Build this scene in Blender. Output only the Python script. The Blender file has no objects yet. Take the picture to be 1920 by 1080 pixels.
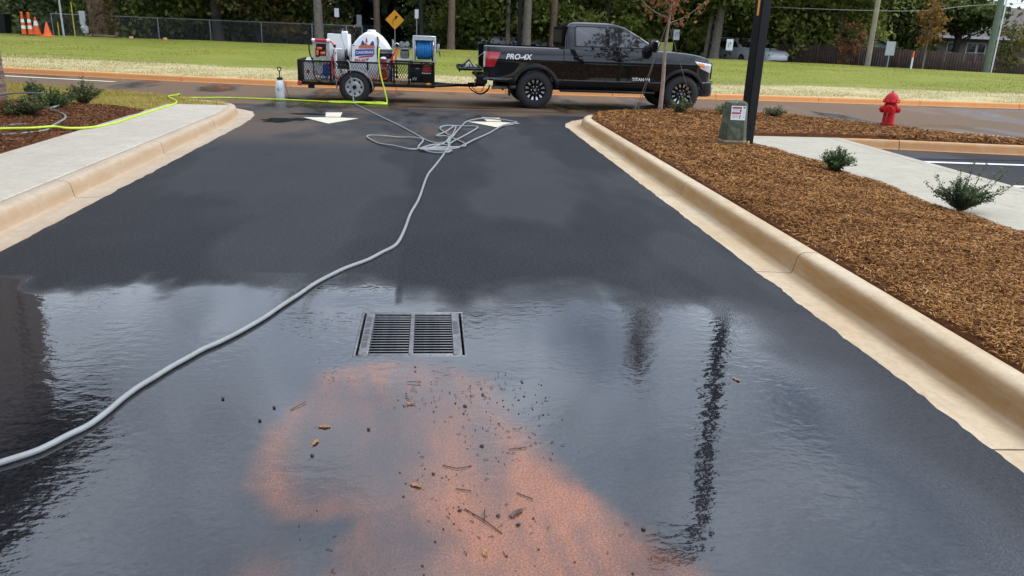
import bpy, math, random
import numpy as np
from mathutils import Vector, Matrix

rng = np.random.default_rng(7)
random.seed(7)
sc = bpy.context.scene
col = sc.collection
R = math.radians

# ------------------------------------------------------------------ camera
CAM_H = 1.75
pitch, roll, yaw = R(18.3), R(2.1), R(6.2)
fwd = Vector((math.sin(yaw) * math.cos(pitch), math.cos(yaw) * math.cos(pitch), -math.sin(pitch)))
rt0 = Vector((math.cos(yaw), -math.sin(yaw), 0))
up0 = rt0.cross(fwd)
rt = rt0 * math.cos(roll) + up0 * math.sin(roll)
up = up0 * math.cos(roll) - rt0 * math.sin(roll)
cd = bpy.data.cameras.new('camera')
cam = bpy.data.objects.new('camera', cd)
col.objects.link(cam)
m = Matrix((rt, up, -fwd)).transposed().to_4x4()
m.translation = (0, 0, CAM_H)
cam.matrix_world = m
cd.sensor_width = 36
cd.lens = 36 * 1472 / 1920
cd.clip_end = 2000
sc.camera = cam

# ------------------------------------------------------------------ sky, sun, exposure
SUN_EL, SUN_AZ = R(50), R(92)          # azimuth from +Y (ahead) towards +X (right)
w = bpy.data.worlds.new('World')
sc.world = w
w.use_nodes = True
nt = w.node_tree
nt.nodes.clear()
def wn(t, **k):
    n = nt.nodes.new(t)
    for a, b in k.items():
        setattr(n, a, b)
    return n
out = wn('ShaderNodeOutputWorld')
bg = wn('ShaderNodeBackground')
bg.inputs['Strength'].default_value = 0.12
sky = wn('ShaderNodeTexSky', sky_type='NISHITA', sun_disc=False, sun_elevation=SUN_EL, sun_rotation=SUN_AZ)
sky.air_density = 1.0
sky.dust_density = 1.2
tc = wn('ShaderNodeTexCoord')
sep = wn('ShaderNodeSeparateXYZ')
nt.links.new(tc.outputs['Generated'], sep.inputs[0])
addz = wn('ShaderNodeMath', operation='ADD'); addz.inputs[1].default_value = 0.22
absz = wn('ShaderNodeMath', operation='ABSOLUTE')
nt.links.new(sep.outputs[2], absz.inputs[0])
nt.links.new(absz.outputs[0], addz.inputs[0])
dx = wn('ShaderNodeMath', operation='DIVIDE'); dy = wn('ShaderNodeMath', operation='DIVIDE')
nt.links.new(sep.outputs[0], dx.inputs[0]); nt.links.new(addz.outputs[0], dx.inputs[1])
nt.links.new(sep.outputs[1], dy.inputs[0]); nt.links.new(addz.outputs[0], dy.inputs[1])
cmb = wn('ShaderNodeCombineXYZ')
nt.links.new(dx.outputs[0], cmb.inputs[0]); nt.links.new(dy.outputs[0], cmb.inputs[1])
cn = wn('ShaderNodeTexNoise')
cn.inputs['Scale'].default_value = 1.25; cn.inputs['Detail'].default_value = 7; cn.inputs['Roughness'].default_value = .55
cn.inputs['Distortion'].default_value = .3
nt.links.new(cmb.outputs[0], cn.inputs['Vector'])
cr = wn('ShaderNodeValToRGB')
cr.color_ramp.elements[0].position = .30; cr.color_ramp.elements[1].position = .52
nt.links.new(cn.outputs['Fac'], cr.inputs[0])
cn2 = wn('ShaderNodeTexNoise')
cn2.inputs['Scale'].default_value = 2.1; cn2.inputs['Detail'].default_value = 5
nt.links.new(cmb.outputs[0], cn2.inputs['Vector'])
cc = wn('ShaderNodeValToRGB')
cc.color_ramp.elements[0].position = .3; cc.color_ramp.elements[0].color = (9.0, 10.9, 14.4, 1)
cc.color_ramp.elements[1].position = .7; cc.color_ramp.elements[1].color = (21, 23.2, 26.6, 1)
nt.links.new(cn2.outputs['Fac'], cc.inputs[0])
mx = wn('ShaderNodeMix', data_type='RGBA')
nt.links.new(cr.outputs['Color'], mx.inputs['Factor'])
nt.links.new(sky.outputs[0], mx.inputs['A']); nt.links.new(cc.outputs['Color'], mx.inputs['B'])
# cloud brightens towards the veiled sun
gd_ = wn('ShaderNodeVectorMath', operation='DOT_PRODUCT')
nt.links.new(tc.outputs['Generated'], gd_.inputs[0])
gd_.inputs[1].default_value = (math.sin(SUN_AZ) * math.cos(SUN_EL), math.cos(SUN_AZ) * math.cos(SUN_EL), math.sin(SUN_EL))
gr_ = wn('ShaderNodeMapRange'); gr_.inputs['From Min'].default_value = -.2; gr_.inputs['From Max'].default_value = 1.0
gr_.inputs['To Min'].default_value = 1.0; gr_.inputs['To Max'].default_value = 1.7
nt.links.new(gd_.outputs['Value'], gr_.inputs['Value'])
sc_ = wn('ShaderNodeVectorMath', operation='SCALE')
nt.links.new(mx.outputs['Result'], sc_.inputs[0]); nt.links.new(gr_.outputs['Result'], sc_.inputs['Scale'])
nt.links.new(sc_.outputs['Vector'], bg.inputs['Color'])
nt.links.new(bg.outputs[0], out.inputs[0])

sl = bpy.data.lights.new('sun', 'SUN')
sl.energy = 2.6
sl.angle = R(22)
sl.color = (1, .90, .76)
sun = bpy.data.objects.new('sun', sl)
col.objects.link(sun)
sd = Vector((math.sin(SUN_AZ) * math.cos(SUN_EL), math.cos(SUN_AZ) * math.cos(SUN_EL), math.sin(SUN_EL)))
sun.rotation_euler = sd.to_track_quat('Z', 'Y').to_euler()
sun.location = sd * 60

sc.view_settings.view_transform = 'Standard'
sc.view_settings.look = 'None'
sc.view_settings.exposure = -0.72
sc.view_settings.gamma = 1

# ------------------------------------------------------------------ helpers: properties
def tag(o, label=None, cat=None, group=None, kind=None):
    if label: o['label'] = label
    if cat: o['category'] = cat
    if group: o['group'] = group
    if kind: o['kind'] = kind
    return o

def empty(name, loc=(0, 0, 0), rz=0):
    o = bpy.data.objects.new(name, None)
    o.empty_display_size = .1
    o.location = loc
    o.rotation_euler = (0, 0, rz)
    col.objects.link(o)
    return o

def thing(name, label, cat, loc=(0, 0, 0), rz=0, group=None):
    return tag(empty(name, loc, rz), label, cat, group)

def copy_tree(o, parent=None):
    c = o.copy()
    for k in ('label',):
        pass
    col.objects.link(c)
    c.parent = parent
    for ch in list(o.children):
        copy_tree(ch, c)
    return c

# ------------------------------------------------------------------ helpers: materials
def new_mat(name):
    m = bpy.data.materials.new(name)
    m.use_nodes = True
    t = m.node_tree
    return m, t, t.nodes['Principled BSDF']

def N(t, typ, inp=None, **k):
    n = t.nodes.new(typ)
    for a, b in k.items():
        setattr(n, a, b)
    if inp:
        for a, b in inp.items():
            if hasattr(b, 'is_output') or isinstance(b, bpy.types.NodeSocket):
                t.links.new(b, n.inputs[a])
            else:
                n.inputs[a].default_value = b
    return n

def c4(c): return (c[0], c[1], c[2], 1)
def scl(c, f): return tuple(min(1, max(0, v * f)) for v in c)

def ramp(t, fac, stops):
    r = t.nodes.new('ShaderNodeValToRGB')
    e = r.color_ramp.elements
    while len(e) < len(stops):
        e.new(.5)
    for i, (p, c) in enumerate(stops):
        e[i].position = p
        e[i].color = c4(c) if not isinstance(c, (int, float)) else (c, c, c, 1)
    t.links.new(fac, r.inputs[0])
    return r.outputs['Color']

def mixc(t, fac, a, b, blend='MIX'):
    n = t.nodes.new('ShaderNodeMix')
    n.data_type = 'RGBA'
    n.blend_type = blend
    for s, v in (('Factor', fac), ('A', a), ('B', b)):
        if isinstance(v, bpy.types.NodeSocket): t.links.new(v, n.inputs[s])
        elif isinstance(v, (int, float)): n.inputs[s].default_value = v if s == 'Factor' else (v, v, v, 1)
        else: n.inputs[s].default_value = c4(v)
    return n.outputs['Result']

def mth(t, op, a, b=None, clamp=False):
    n = t.nodes.new('ShaderNodeMath')
    n.operation = op
    n.use_clamp = clamp
    for i, v in enumerate((a, b)):
        if v is None: continue
        if isinstance(v, bpy.types.NodeSocket): t.links.new(v, n.inputs[i])
        else: n.inputs[i].default_value = v
    return n.outputs[0]

def coords(t, which='Object', scale=(1, 1, 1)):
    c = t.nodes.new('ShaderNodeTexCoord')
    if scale == (1, 1, 1): return c.outputs[which]
    mp = t.nodes.new('ShaderNodeMapping')
    mp.inputs['Scale'].default_value = scale
    t.links.new(c.outputs[which], mp.inputs[0])
    return mp.outputs[0]

def noise(t, vec, scale, detail=4, rough=.5, dist=0):
    n = t.nodes.new('ShaderNodeTexNoise')
    n.inputs['Scale'].default_value = scale
    n.inputs['Detail'].default_value = detail
    n.inputs['Roughness'].default_value = rough
    n.inputs['Distortion'].default_value = dist
    t.links.new(vec, n.inputs['Vector'])
    return n.outputs['Fac']

def bump(t, p, height, strength, dist, sock='Normal'):
    b = t.nodes.new('ShaderNodeBump')
    b.inputs['Strength'].default_value = strength
    b.inputs['Distance'].default_value = dist
    t.links.new(height, b.inputs['Height'])
    if p is not None:
        t.links.new(b.outputs[0], p.inputs[sock])
    return b

_mc = {}
def pm(name, c, rough=.5, metal=0, var=.12, scale=6, bstr=0, bscale=60, coat=0, spec=.5, dirt=None, dirt_amt=.4, trans=0):
    """plain procedural material: base colour with noise variation, optional dirt and relief"""
    if name in _mc: return _mc[name]
    m, t, p = new_mat(name)
    v = coords(t)
    nf = noise(t, v, scale, 5, .6)
    f = ramp(t, nf, [(.3, 0.0), (.7, 1.0)])
    cc_ = mixc(t, f, scl(c, 1 - var), scl(c, 1 + var))
    if dirt:
        n2 = noise(t, v, scale * 2.3, 6, .65, .4)
        d = ramp(t, n2, [(.5, 0.0), (.72, dirt_amt)])
        cc_ = mixc(t, d, cc_, dirt)
    t.links.new(cc_, p.inputs['Base Color'])
    rv = ramp(t, nf, [(.2, max(0, rough - .08)), (.8, min(1, rough + .08))])
    t.links.new(rv, p.inputs['Roughness'])
    p.inputs['Metallic'].default_value = metal
    p.inputs['Specular IOR Level'].default_value = spec
    if coat:
        p.inputs['Coat Weight'].default_value = coat
        p.inputs['Coat Roughness'].default_value = .03
    if trans:
        p.inputs['Subsurface Weight'].default_value = trans
        p.inputs['Subsurface Radius'].default_value = (.05, .05, .05)
    if bstr:
        bump(t, p, noise(t, v, bscale, 4, .6), bstr, .01)
    _mc[name] = m
    return m

def leaf_mat(name, stops, transl=.35, rough=.55):
    m, t, p = new_mat(name)
    a = t.nodes.new('ShaderNodeAttribute'); a.attribute_name = 'rnd'
    c = ramp(t, a.outputs['Fac'], stops)
    t.links.new(c, p.inputs['Base Color'])
    p.inputs['Roughness'].default_value = rough
    p.inputs['Specular IOR Level'].default_value = .3
    tr = t.nodes.new('ShaderNodeBsdfTranslucent')
    t.links.new(c, tr.inputs['Color'])
    mxs = t.nodes.new('ShaderNodeMixShader')
    mxs.inputs[0].default_value = transl
    t.links.new(p.outputs[0], mxs.inputs[1]); t.links.new(tr.outputs[0], mxs.inputs[2])
    t.links.new(mxs.outputs[0], t.nodes['Material Output'].inputs['Surface'])
    return m

# ------------------------------------------------------------------ helpers: meshes
class MB:
    def __init__(s): s.v = []; s.f = []
    def add(s, vs, fs, M=None):
        o = len(s.v)
        for p in vs:
            s.v.append(tuple(M @ Vector(p)) if M is not None else tuple(p))
        s.f += [tuple(o + i for i in f) for f in fs]
        return s
    def box(s, x0, x1, y0, y1, z0, z1, M=None):
        return s.add([(x0, y0, z0), (x1, y0, z0), (x1, y1, z0), (x0, y1, z0), (x0, y0, z1), (x1, y0, z1), (x1, y1, z1), (x0, y1, z1)],
                     [(0, 3, 2, 1), (4, 5, 6, 7), (0, 1, 5, 4), (1, 2, 6, 5), (2, 3, 7, 6), (3, 0, 4, 7)], M)
    def bbox(s, x0, x1, y0, y1, z0, z1, b=.01, M=None):
        """box with chamfered edges"""
        vs = []; 
        X = (x0, x1); Y = (y0, y1); Z = (z0, z1)
        idx = {}
        for i in (0, 1):
            for j in (0, 1):
                for k in (0, 1):
                    sx, sy, sz = (1 - 2 * i), (1 - 2 * j), (1 - 2 * k)
                    for a in range(3):
                        p = [X[i] + sx * b, Y[j] + sy * b, Z[k] + sz * b]
                        p[a] = (X[i], Y[j], Z[k])[a]
                        idx[(i, j, k, a)] = len(vs); vs.append(p)
        F = []
        for i in (0, 1):
            q = [idx[(i, 0, 0, 0)], idx[(i, 1, 0, 0)], idx[(i, 1, 1, 0)], idx[(i, 0, 1, 0)]]
            F.append(q if i else q[::-1])
            q = [idx[(0, i, 0, 1)], idx[(0, i, 1, 1)], idx[(1, i, 1, 1)], idx[(1, i, 0, 1)]]
            F.append(q if i else q[::-1])
            q = [idx[(0, 0, i, 2)], idx[(1, 0, i, 2)], idx[(1, 1, i, 2)], idx[(0, 1, i, 2)]]
            F.append(q if i else q[::-1])
        for i in (0, 1):
            for j in (0, 1):
                F.append([idx[(i, j, 0, 0)], idx[(i, j, 0, 1)], idx[(i, j, 1, 1)], idx[(i, j, 1, 0)]])
                F.append([idx[(i, 0, j, 0)], idx[(i, 0, j, 2)], idx[(i, 1, j, 2)], idx[(i, 1, j, 0)]])
                F.append([idx[(0, i, j, 1)], idx[(0, i, j, 2)], idx[(1, i, j, 2)], idx[(1, i, j, 1)]])
                for k in (0, 1):
                    F.append([idx[(i, j, k, 0)], idx[(i, j, k, 1)], idx[(i, j, k, 2)]])
        return s.add(vs, F, M)
    def ring(s, rings, cap=True, closed=True):
        n = len(rings[0]); o = len(s.v)
        for r_ in rings: s.v += [tuple(p) for p in r_]
        for i in range(len(rings) - 1):
            for j in range(n if closed else n - 1):
                a = o + i * n + j; b = o + i * n + (j + 1) % n
                s.f.append((a, b, b + n, a + n))
        if cap and closed:
            s.f.append(tuple(o + j for j in range(n))[::-1])
            s.f.append(tuple(o + (len(rings) - 1) * n + j for j in range(n)))
        return s
    def tube(s, path, r, n=8, cap=True, flat=1.0):
        P = [Vector(p) for p in path]
        rs = r if isinstance(r, (list, tuple)) else [r] * len(P)
        rings = []
        ref = None
        for i, p in enumerate(P):
            d = (P[min(i + 1, len(P) - 1)] - P[max(i - 1, 0)])
            if d.length < 1e-9: d = Vector((0, 0, 1))
            d.normalize()
            if ref is None:
                ref = Vector((0, 0, 1)) if abs(d.z) < .9 else Vector((1, 0, 0))
            a = ref - d * ref.dot(d)
            if a.length < 1e-4:
                a = Vector((1, 0, 0)) - d * d.x
                if a.length < 1e-4: a = Vector((0, 1, 0)) - d * d.y
            a.normalize(); ref = a
            b = d.cross(a)
            rings.append([p + (a * math.cos(2 * math.pi * k / n) * flat + b * math.sin(2 * math.pi * k / n)) * rs[i] for k in range(n)])
        return s.ring(rings, cap)
    def cyl(s, p0, p1, r0, r1=None, n=16):
        return s.tube([p0, p1], [r0, r0 if r1 is None else r1], n)
    def lathe(s, prof, n=24, M=None, cap=False):
        rings = [[(r * math.cos(2 * math.pi * k / n), r * math.sin(2 * math.pi * k / n), z) for k in range(n)] for r, z in prof]
        if M is not None: rings = [[M @ Vector(p) for p in q] for q in rings]
        return s.ring(rings, cap)
    def prism(s, poly, d0, d1, plane='xz', M=None):
        n = len(poly)
        def P(a, b, d): return {'xz': (a, d, b), 'xy': (a, b, d), 'yz': (d, a, b)}[plane]
        vs = [P(a, b, d0) for a, b in poly] + [P(a, b, d1) for a, b in poly]
        fs = [tuple(range(n)), tuple(range(n, 2 * n))[::-1]] + [(i, i + n, (i + 1) % n + n, (i + 1) % n) for i in range(n)]
        return s.add(vs, fs, M)
    def ball(s, c, r, nu=12, nv=8):
        rr = r if isinstance(r, (tuple, list)) else (r, r, r)
        rings = []
        for i in range(nv + 1):
            a = math.pi * (i + .02 if i == 0 else (i - .02 if i == nv else i)) / nv
            rings.append([(c[0] + rr[0] * math.sin(a) * math.cos(2 * math.pi * k / nu), c[1] + rr[1] * math.sin(a) * math.sin(2 * math.pi * k / nu), c[2] - rr[2] * math.cos(a)) for k in range(nu)])
        return s.ring(rings)
    def build(s, name, mat, parent=None, smooth=40, kind=None):
        me = bpy.data.meshes.new(name)
        me.from_pydata(s.v, [], s.f)
        me.validate()
        fix_normals(me)
        if smooth:
            me.polygons.foreach_set('use_smooth', [True] * len(me.polygons))
            me.set_sharp_from_angle(angle=R(smooth))
        me.materials.append(mat)
        o = bpy.data.objects.new(name, me)
        o.parent = parent
        col.objects.link(o)
        if kind: o['kind'] = kind
        return o

def fix_normals(me):
    import bmesh
    b = bmesh.new(); b.from_mesh(me)
    bmesh.ops.recalc_face_normals(b, faces=b.faces)
    b.to_mesh(me); b.free()

def smooth_path(pts, sub=4):
    P = [Vector(p) for p in pts]
    o = []
    for i in range(len(P) - 1):
        p0 = P[max(i - 1, 0)]; p1 = P[i]; p2 = P[i + 1]; p3 = P[min(i + 2, len(P) - 1)]
        for k in range(sub):
            t = k / sub
            o.append(.5 * ((2 * p1) + (p2 - p0) * t + (2 * p0 - 5 * p1 + 4 * p2 - p3) * t * t + (3 * p1 - p0 - 3 * p2 + p3) * t ** 3))
    o.append(P[-1])
    return o

def np_mesh(name, V, F, mat, parent=None, attrs=None, smooth=False, kind=None, face_attrs=None):
    """V (n,3) float, F (m,k) int, all faces of k corners"""
    V = np.asarray(V, np.float32); F = np.asarray(F, np.int32)
    me = bpy.data.meshes.new(name)
    k = F.shape[1]
    me.vertices.add(len(V)); me.vertices.foreach_set('co', V.ravel())
    me.loops.add(F.size); me.loops.foreach_set('vertex_index', F.ravel())
    me.polygons.add(len(F))
    me.polygons.foreach_set('loop_start', np.arange(0, F.size, k, dtype=np.int32))
    me.polygons.foreach_set('loop_total', np.full(len(F), k, np.int32))
    if smooth: me.polygons.foreach_set('use_smooth', np.ones(len(F), bool))
    me.update(calc_edges=True)
    for n_, a in (attrs or {}).items():
        at = me.attributes.new(n_, 'FLOAT', 'POINT'); at.data.foreach_set('value', np.asarray(a, np.float32))
    for n_, a in (face_attrs or {}).items():
        at = me.attributes.new(n_, 'FLOAT', 'FACE'); at.data.foreach_set('value', np.asarray(a, np.float32))
    me.materials.append(mat)
    o = bpy.data.objects.new(name, me)
    o.parent = parent
    col.objects.link(o)
    if kind: o['kind'] = kind
    return o

def grid_faces(nr, nc):
    i = np.arange(nr - 1)[:, None] * nc + np.arange(nc - 1)[None, :]
    i = i.ravel()
    return np.stack([i, i + 1, i + nc + 1, i + nc], 1)

def unit(a): return a / np.maximum(np.linalg.norm(a, axis=1, keepdims=True), 1e-9)

def leaves(name, C, S, mat, parent=None, rnd=None, aspect=.5, flatness=0., kind=None):
    C = np.asarray(C, float); n = len(C)
    S = np.broadcast_to(np.asarray(S, float), (n,))[:, None]
    nrm = rng.normal(size=(n, 3)); nrm[:, 2] = nrm[:, 2] + flatness * np.sign(nrm[:, 2] + 1e-6)
    nrm = unit(nrm)
    a = unit(np.cross(nrm, rng.normal(size=(n, 3))))
    b = np.cross(nrm, a)
    fold = nrm * S * .18
    V = np.stack([C - a * S, C + b * S * aspect + fold, C + a * S, C - b * S * aspect + fold], 1).reshape(-1, 3)
    F = np.arange(4 * n).reshape(n, 4)
    if rnd is None: rnd = rng.random(n)
    return np_mesh(name, V, F, mat, parent, face_attrs={'rnd': rnd}, kind=kind)

def vnoise(x, y, seed=0):
    """cheap smooth value noise, numpy arrays in, 0..1 out"""
    xi = np.floor(x).astype(int); yi = np.floor(y).astype(int)
    xf = x - xi; yf = y - yi
    def h(a, b):
        q = np.sin(a * 127.1 + b * 311.7 + seed * 74.7) * 43758.5453
        return q - np.floor(q)
    u = xf * xf * (3 - 2 * xf); v = yf * yf * (3 - 2 * yf)
    return (h(xi, yi) * (1 - u) + h(xi + 1, yi) * u) * (1 - v) + (h(xi, yi + 1) * (1 - u) + h(xi + 1, yi + 1) * u) * v
def fbm(x, y, seed=0, o=4):
    s = 0; a = .5; t = 0
    for i in range(o):
        s = s + a * vnoise(x * 2 ** i, y * 2 ** i, seed + i); t += a; a *= .5
    return s / t
def sstep(a, b, x):
    t = np.clip((x - a) / (b - a), 0, 1)
    return t * t * (3 - 2 * t)
def seg_dist(x, y, path):
    d = np.full(np.shape(x), 1e9)
    for (x0, y0), (x1, y1) in zip(path[:-1], path[1:]):
        ax, ay = x1 - x0, y1 - y0
        t = np.clip(((x - x0) * ax + (y - y0) * ay) / (ax * ax + ay * ay + 1e-12), 0, 1)
        d = np.minimum(d, np.hypot(x - x0 - ax * t, y - y0 - ay * t))
    return d

def text_mesh(name, body, size, mat, parent, M, depth=.002, shear=0, bold=.0, align='LEFT'):
    cu = bpy.data.curves.new(name, 'FONT')
    cu.body = body; cu.size = size; cu.extrude = depth; cu.shear = shear; cu.offset = bold; cu.align_x = align
    cu.resolution_u = 3
    o = bpy.data.objects.new(name + '_src', cu)
    col.objects.link(o)
    dg = bpy.context.evaluated_depsgraph_get()
    me = bpy.data.meshes.new_from_object(o.evaluated_get(dg))
    bpy.data.objects.remove(o); bpy.data.curves.remove(cu)
    me.name = name
    me.transform(M)
    me.materials.clear(); me.materials.append(mat)
    q = bpy.data.objects.new(name, me)
    q.parent = parent
    col.objects.link(q)
    return q
FACE_CAM = Matrix.Rotation(R(90), 4, 'X')      # text standing up, read from -Y
def at(x, y, z): return Matrix.Translation((x, y, z))

def boolean_cut(o, cutters):
    for c in cutters:
        md = o.modifiers.new('b', 'BOOLEAN'); md.operation = 'DIFFERENCE'; md.object = c; md.solver = 'EXACT'
    dg = bpy.context.evaluated_depsgraph_get()
    me = bpy.data.meshes.new_from_object(o.evaluated_get(dg))
    o.modifiers.clear()
    mats = [m for m in o.data.materials]
    o.data = me
    me.materials.clear()
    for m_ in mats: me.materials.append(m_)
    for p in me.polygons: p.material_index = 0
    for c in cutters: bpy.data.objects.remove(c)
    me.polygons.foreach_set('use_smooth', [True] * len(me.polygons))
    me.set_sharp_from_angle(angle=R(32))
    return o

# ================================================================== SETTING
# ------------------------------------------------------------------ ground materials
def asphalt_material():
    m, t, p = new_mat('asphalt')
    def attr(n):
        a = t.nodes.new('ShaderNodeAttribute'); a.attribute_name = n; return a.outputs['Fac']
    wet, mud, dust = attr('wet'), attr('mud'), attr('dust')
    v = coords(t)
    vor = t.nodes.new('ShaderNodeTexVoronoi'); vor.inputs['Scale'].default_value = 95
    t.links.new(v, vor.inputs['Vector'])
    fine = noise(t, v, 140, 3, .7)
    big = noise(t, v, .9, 3, .6)
    mid = noise(t, v, 11, 4, .75)
    base = mixc(t, ramp(t, fine, [(.35, 0.), (.75, 1.)]), (.009, .0095, .012), (.034, .035, .040))
    base = mixc(t, ramp(t, mid, [(.35, 0.), (.7, .5)]), base, (.014, .015, .018))
    base = mixc(t, ramp(t, big, [(.4, 0.), (.75, .35)]), base, (.034, .034, .037))
    gn = ramp(t, noise(t, v, 42, 3, .85), [(.34, .35), (.66, 1.75)])
    base = mixc(t, 1., base, gn, 'MULTIPLY')
    # stone chips showing in the binder
    chip = ramp(t, vor.outputs['Distance'], [(.05, 1.), (.28, 0.)])
    sel = t.nodes.new('ShaderNodeSeparateColor'); t.links.new(vor.outputs['Color'], sel.inputs[0])
    chip = mth(t, 'MULTIPLY', chip, ramp(t, sel.outputs[0], [(.72, 0.), (.85, .55)]))
    base = mixc(t, chip, base, (.13, .125, .12))
    wetc = mixc(t, 1., base, (.62, .62, .64), 'MULTIPLY')
    base = mixc(t, wet, base, wetc)
    # clay dust and sediment, broken up by grain
    dn = mth(t, 'MULTIPLY', dust, ramp(t, mid, [(.2, .55), (.7, 1.)]))
    base = mixc(t, dn, base, (.195, .122, .068))
    gr = ramp(t, noise(t, v, 110, 2, .7), [(.30, .55), (.64, 1.15)])
    md = mth(t, 'MULTIPLY', mud, gr)
    base = mixc(t, md, base, mixc(t, mid, (.30, .122, .066), (.42, .182, .108)))
    t.links.new(base, p.inputs['Base Color'])
    t.links.new(mth(t, 'SUBTRACT', .82, mth(t, 'MULTIPLY', wet, .22)), p.inputs['Roughness'])
    t.links.new(mth(t, 'MULTIPLY', mth(t, 'SUBTRACT', 1., wet), .20), p.inputs['Specular IOR Level'])
    h = mth(t, 'ADD', mth(t, 'MULTIPLY', vor.outputs['Distance'], .7), mth(t, 'MULTIPLY', fine, .6))
    bump(t, p, h, .85, .007)
    # water film
    t.links.new(mth(t, 'MULTIPLY', mth(t, 'POWER', wet, 1.3), mth(t, 'SUBTRACT', 1., mth(t, 'MULTIPLY', mud, .6))), p.inputs['Coat Weight'])
    p.inputs['Coat IOR'].default_value = 1.7
    gl = t.nodes.new('ShaderNodeMapRange'); gl.interpolation_type = 'SMOOTHSTEP'
    gl.inputs['From Min'].default_value = .45; gl.inputs['From Max'].default_value = .95
    gl.inputs['To Min'].default_value = .42; gl.inputs['To Max'].default_value = .008
    t.links.new(wet, gl.inputs['Value'])
    t.links.new(gl.outputs['Result'], p.inputs['Coat Roughness'])
    vs = coords(t, 'Object', (1.0, 1.5, 1))
    r1 = noise(t, vs, 11, 1.4, .5, .4)
    r2 = noise(t, coords(t, 'Object', (1, 1.6, 1)), 34, 1, .5, .3)
    calm = ramp(t, noise(t, v, .9, 1, .5), [(.36, .16), (.60, 1.2)])
    rh = mth(t, 'MULTIPLY', mth(t, 'ADD', r1, mth(t, 'MULTIPLY', r2, .22)), calm)
    b = bump(t, None, rh, .070, .02)
    # where the film is thin the stones break the surface
    b2 = t.nodes.new('ShaderNodeBump'); b2.inputs['Distance'].default_value = .004
    t.links.new(h, b2.inputs['Height'])
    t.links.new(mth(t, 'MULTIPLY', mth(t, 'SUBTRACT', 1.02, wet), .9), b2.inputs['Strength'])
    t.links.new(b.outputs[0], b2.inputs['Normal'])
    t.links.new(b2.outputs[0], p.inputs['Coat Normal'])
    return m
M_ASPH = asphalt_material()

def concrete_material(name, c, stain, stain_amt=.5, gutter=False):
    m, t, p = new_mat(name)
    v = coords(t)
    a = noise(t, v, 2.2, 6, .65, .3)
    b = noise(t, v, 22, 5, .7)
    f = noise(t, v, 240, 3, .7)
    cc_ = mixc(t, ramp(t, a, [(.3, 0.), (.7, 1.)]), scl(c, .88), scl(c, 1.07))
    cc_ = mixc(t, ramp(t, b, [(.42, 0.), (.72, .55)]), cc_, scl(c, .66))
    cc_ = mixc(t, ramp(t, noise(t, v, 6, 4, .75), [(.5, 0.), (.72, .5)]), cc_, scl(c, .62))
    st = ramp(t, noise(t, coords(t, 'Object', (2.2, .5, 3)), 1.6, 6, .7, .6), [(.38, 0.), (.68, stain_amt * 1.3)])
    cc_ = mixc(t, st, cc_, stain)
    pores = ramp(t, f, [(.30, .6), (.44, 0.)])
    cc_ = mixc(t, pores, cc_, scl(c, .55))
    if gutter:
        at_ = t.nodes.new('ShaderNodeAttribute'); at_.attribute_name = 'clay'
        g = mth(t, 'MULTIPLY', at_.outputs['Fac'], ramp(t, noise(t, coords(t, 'Object', (3, .6, 3)), 2.5, 5, .7), [(.25, .35), (.65, 1.)]))
        cc_ = mixc(t, g, cc_, stain)
        wa = t.nodes.new('ShaderNodeAttribute'); wa.attribute_name = 'wet'
        cc_ = mixc(t, wa.outputs['Fac'], cc_, mixc(t, 1., cc_, (.72, .66, .58), 'MULTIPLY'))
        t.links.new(mth(t, 'MULTIPLY', wa.outputs['Fac'], .7), p.inputs['Coat Weight'])
        p.inputs['Coat Roughness'].default_value = .12
        p.inputs['Coat IOR'].default_value = 1.33
    t.links.new(cc_, p.inputs['Base Color'])
    p.inputs['Roughness'].default_value = .85
    p.inputs['Specular IOR Level'].default_value = .3
    bump(t, p, mth(t, 'ADD', mth(t, 'MULTIPLY', f, .7), b), .35, .004)
    return m
M_KERB = concrete_material('kerb_concrete', (.60, .49, .34), (.40, .22, .075), .38, True)
M_KERB_L = concrete_material('kerb_concrete_pale', (.52, .435, .33), (.40, .26, .14), .30, True)
M_KERB_FAR = concrete_material('kerb_clay_stained', (.74, .42, .185), (.64, .27, .09), .6, True)
M_KERB_LOT = concrete_material('kerb_concrete_lot', (.55, .40, .24), (.46, .21, .075), .55, True)
M_WALK = concrete_material('sidewalk_concrete', (.525, .475, .39), (.45, .38, .29), .22)
M_WALK_R = concrete_material('sidewalk_concrete_grey', (.455, .415, .325), (.40, .35, .27), .16)

def soil_material(name, a, b, sc_=9, bs=.6):
    m, t, p = new_mat(name)
    v = coords(t)
    n1 = noise(t, v, sc_, 7, .7, .5)
    c = ramp(t, n1, [(.25, a), (.7, b)])
    c = mixc(t, ramp(t, noise(t, v, 70, 4, .7), [(.3, .5), (.6, 0.)]), c, scl(a, .45))
    t.links.new(c, p.inputs['Base Color'])
    p.inputs['Roughness'].default_value = .95
    p.inputs['Specular IOR Level'].default_value = .15
    bump(t, p, noise(t, v, 55, 5, .75), bs, .02)
    return m
M_MULCH_BED = soil_material('mulch_soil', (.075, .028, .010), (.16, .060, .020))
M_MULCH_BED_L = soil_material('mulch_soil_red', (.09, .036, .015), (.17, .07, .03))
M_WOODS_FLOOR = soil_material('woods_floor', (.03, .022, .012), (.07, .045, .022), 1.5)

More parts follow.
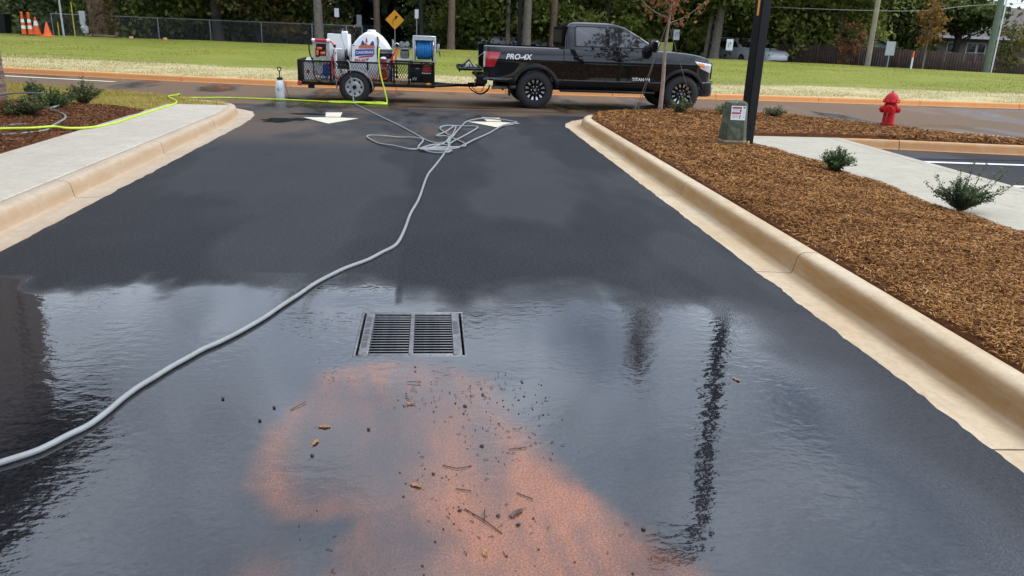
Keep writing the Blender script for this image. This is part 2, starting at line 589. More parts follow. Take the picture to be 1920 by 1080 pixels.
def chip_material(name, stops):
    m, t, p = new_mat(name)
    a = t.nodes.new('ShaderNodeAttribute'); a.attribute_name = 'rnd'
    c = ramp(t, a.outputs['Fac'], stops)
    g = noise(t, coords(t), 180, 3, .6)
    c = mixc(t, ramp(t, g, [(.3, .45), (.65, 0.)]), c, (.05, .025, .012))
    t.links.new(c, p.inputs['Base Color'])
    p.inputs['Roughness'].default_value = .85
    p.inputs['Specular IOR Level'].default_value = .2
    return m
M_CHIPS = chip_material('mulch_chips', [(0, (.10, .04, .012)), (.3, (.23, .10, .028)), (.55, (.40, .178, .046)), (.8, (.52, .255, .085)), (1, (.66, .40, .185))])
M_CHIPS_L = chip_material('mulch_chips_red', [(0, (.08, .03, .012)), (.4, (.18, .072, .028)), (.8, (.27, .115, .048)), (1, (.38, .19, .09))])

def lawn_material():
    m, t, p = new_mat('lawn_grass')
    a = t.nodes.new('ShaderNodeAttribute'); a.attribute_name = 'dry'
    v = coords(t)
    streak = noise(t, coords(t, 'Object', (.12, 1.3, 1)), 1.3, 5, .6, .3)
    n2 = noise(t, v, .35, 5, .6)
    g = ramp(t, streak, [(.3, (.18, .215, .036)), (.5, (.226, .256, .044)), (.72, (.276, .293, .056))])
    g = mixc(t, ramp(t, n2, [(.45, 0.), (.75, .55)]), g, (.37, .315, .08))
    fine = noise(t, coords(t, 'Object', (1, .35, 1)), 9, 6, .75)
    g = mixc(t, ramp(t, fine, [(.3, .3), (.55, 0.)]), g, (.185, .195, .036))
    d = ramp(t, fine, [(.25, (.36, .29, .13)), (.5, (.56, .47, .25)), (.75, (.68, .58, .34))])
    d = mixc(t, ramp(t, noise(t, coords(t, 'Object', (.25, 1.2, 1)), 1.6, 5, .65), [(.5, 0.), (.72, .7)]), d, (.42, .42, .20))
    dn = mth(t, 'ADD', a.outputs['Fac'], mth(t, 'MULTIPLY', mth(t, 'SUBTRACT', noise(t, coords(t, 'Object', (.3, 1, 1)), 1.1, 6, .7), .5), 1.1))
    c = mixc(t, ramp(t, dn, [(.38, 0.), (.6, 1.)]), g, d)
    t.links.new(c, p.inputs['Base Color'])
    p.inputs['Roughness'].default_value = .9
    p.inputs['Specular IOR Level'].default_value = .15
    bump(t, p, noise(t, v, 26, 5, .8), .8, .05)
    return m
M_LAWN = lawn_material()
M_GRASS_PATCH = soil_material('grass_thatch', (.26, .19, .05), (.42, .33, .085), 6)
M_BLADE = leaf_mat('grass_blades', [(0, (.24, .19, .045)), (.4, (.38, .31, .075)), (.75, (.47, .38, .11)), (1, (.58, .48, .18))], .25, .7)
M_BLADE_DRY = leaf_mat('dry_grass_blades', [(0, (.28, .25, .09)), (.35, (.45, .40, .19)), (.7, (.58, .50, .27)), (1, (.70, .61, .37))], .25, .7)
M_BLADE_GREEN = leaf_mat('green_grass_blades', [(0, (.19, .195, .03)), (.5, (.255, .252, .04)), (1, (.335, .315, .06))], .3, .7)
def paint_material(name, c):
    m, t, p = new_mat(name)
    v = coords(t)
    n1 = noise(t, v, 30, 5, .75)
    cc_ = mixc(t, ramp(t, n1, [(.62, 0.), (.74, .7)]), c, (.08, .08, .085))
    cc_ = mixc(t, ramp(t, noise(t, v, 5, 4, .6), [(.4, 0.), (.8, .3)]), cc_, scl(c, .75))
    t.links.new(cc_, p.inputs['Base Color']); p.inputs['Roughness'].default_value = .6
    bump(t, p, noise(t, v, 150, 3, .7), .4, .003)
    return m
M_PAINT = paint_material('white_road_paint', (.64, .585, .44))
M_PAINT_LINE = paint_material('white_line_paint', (.74, .73, .70))

# ------------------------------------------------------------------ shapes of the place (plan)
def XL(Y): return np.interp(Y, [-99, 14.1, 15.0, 15.8, 16.4, 16.9, 17.25], [-3.26, -3.26, -3.30, -3.38, -3.55, -3.95, -4.7])
def XR(Y): return np.interp(Y, [-99, 15.0, 15.5, 16.1, 16.6, 16.95, 17.25], [2.55, 2.55, 2.62, 2.85, 3.25, 3.8, 4.9])

GR = (-0.435, 0.205, 4.08, 4.80)         # drain opening

MUD = [(-0.34, 4.02), (-0.47, 3.95), (-0.56, 3.87), (-0.64, 3.62), (-0.7, 3.34), (-0.69, 3.03), (-0.65, 2.75), (-0.6, 2.61), (-0.52, 2.56), (-0.41, 2.56), (-0.33, 2.59), (-0.28, 2.57), (-0.3, 2.42), (-0.31, 2.22), (-0.32, 1.9), (-.33, 1.5), (1.5, 1.5), (1.2, 1.9), (0.95, 2.16), (0.84, 2.29), (0.74, 2.45), (0.64, 2.63), (0.54, 2.81), (0.47, 3.07), (0.38, 3.42), (0.3, 3.71), (0.19, 3.9), (-0.03, 3.99)]

def inside(x, y, poly):
    r_ = np.zeros(np.shape(x), bool)
    for (x0, y0), (x1, y1) in zip(poly, poly[1:] + poly[:1]):
        c = ((y0 > y) != (y1 > y)) & (x < (x1 - x0) * (y - y0) / (y1 - y0 + 1e-12) + x0)
        r_ ^= c
    return r_

def surface_masks(X, Y):
    n1 = fbm(X * 1.7, Y * 1.7, 1); n2 = fbm(X * 5, Y * 5, 9); n3 = fbm(X * .6 + 3, Y * 2.2, 17)
    wx = X + (n1 - .5) * .16 + (n2 - .5) * .08 + (fbm(X * 14, Y * 14, 23) - .5) * .05; wy = Y + (fbm(X * 2 + 9, Y * 2, 4) - .5) * .16 + (fbm(X * 13, Y * 13, 29) - .5) * .05
    din = seg_dist(wx, wy, MUD + MUD[:1]) * np.where(inside(wx, wy, MUD), 1, -1)
    body = sstep(-.06, .07, din)
    rim = np.exp(-np.maximum(din, 0) / .07) * sstep(3.6, 3.2, wy)
    grey = np.exp(-((wx + .40) / .26) ** 2 - ((wy - 2.98) / .34) ** 2)
    grey = np.maximum(grey, .8 * np.exp(-((wx + .12) / .15) ** 2 - ((wy - 2.45) / .30) ** 2))
    lower = sstep(3.6, 2.4, wy)
    flow = .6 * fbm(X * 16 + Y * 3 + 2.5 * n1, Y * 1.6, 71) + .4 * fbm(X * 5, Y * 3, 73)          # streaks along the run of the water
    amt = .30 + .40 * lower * sstep(-.15, .2, wx) + .16 * rim + .16 * sstep(3.4, 4.0, wy) * (wx < -.2)
    amt = amt * (1 - .70 * grey) + .26 * rim * (wx < -.1)
    mud = body * amt * (.42 + .95 * sstep(.2, .8, flow)) * (.85 + .9 * (n2 - .5))
    mud = mud + .30 * np.exp(-((X + .56) / .09) ** 2 - ((Y - 2.1) / .2) ** 2)
    mud *= 1 - .45 * sstep(3.80, 4.05, Y + (n2 - .5) * .3) * (X > -.20)
    # water film near the drain, thinning out towards the far edge
    edge = np.where(X < -.22 + (n2 - .5) * .06, 5.30, 4.92 - .06 * (X + .2)) + (n2 - .5) * .34 + (n1 - .5) * .40 + (fbm(X * 5, Y * .6, 37) - .5) * .5
    film = 1 - sstep(edge - .15, edge + np.where(X < -.2, .30, .75), Y)
    film *= 1 - .55 * sstep(1.75, 2.45, X + (n1 - .5) * .5)
    damp = .10 + .50 * sstep(.42, .72, fbm(X * .9, Y * .32, 21)) * (.4 + 1.2 * fbm(X * 4, Y * 1.5, 25)) + .10 * (X < -.22)
    for cx, cy, rx, ry, a in [(-2.1, 9.2, .85, 1.5, .42), (-1.5, 7.6, 1.0, 1.0, .40), (-.9, 8.2, .7, 1.0, .28), (-2.6, 6.5, .8, .6, .22), (-2.5, 15.3, .6, .7, .65), (-2.2, 16.1, .5, .5, .5),
                           (-.2, 16.4, 1.5, .5, .55), (.3, 18.25, 2.4, .34, .8), (2.3, 18.9, 2.6, .5, .75), (1.2, 17.4, 1.1, .25, .4), (4.6, 19.2, 1.6, .8, .55), (8.0, 19.4, 3, .5, .35), (-1.0, 19.6, 1.4, .7, .3), (-2.7, 17.2, 1.4, .3, .3)]:
        q = ((X - cx) / rx) ** 2 + ((Y - cy) / ry) ** 2
        damp = np.maximum(damp, np.exp(-q * 1.2) * a * (.7 + .6 * n3))
    damp = np.where((Y > 5.6) & (Y < 14.4), np.minimum(damp, .40), damp)
    wet = np.clip(np.maximum(film, damp), 0, 1)
    wet = np.where(Y > 12, np.where(damp > .3, wet, wet * .7), wet)
    dust = sstep(16.2, 19.0, Y + (n3 - .5) * 3.2 + (n1 - .5) * 1.2) * .95
    dust = np.maximum(dust, .42 * sstep(.52, .70, fbm(X * .7 + 5, Y * .35, 31)) * sstep(11.5, 13.5, Y))
    dust = np.maximum(dust, sstep(3.2, 6, X) * sstep(12, 14, Y) * .9)
    dust = np.maximum(dust, sstep(3.6, 6, -X) * sstep(16, 18, Y) * .9)
    dust *= 1 - .85 * sstep(.35, .7, np.where(Y > 14.5, damp, 0))
    return np.clip(wet, 0, 1), np.clip(mud * 1.35, 0, .92), np.clip(dust, 0, 1)

# ------------------------------------------------------------------ ground, driveway, road, parking lot
def plain_ground():
    V = [(-400, -400, -.9), (400, -400, -.9), (400, 400, -.9), (-400, 400, -.9)]
    o = np_mesh('ground', V, [(0, 1, 2, 3)], M_WOODS_FLOOR)
    return tag(o, kind='structure')
plain_ground()

def driveway():
    ys = np.concatenate([np.arange(-14, 1, 1.0), np.arange(1, 5.9, .035), np.arange(5.9, 10, .09), np.arange(10, 17.26, .16), [17.25]])
    us = np.linspace(0, 1, 171)
    # move grid lines onto the drain opening
    xs0 = -3.26 + us * 5.81
    for e in GR[:2]:
        k = np.abs(xs0 - e).argmin(); us[k] = (e + 3.26) / 5.81
    for e in GR[2:]:
        ys[np.abs(ys - e).argmin()] = e
    Yg, Ug = np.meshgrid(ys, us, indexing='ij')
    X = XL(Yg) + (XR(Yg) - XL(Yg)) * Ug
    jl = (fbm(Yg * 6, Yg * 0 + 3, 5) - .5) * .035 + (fbm(Yg * 25, Yg * 0 + 1, 6) - .5) * .022
    jr = (fbm(Yg * 6, Yg * 0 + 8, 15) - .5) * .035 + (fbm(Yg * 25, Yg * 0 + 4, 16) - .5) * .022
    X = X + np.where(Ug == 0, jl, 0) + np.where(Ug == 1, jr, 0)
    # the paving dishes towards the drain
    dd = np.hypot(np.maximum(np.abs(X - (GR[0] + GR[1]) / 2) - .32, 0), np.maximum(np.abs(Yg - (GR[2] + GR[3]) / 2) - .36, 0))
    Z = -.012 * np.exp(-(dd / .35) ** 2) + (fbm(X * .8, Yg * .5, 3) - .5) * .006 * sstep(1, 2, 3.0 - np.abs(X))
    Z = np.where((Ug == 0) | (Ug == 1), .002, Z)
    wet, mud, dust = surface_masks(X, Yg)
    V = np.stack([X, Yg, Z], -1).reshape(-1, 3)
    F = grid_faces(*X.shape)
    cx = V[F].mean(1)
    hole = (cx[:, 0] > GR[0]) & (cx[:, 0] < GR[1]) & (cx[:, 1] > GR[2]) & (cx[:, 1] < GR[3])
    o = np_mesh('driveway', V, F[~hole], M_ASPH, attrs={'wet': wet.ravel(), 'mud': mud.ravel(), 'dust': dust.ravel()}, smooth=True)
    return tag(o, kind='structure')
driveway()

def sheet(name, x0, x1, y0, y1, nx, ny, z):
    Yg, Xg = np.meshgrid(np.linspace(y0, y1, ny), np.linspace(x0, x1, nx), indexing='ij')
    wet, mud, dust = surface_masks(Xg, Yg)
    if name == 'parking_lot':
        wet = wet * 0 + .05; mud *= 0; dust = .12 * sstep(.5, .7, fbm(Xg, Yg, 2)) + 0 * mud
    Zg = np.full_like(Xg, z)
    if name == 'road': Zg = np.where((Yg < 17.2) & (Xg > -5.6) & (Xg < 12), -.06, Zg)
    V = np.stack([Xg, Yg, Zg], -1).reshape(-1, 3)
    o = np_mesh(name, V, grid_faces(*Xg.shape), M_ASPH, attrs={'wet': wet.ravel(), 'mud': mud.ravel() * 0, 'dust': dust.ravel()}, smooth=True)
    return tag(o, kind='structure')
sheet('road', -14, 16, 12.0, 26, 260, 170, -.008)
sheet('road_beyond', -80, -14, 12, 40, 40, 30, -.008)
sheet('road_crossing', 16, 80, 12, 26, 40, 20, -.008)
sheet('parking_lot', 7.0, 60, -12, 12.0, 60, 40, -.010)
sheet('lot_apron', 6.5, 16, 11.9, 13.4, 30, 10, -.004)
sheet('drive_approach', -40, 60, -80, -13.9, 40, 30, -.012)

# ------------------------------------------------------------------ kerbs, cast in lengths with open joints
def sweep(path, prof, z_off=0.):
    """path: list of (x, y); prof: list of (d, z), d measured to the left of travel"""
    P = [Vector((a, b)) for a, b in path]
    rings = []
    for i, p in enumerate(P):
        d = (P[min(i + 1, len(P) - 1)] - P[max(i - 1, 0)]).normalized()
        nrm = Vector((-d.y, d.x))
        rings.append([(p.x + nrm.x * a, p.y + nrm.y * a, z + z_off) for a, z in prof])
    return rings

def arclen(path):
    P = np.array(path, float)
    s = np.concatenate([[0], np.cumsum(np.hypot(*np.diff(P, axis=0).T))])
    return P, s
def sub_path(P, s, a, b, step=.25):
    q = np.linspace(a, b, max(2, int((b - a) / step) + 1))
    return [(float(np.interp(t, s, P[:, 0])), float(np.interp(t, s, P[:, 1]))) for t in q]

PROF = [(-.04, -.10), (-.04, -.006), (0, -.006), (.15, -.010), (.27, -.016), (.292, -.012), (.302, .004), (.312, .05), (.320, .095), (.333, .125), (.355, .145), (.385, .153), (.44, .154), (.49, .150), (.51, .140), (.515, -.10)]
PROF_FAR = [(-.02, -.10), (-.02, -.004), (0, .0), (.012, .02), (.03, .10), (.045, .128), (.07, .142), (.10, .146), (.15, .146), (.162, .14), (.165, -.10)]

def kerb(name, path, joints, mat, prof, clay_f, wet_f):
    root = tag(empty(name), kind='structure')
    P, s = arclen(path)
    cuts = [0] + list(joints) + [s[-1]]
    for a, b in zip(cuts[:-1], cuts[1:]):
        if b - a < .05: continue
        rings = sweep(sub_path(P, s, a + .007, b - .007), prof)
        V = np.array(rings).reshape(-1, 3)
        nr, npf = len(rings), len(prof)
        F = [tuple(r_) for r_ in grid_faces(nr, npf)]
        me = bpy.data.meshes.new('kerb_segment')
        me.from_pydata([tuple(v_) for v_ in V], [], F + [tuple(range(npf)), tuple(range((nr - 1) * npf, nr * npf))[::-1]])
        fix_normals(me)
        me.polygons.foreach_set('use_smooth', [True] * len(me.polygons))
        me.set_sharp_from_angle(angle=R(60))
        dcol = np.tile(np.array([q[0] for q in prof]), nr)
        for nm, f in (('clay', clay_f), ('wet', wet_f)):
            at_ = me.attributes.new(nm, 'FLOAT', 'POINT')
            at_.data.foreach_set('value', np.clip(f(V[:, 0], V[:, 1], dcol), 0, 1).astype(np.float32))
        me.materials.append(mat)
        o = bpy.data.objects.new('kerb_segment', me); o.parent = root; col.objects.link(o)
    return root

ysk = np.concatenate([np.arange(-12, 14, 1.0), np.linspace(14, 17.25, 14)])
pathR = [(float(XR(y)), float(y)) for y in ysk] + [(6.4, 17.45), (7.9, 17.2), (9.0, 16.2), (9.9, 14.9), (11, 14.1), (14, 13.4), (20, 13.2)]
pathRr = pathR[::-1]                     # the kerb lies to the left of travel
P_, s_ = arclen(pathRr)
sy = lambda y: float(np.interp(-y, -P_[::-1, 1][::-1], s_)) if False else None
def s_at(path, x, y):
    P, s = arclen(path)
    k = np.hypot(P[:, 0] - x, P[:, 1] - y).argmin()
    dense = np.linspace(0, s[-1], 4000)
    xs = np.interp(dense, s, P[:, 0]); ys = np.interp(dense, s, P[:, 1])
    return float(dense[np.hypot(xs - x, ys - y).argmin()])
jR = sorted(s_at(pathRr, float(XR(y)), y) for y in (15.4, 14.0, 11.33, 8.68, 5.71, 2.95, .2, -2.8, -5.8, -8.8)) 
kerb('kerb_right', pathRr, jR, M_KERB, PROF,
     lambda x, y, d: .60 * np.exp(-((d - .3) / .05) ** 2) + .62 * (d > .295) * (d < .35) + .22 * sstep(9, 3, y) * (d > .17) * (d < .31) + .25 * (d > .47),
     lambda x, y, d: sstep(6.5, 3.6, y) * (d > .17) * (d < .34) * .6 + .05 * (d < .33))
pathL = [(float(XL(y)), float(y)) for y in ysk] + []
jL = sorted(s_at(pathL, float(XL(y)), y) for y in (15.2, 13.6, 10.95, 8.15, 5.2, 2.2, -.8, -3.8, -6.8, -9.8))
kerb('kerb_left', pathL, jL, M_KERB_L, PROF,
     lambda x, y, d: .45 * np.exp(-((d - .3) / .06) ** 2) + .30 * (d > .295) * (d < .345) + .55 * (d < .03) * sstep(11, 6, y) + .1,
     lambda x, y, d: 0 * x)
FAR = [(-40, 33.5), (-28, 29.6), (-20, 27.2), (-12.65, 25.2), (-10.05, 24.5), (-6.93, 23.65), (-3.66, 23.0), (.76, 22.65), (8.2, 22.7), (17.4, 22.3), (30, 21.6), (60, 20)]
Pf, sf = arclen(FAR)
s0 = s_at(FAR, -10.0, 24.5)
jF = [j for j in np.arange(s0 % 3.07, sf[-1], 3.07)]
kerb('kerb_far', FAR, jF, M_KERB_FAR, PROF_FAR, lambda x, y, d: .9 * (d < .06) + .25, lambda x, y, d: 0 * x)
LOTK = [(14, 12.35), (10.1, 12.5), (9.4, 12.6), (7.6, 12.98), (7.03, 13.0)]
kerb('kerb_lot', LOTK[::-1], [1.0, 4.05], M_KERB_LOT, [(a, b) for a, b in PROF_FAR], lambda x, y, d: .75 * (d < .05) + .1, lambda x, y, d: 0 * x)

# ------------------------------------------------------------------ sidewalks, slab by slab
def slab_walk(name, mat, rows):
    root = tag(empty(name), kind='structure')
    for quad in rows:
        b = MB()
        (x0, y0), (x1, y1), (x2, y2), (x3, y3) = quad
        e = .012
        c = (sum(q[0] for q in quad) / 4, sum(q[1] for q in quad) / 4)
        top = [(x + (c[0] - x) / max(abs(c[0] - x), .01) * e, y + (c[1] - y) / max(abs(c[1] - y), .01) * e, .150) for x, y in quad]
        mid = [(x, y, .142) for x, y in quad]
        bot = [(x, y, -.05) for x, y in quad]
        b.ring([bot, mid, top])
        b.build('slab', mat, root, smooth=30)
    return root
yl = [-11.8, -8.7, -5.6, -2.5, .6, 3.6, 6.6, 9.75, 12.95, 15.95]
slab_walk('sidewalk_left', M_WALK, [[(-5.02, a + .005), (-3.785, a + .005), (-3.785, b - .005), (-5.02, b - .005)] for a, b in zip(yl[:-1], yl[1:])])
yr = [-9.2, -7.75, -6.3, -4.85, -3.4, -1.95, -.5, .95, 2.45, 3.95, 5.4, 6.85, 8.3, 9.75, 11.3, 13.1]
slab_walk('sidewalk_right', M_WALK_R, [[(5.1, a + .005), (6.83, a + .005), (6.83, b - .005), (5.1, b - .005)] for a, b in zip(yr[:-1], yr[1:])])
slab_walk('sidewalk_edge', M_WALK_R, [[(6.84, a + .004), (7.02, a + .004), (7.02, b - .004), (6.84, b - .004)] for a, b in zip(yr[:-1:2], yr[2::2] + [13.1])][:7] + [[(6.84, 11.31), (7.02, 11.31), (7.02, 13.1), (6.84, 13.1)]])

# ------------------------------------------------------------------ mulch beds
def mulch_z(X, Y, u):
    return .148 + .055 * np.sin(np.pi * np.clip(u, 0, 1)) ** .6 + (fbm(X * 2.5, Y * 2.5, 12) - .5) * .045

def bed(name, ys, xl, xr, mat, nx=40):
    Yg, Ug = np.meshgrid(ys, np.linspace(0, 1, nx), indexing='ij')
    a = xl(Yg); b = xr(Yg)
    X = a + (b - a) * Ug
    Z = mulch_z(X, Yg, Ug)
    X = np.vstack([X[:1], X, X[-1:]]); Yg = np.vstack([Yg[:1], Yg, Yg[-1:]]); Z = np.vstack([Z[:1] * 0 - .05, Z, Z[-1:] * 0 - .05])
    X = np.hstack([X[:, :1], X, X[:, -1:]]); Yg = np.hstack([Yg[:, :1], Yg, Yg[:, -1:]]); Z = np.hstack([Z[:, :1] * 0 - .05, Z, Z[:, -1:] * 0 - .05])
    o = np_mesh(name, np.stack([X, Yg, Z], -1).reshape(-1, 3), grid_faces(*X.shape), mat, smooth=True)
    return tag(o, kind='structure')

def kb(Y): return np.interp(Y, [-99, 15.2, 15.9, 16.4, 16.9, 17.08], [3.065, 3.065, 3.2, 3.5, 4.2, 5.0])
def we(Y): return 5.24 + (fbm(Y * 1.7, Y * 0 + 2, 41) - .5) * .30 - .32 * sstep(11.0, 12.4, Y) - .08 * sstep(8.4, 7.6, Y) + .22 * sstep(7.3, 6.2, Y)
def isl(Y): return np.interp(Y, [13.05, 13.7, 14.5, 15.7, 16.9, 17.08], [11.5, 10.3, 9.6, 8.85, 7.7, 6.0])
bed('mulch_bed_right', np.concatenate([np.arange(-10, 1, .5), np.arange(1, 13.2, .12)]), kb, we, M_MULCH_BED)
bed('mulch_island', np.linspace(13.1, 17.08, 40), kb, isl, M_MULCH_BED, 70)
def lotk(Y): return np.interp(-Y, [-13.16, -13.1, -12.78, -12.66, -12.5], [6.3, 7.4, 9.4, 10.2, 14.])
bed('mulch_island_edge', np.linspace(12.5, 13.12, 12), lotk, lambda Y: np.interp(Y, [12.5, 13.12], [14.2, 11.4]), M_MULCH_BED, 30)
bed('mulch_bed_left', np.linspace(3, 15.4, 70), lambda Y: -8.1 + 0 * Y, lambda Y: -5.02 + (fbm(Y * 1.5, Y * 0, 51) - .5) * .12 - 1.6 * sstep(14.7, 15.4, Y), M_MULCH_BED_L)

def chips(name, X, Y, Z, L, W, mat, label):
    n = len(X)
    a = rng.random(n) * 2 * np.pi
    tilt = rng.normal(0, .28, n)
    d = np.stack([np.cos(a) * np.cos(tilt), np.sin(a) * np.cos(tilt), np.sin(tilt)], 1)
    side = unit(np.cross(d, np.stack([rng.normal(0, .4, n), rng.normal(0, .4, n), np.ones(n)], 1)))
    nr = np.cross(side, d)
    C = np.stack([X, Y, Z], 1)
    L = L[:, None]; W = W[:, None]
    bend = side * (rng.normal(0, .16, n)[:, None] * L)
    V = np.stack([C - d * L, C + bend + nr * L * .08 - side * W, C + bend + nr * L * .08 + side * W, C + d * L,], 1)
    V = V.reshape(-1, 3)
    F = np.arange(4 * n).reshape(n, 4)[:, [0, 1, 3, 2]]
    o = np_mesh(name, V, F, mat, face_attrs={'rnd': np.clip(rng.beta(2, 2.2, n) + (fbm(X * 3, Y * 3, 8) - .5) * .5, 0, 1)})
    return tag(o, label, 'mulch', kind='stuff')

def scatter_bed(name, regions, mat, label):
    XX, YY, ZZ, LL, WW = [], [], [], [], []
    for (y0, y1, dens, L, W, fl, fr) in regions:
        ya = rng.uniform(y0, y1, int((y1 - y0) * dens * 4))
        u = rng.uniform(0, 1, len(ya))
        a, b = fl(ya), fr(ya)
        keep = rng.random(len(ya)) < (b - a) / 4
        ya, u, a, b = ya[keep], u[keep], a[keep], b[keep]
        x = a + (b - a) * u
        # bare clay shows in a thin strip along the kerb
        k2 = (x - a > .10 * fbm(ya * 1.3, ya * 0 + 6, 3)) | (rng.random(len(x)) < .25)
        x, ya, u = x[k2], ya[k2], u[k2]
        XX.append(x); YY.append(ya); ZZ.append(mulch_z(x, ya, u) + .006 + rng.random(len(x)) * .018)
        LL.append(L * rng.uniform(.45, 1.3, len(x))); WW.append(W * rng.uniform(.5, 1.4, len(x)))
    return chips(name, np.concatenate(XX), np.concatenate(YY), np.concatenate(ZZ), np.concatenate(LL), np.concatenate(WW), mat, label)
scatter_bed('mulch', [(-1, 3, 700, .03, .005, kb, we), (3, 5.2, 8500, .025, .0040, kb, we), (5.2, 8.5, 5200, .028, .0047, kb, we), (8.5, 13.1, 2500, .034, .0062, kb, we), (13.1, 17.05, 1500, .040, .0082, kb, isl), (12.55, 13.14, 1500, .044, .0095, lotk, lambda Y: np.interp(Y, [12.5, 13.12], [14.2, 11.4]))],
            M_CHIPS, 'golden brown shredded bark mulch filling the planting bed beside the driveway')
scatter_bed('mulch', [(7, 15.3, 1500, .034, .007, lambda Y: -8.0 + 0 * Y, lambda Y: -5.03 - 1.6 * sstep(14.7, 15.4, Y))], M_CHIPS_L,
            'reddish brown mulch covering the planting bed by the brick wall')

# ------------------------------------------------------------------ lawns
def crest(X):
    Yc = np.interp(X, [-60, 20, 29.5, 42, 70], [46, 45, 38, 34, 30])
    s = np.interp(X / Yc, [-.49, -.317, -.158, .059, .355, .539, .776], [.0258, .0263, .027, .0274, .0275, .0297, .0346])
    return Yc, 1.75 - s * Yc
def far_edge(X): return np.interp(X, Pf[:, 0], Pf[:, 1]) + .16
def lawn_z(X, Y):
    Yc, zc = crest(X); y0 = far_edge(X)
    t = np.clip((Y - y0) / (Yc - y0), 0, 1)
    return .142 + (zc - .142) * t ** 1.15
def lawn():
    xs = np.concatenate([np.arange(-40, -20, 2.), np.arange(-20, 35, .5), np.arange(35, 61, 2.)])
    ts = np.linspace(0, 1, 60)
    Tg, X = np.meshgrid(ts, xs, indexing='ij')
    Yc, zc = crest(X); y0 = far_edge(X)
    Y = y0 + (Yc - y0) * Tg
    Z = lawn_z(X, Y) + (fbm(X * .5, Y * .5, 7) - .5) * .05 * np.minimum(Tg * 8, 1)
    dry = 1 - sstep(.30, .52, (Y - y0) / 9.0 + (fbm(X * .15, Y * .1, 2) - .5) * .25)
    o = np_mesh('lawn', np.stack([X, Y, Z], -1).reshape(-1, 3), grid_faces(*X.shape), M_LAWN, attrs={'dry': dry.ravel()}, smooth=True)
    tag(o, kind='structure')
    # ground falling away under the woods
    ts = np.linspace(0, 1, 20)
    Tg, X = np.meshgrid(ts, xs, indexing='ij')
    Yc, zc = crest(X)
    Y = Yc - .3 + Tg ** 1.6 * 70
    Z = zc - .02 + (np.where(X > 12, -.85, .02) - zc) * sstep(0, .25, Tg) + (fbm(X * .4, Y * .4, 3) - .5) * .15 * np.minimum(Tg * 10, 1)
    o = np_mesh('woods_ground', np.stack([X, Y, Z], -1).reshape(-1, 3), grid_faces(*X.shape), M_WOODS_FLOOR, smooth=True)
    tag(o, kind='structure')
lawn()

def gxr(Y): return np.interp(Y, [14, 15.9, 15.95, 16.4, 16.9, 17.25, 17.65, 18.3, 19.4, 20.3, 24], [-5.05, -5.05, -3.86, -3.98, -4.3, -4.9, -5.5, -6.4, -8.9, -10.6, -18])
def grass_patch():
    ys = np.concatenate([np.linspace(14.6, 15.9, 8), np.linspace(15.95, 22, 40)])
    Yg, Ug = np.meshgrid(ys, np.linspace(0, 1, 60), indexing='ij')
    a = -20.; b = gxr(Yg)
    X = a + (b - a) * Ug ** .7
    Z = .135 + (fbm(X * 2, Yg * 2, 5) - .5) * .03
    o = np_mesh('grass_verge', np.stack([X, Yg, Z], -1).reshape(-1, 3), grid_faces(*X.shape), M_GRASS_PATCH, smooth=True)
    tag(o, kind='structure')
grass_patch()

def blades(name, X, Y, Z, H, W, mat, label, rnd=None):
    n = len(X)
    a = rng.random(n) * 2 * np.pi
    lean = rng.normal(0, .45, (n, 2)) * H[:, None]
    s = np.stack([np.cos(a), np.sin(a), 0 * a], 1) * W[:, None]
    C = np.stack([X, Y, Z], 1)
    tip = C + np.stack([lean[:, 0], lean[:, 1], H], 1)
    V = np.stack([C - s, C + s, tip], 1).reshape(-1, 3)
    o = np_mesh(name, V, np.arange(3 * n).reshape(n, 3), mat, face_attrs={'rnd': rng.random(n) if rnd is None else rnd})
    return tag(o, label, 'grass', kind='stuff')
def grow():
    n = 60000
    Y = rng.uniform(14.9, 20.5, n); X = rng.uniform(-12.5, -3.8, n)
    k = (X < gxr(Y) - .02) & ~((X > -8.1) & (X < -5) & (Y < 15.35 - 0 * X - .25 * (X + 6.6) * (X > -6.6)))
    k &= (fbm(X * 3, Y * 3, 77) > .28) | (rng.random(n) < .4)
    X, Y = X[k], Y[k]
    blades('grass', X, Y, np.full(len(X), .125), rng.uniform(.03, .085, len(X)), np.full(len(X), .006), M_BLADE, 'short straw green turf on the corner verge beside the sidewalk',
           np.clip(fbm(X * 1.5, Y * 2.5, 13) * .9 + rng.normal(0, .18, len(X)), 0, 1))
    n = 52000
    X = rng.uniform(-17, 27, n); d = rng.uniform(0, 1, n) ** 1.4 * 5.2
    Y = far_edge(X) + .02 + d
    k = fbm(X * .8, Y * 1.6, 61) > .36
    X, Y, d = X[k], Y[k], d[k]
    blades('grass', X, Y, lawn_z(X, Y) - .01, rng.uniform(.02, .07, len(X)), rng.uniform(.008, .016, len(X)), M_BLADE_DRY, 'dry straw coloured grass strip along the orange stained kerb',
           np.clip(fbm(X * .8, Y * 3, 19) * .8 + rng.normal(.1, .2, len(X)), 0, 1))
    n = 60000
    X = rng.uniform(-22, 34, n); Yc, _ = crest(X)
    Y = far_edge(X) + 3.5 + rng.uniform(0, 1, n) * (Yc - far_edge(X) - 3.6)
    blades('grass', X, Y, lawn_z(X, Y) - .01, rng.uniform(.015, .04, n), rng.uniform(.012, .025, n), M_BLADE_GREEN, 'mown green lawn stretching to the edge of the woods',
           np.clip(fbm(X * .15, Y * 1.2, 19) + rng.normal(0, .15, n), 0, 1))
grow()

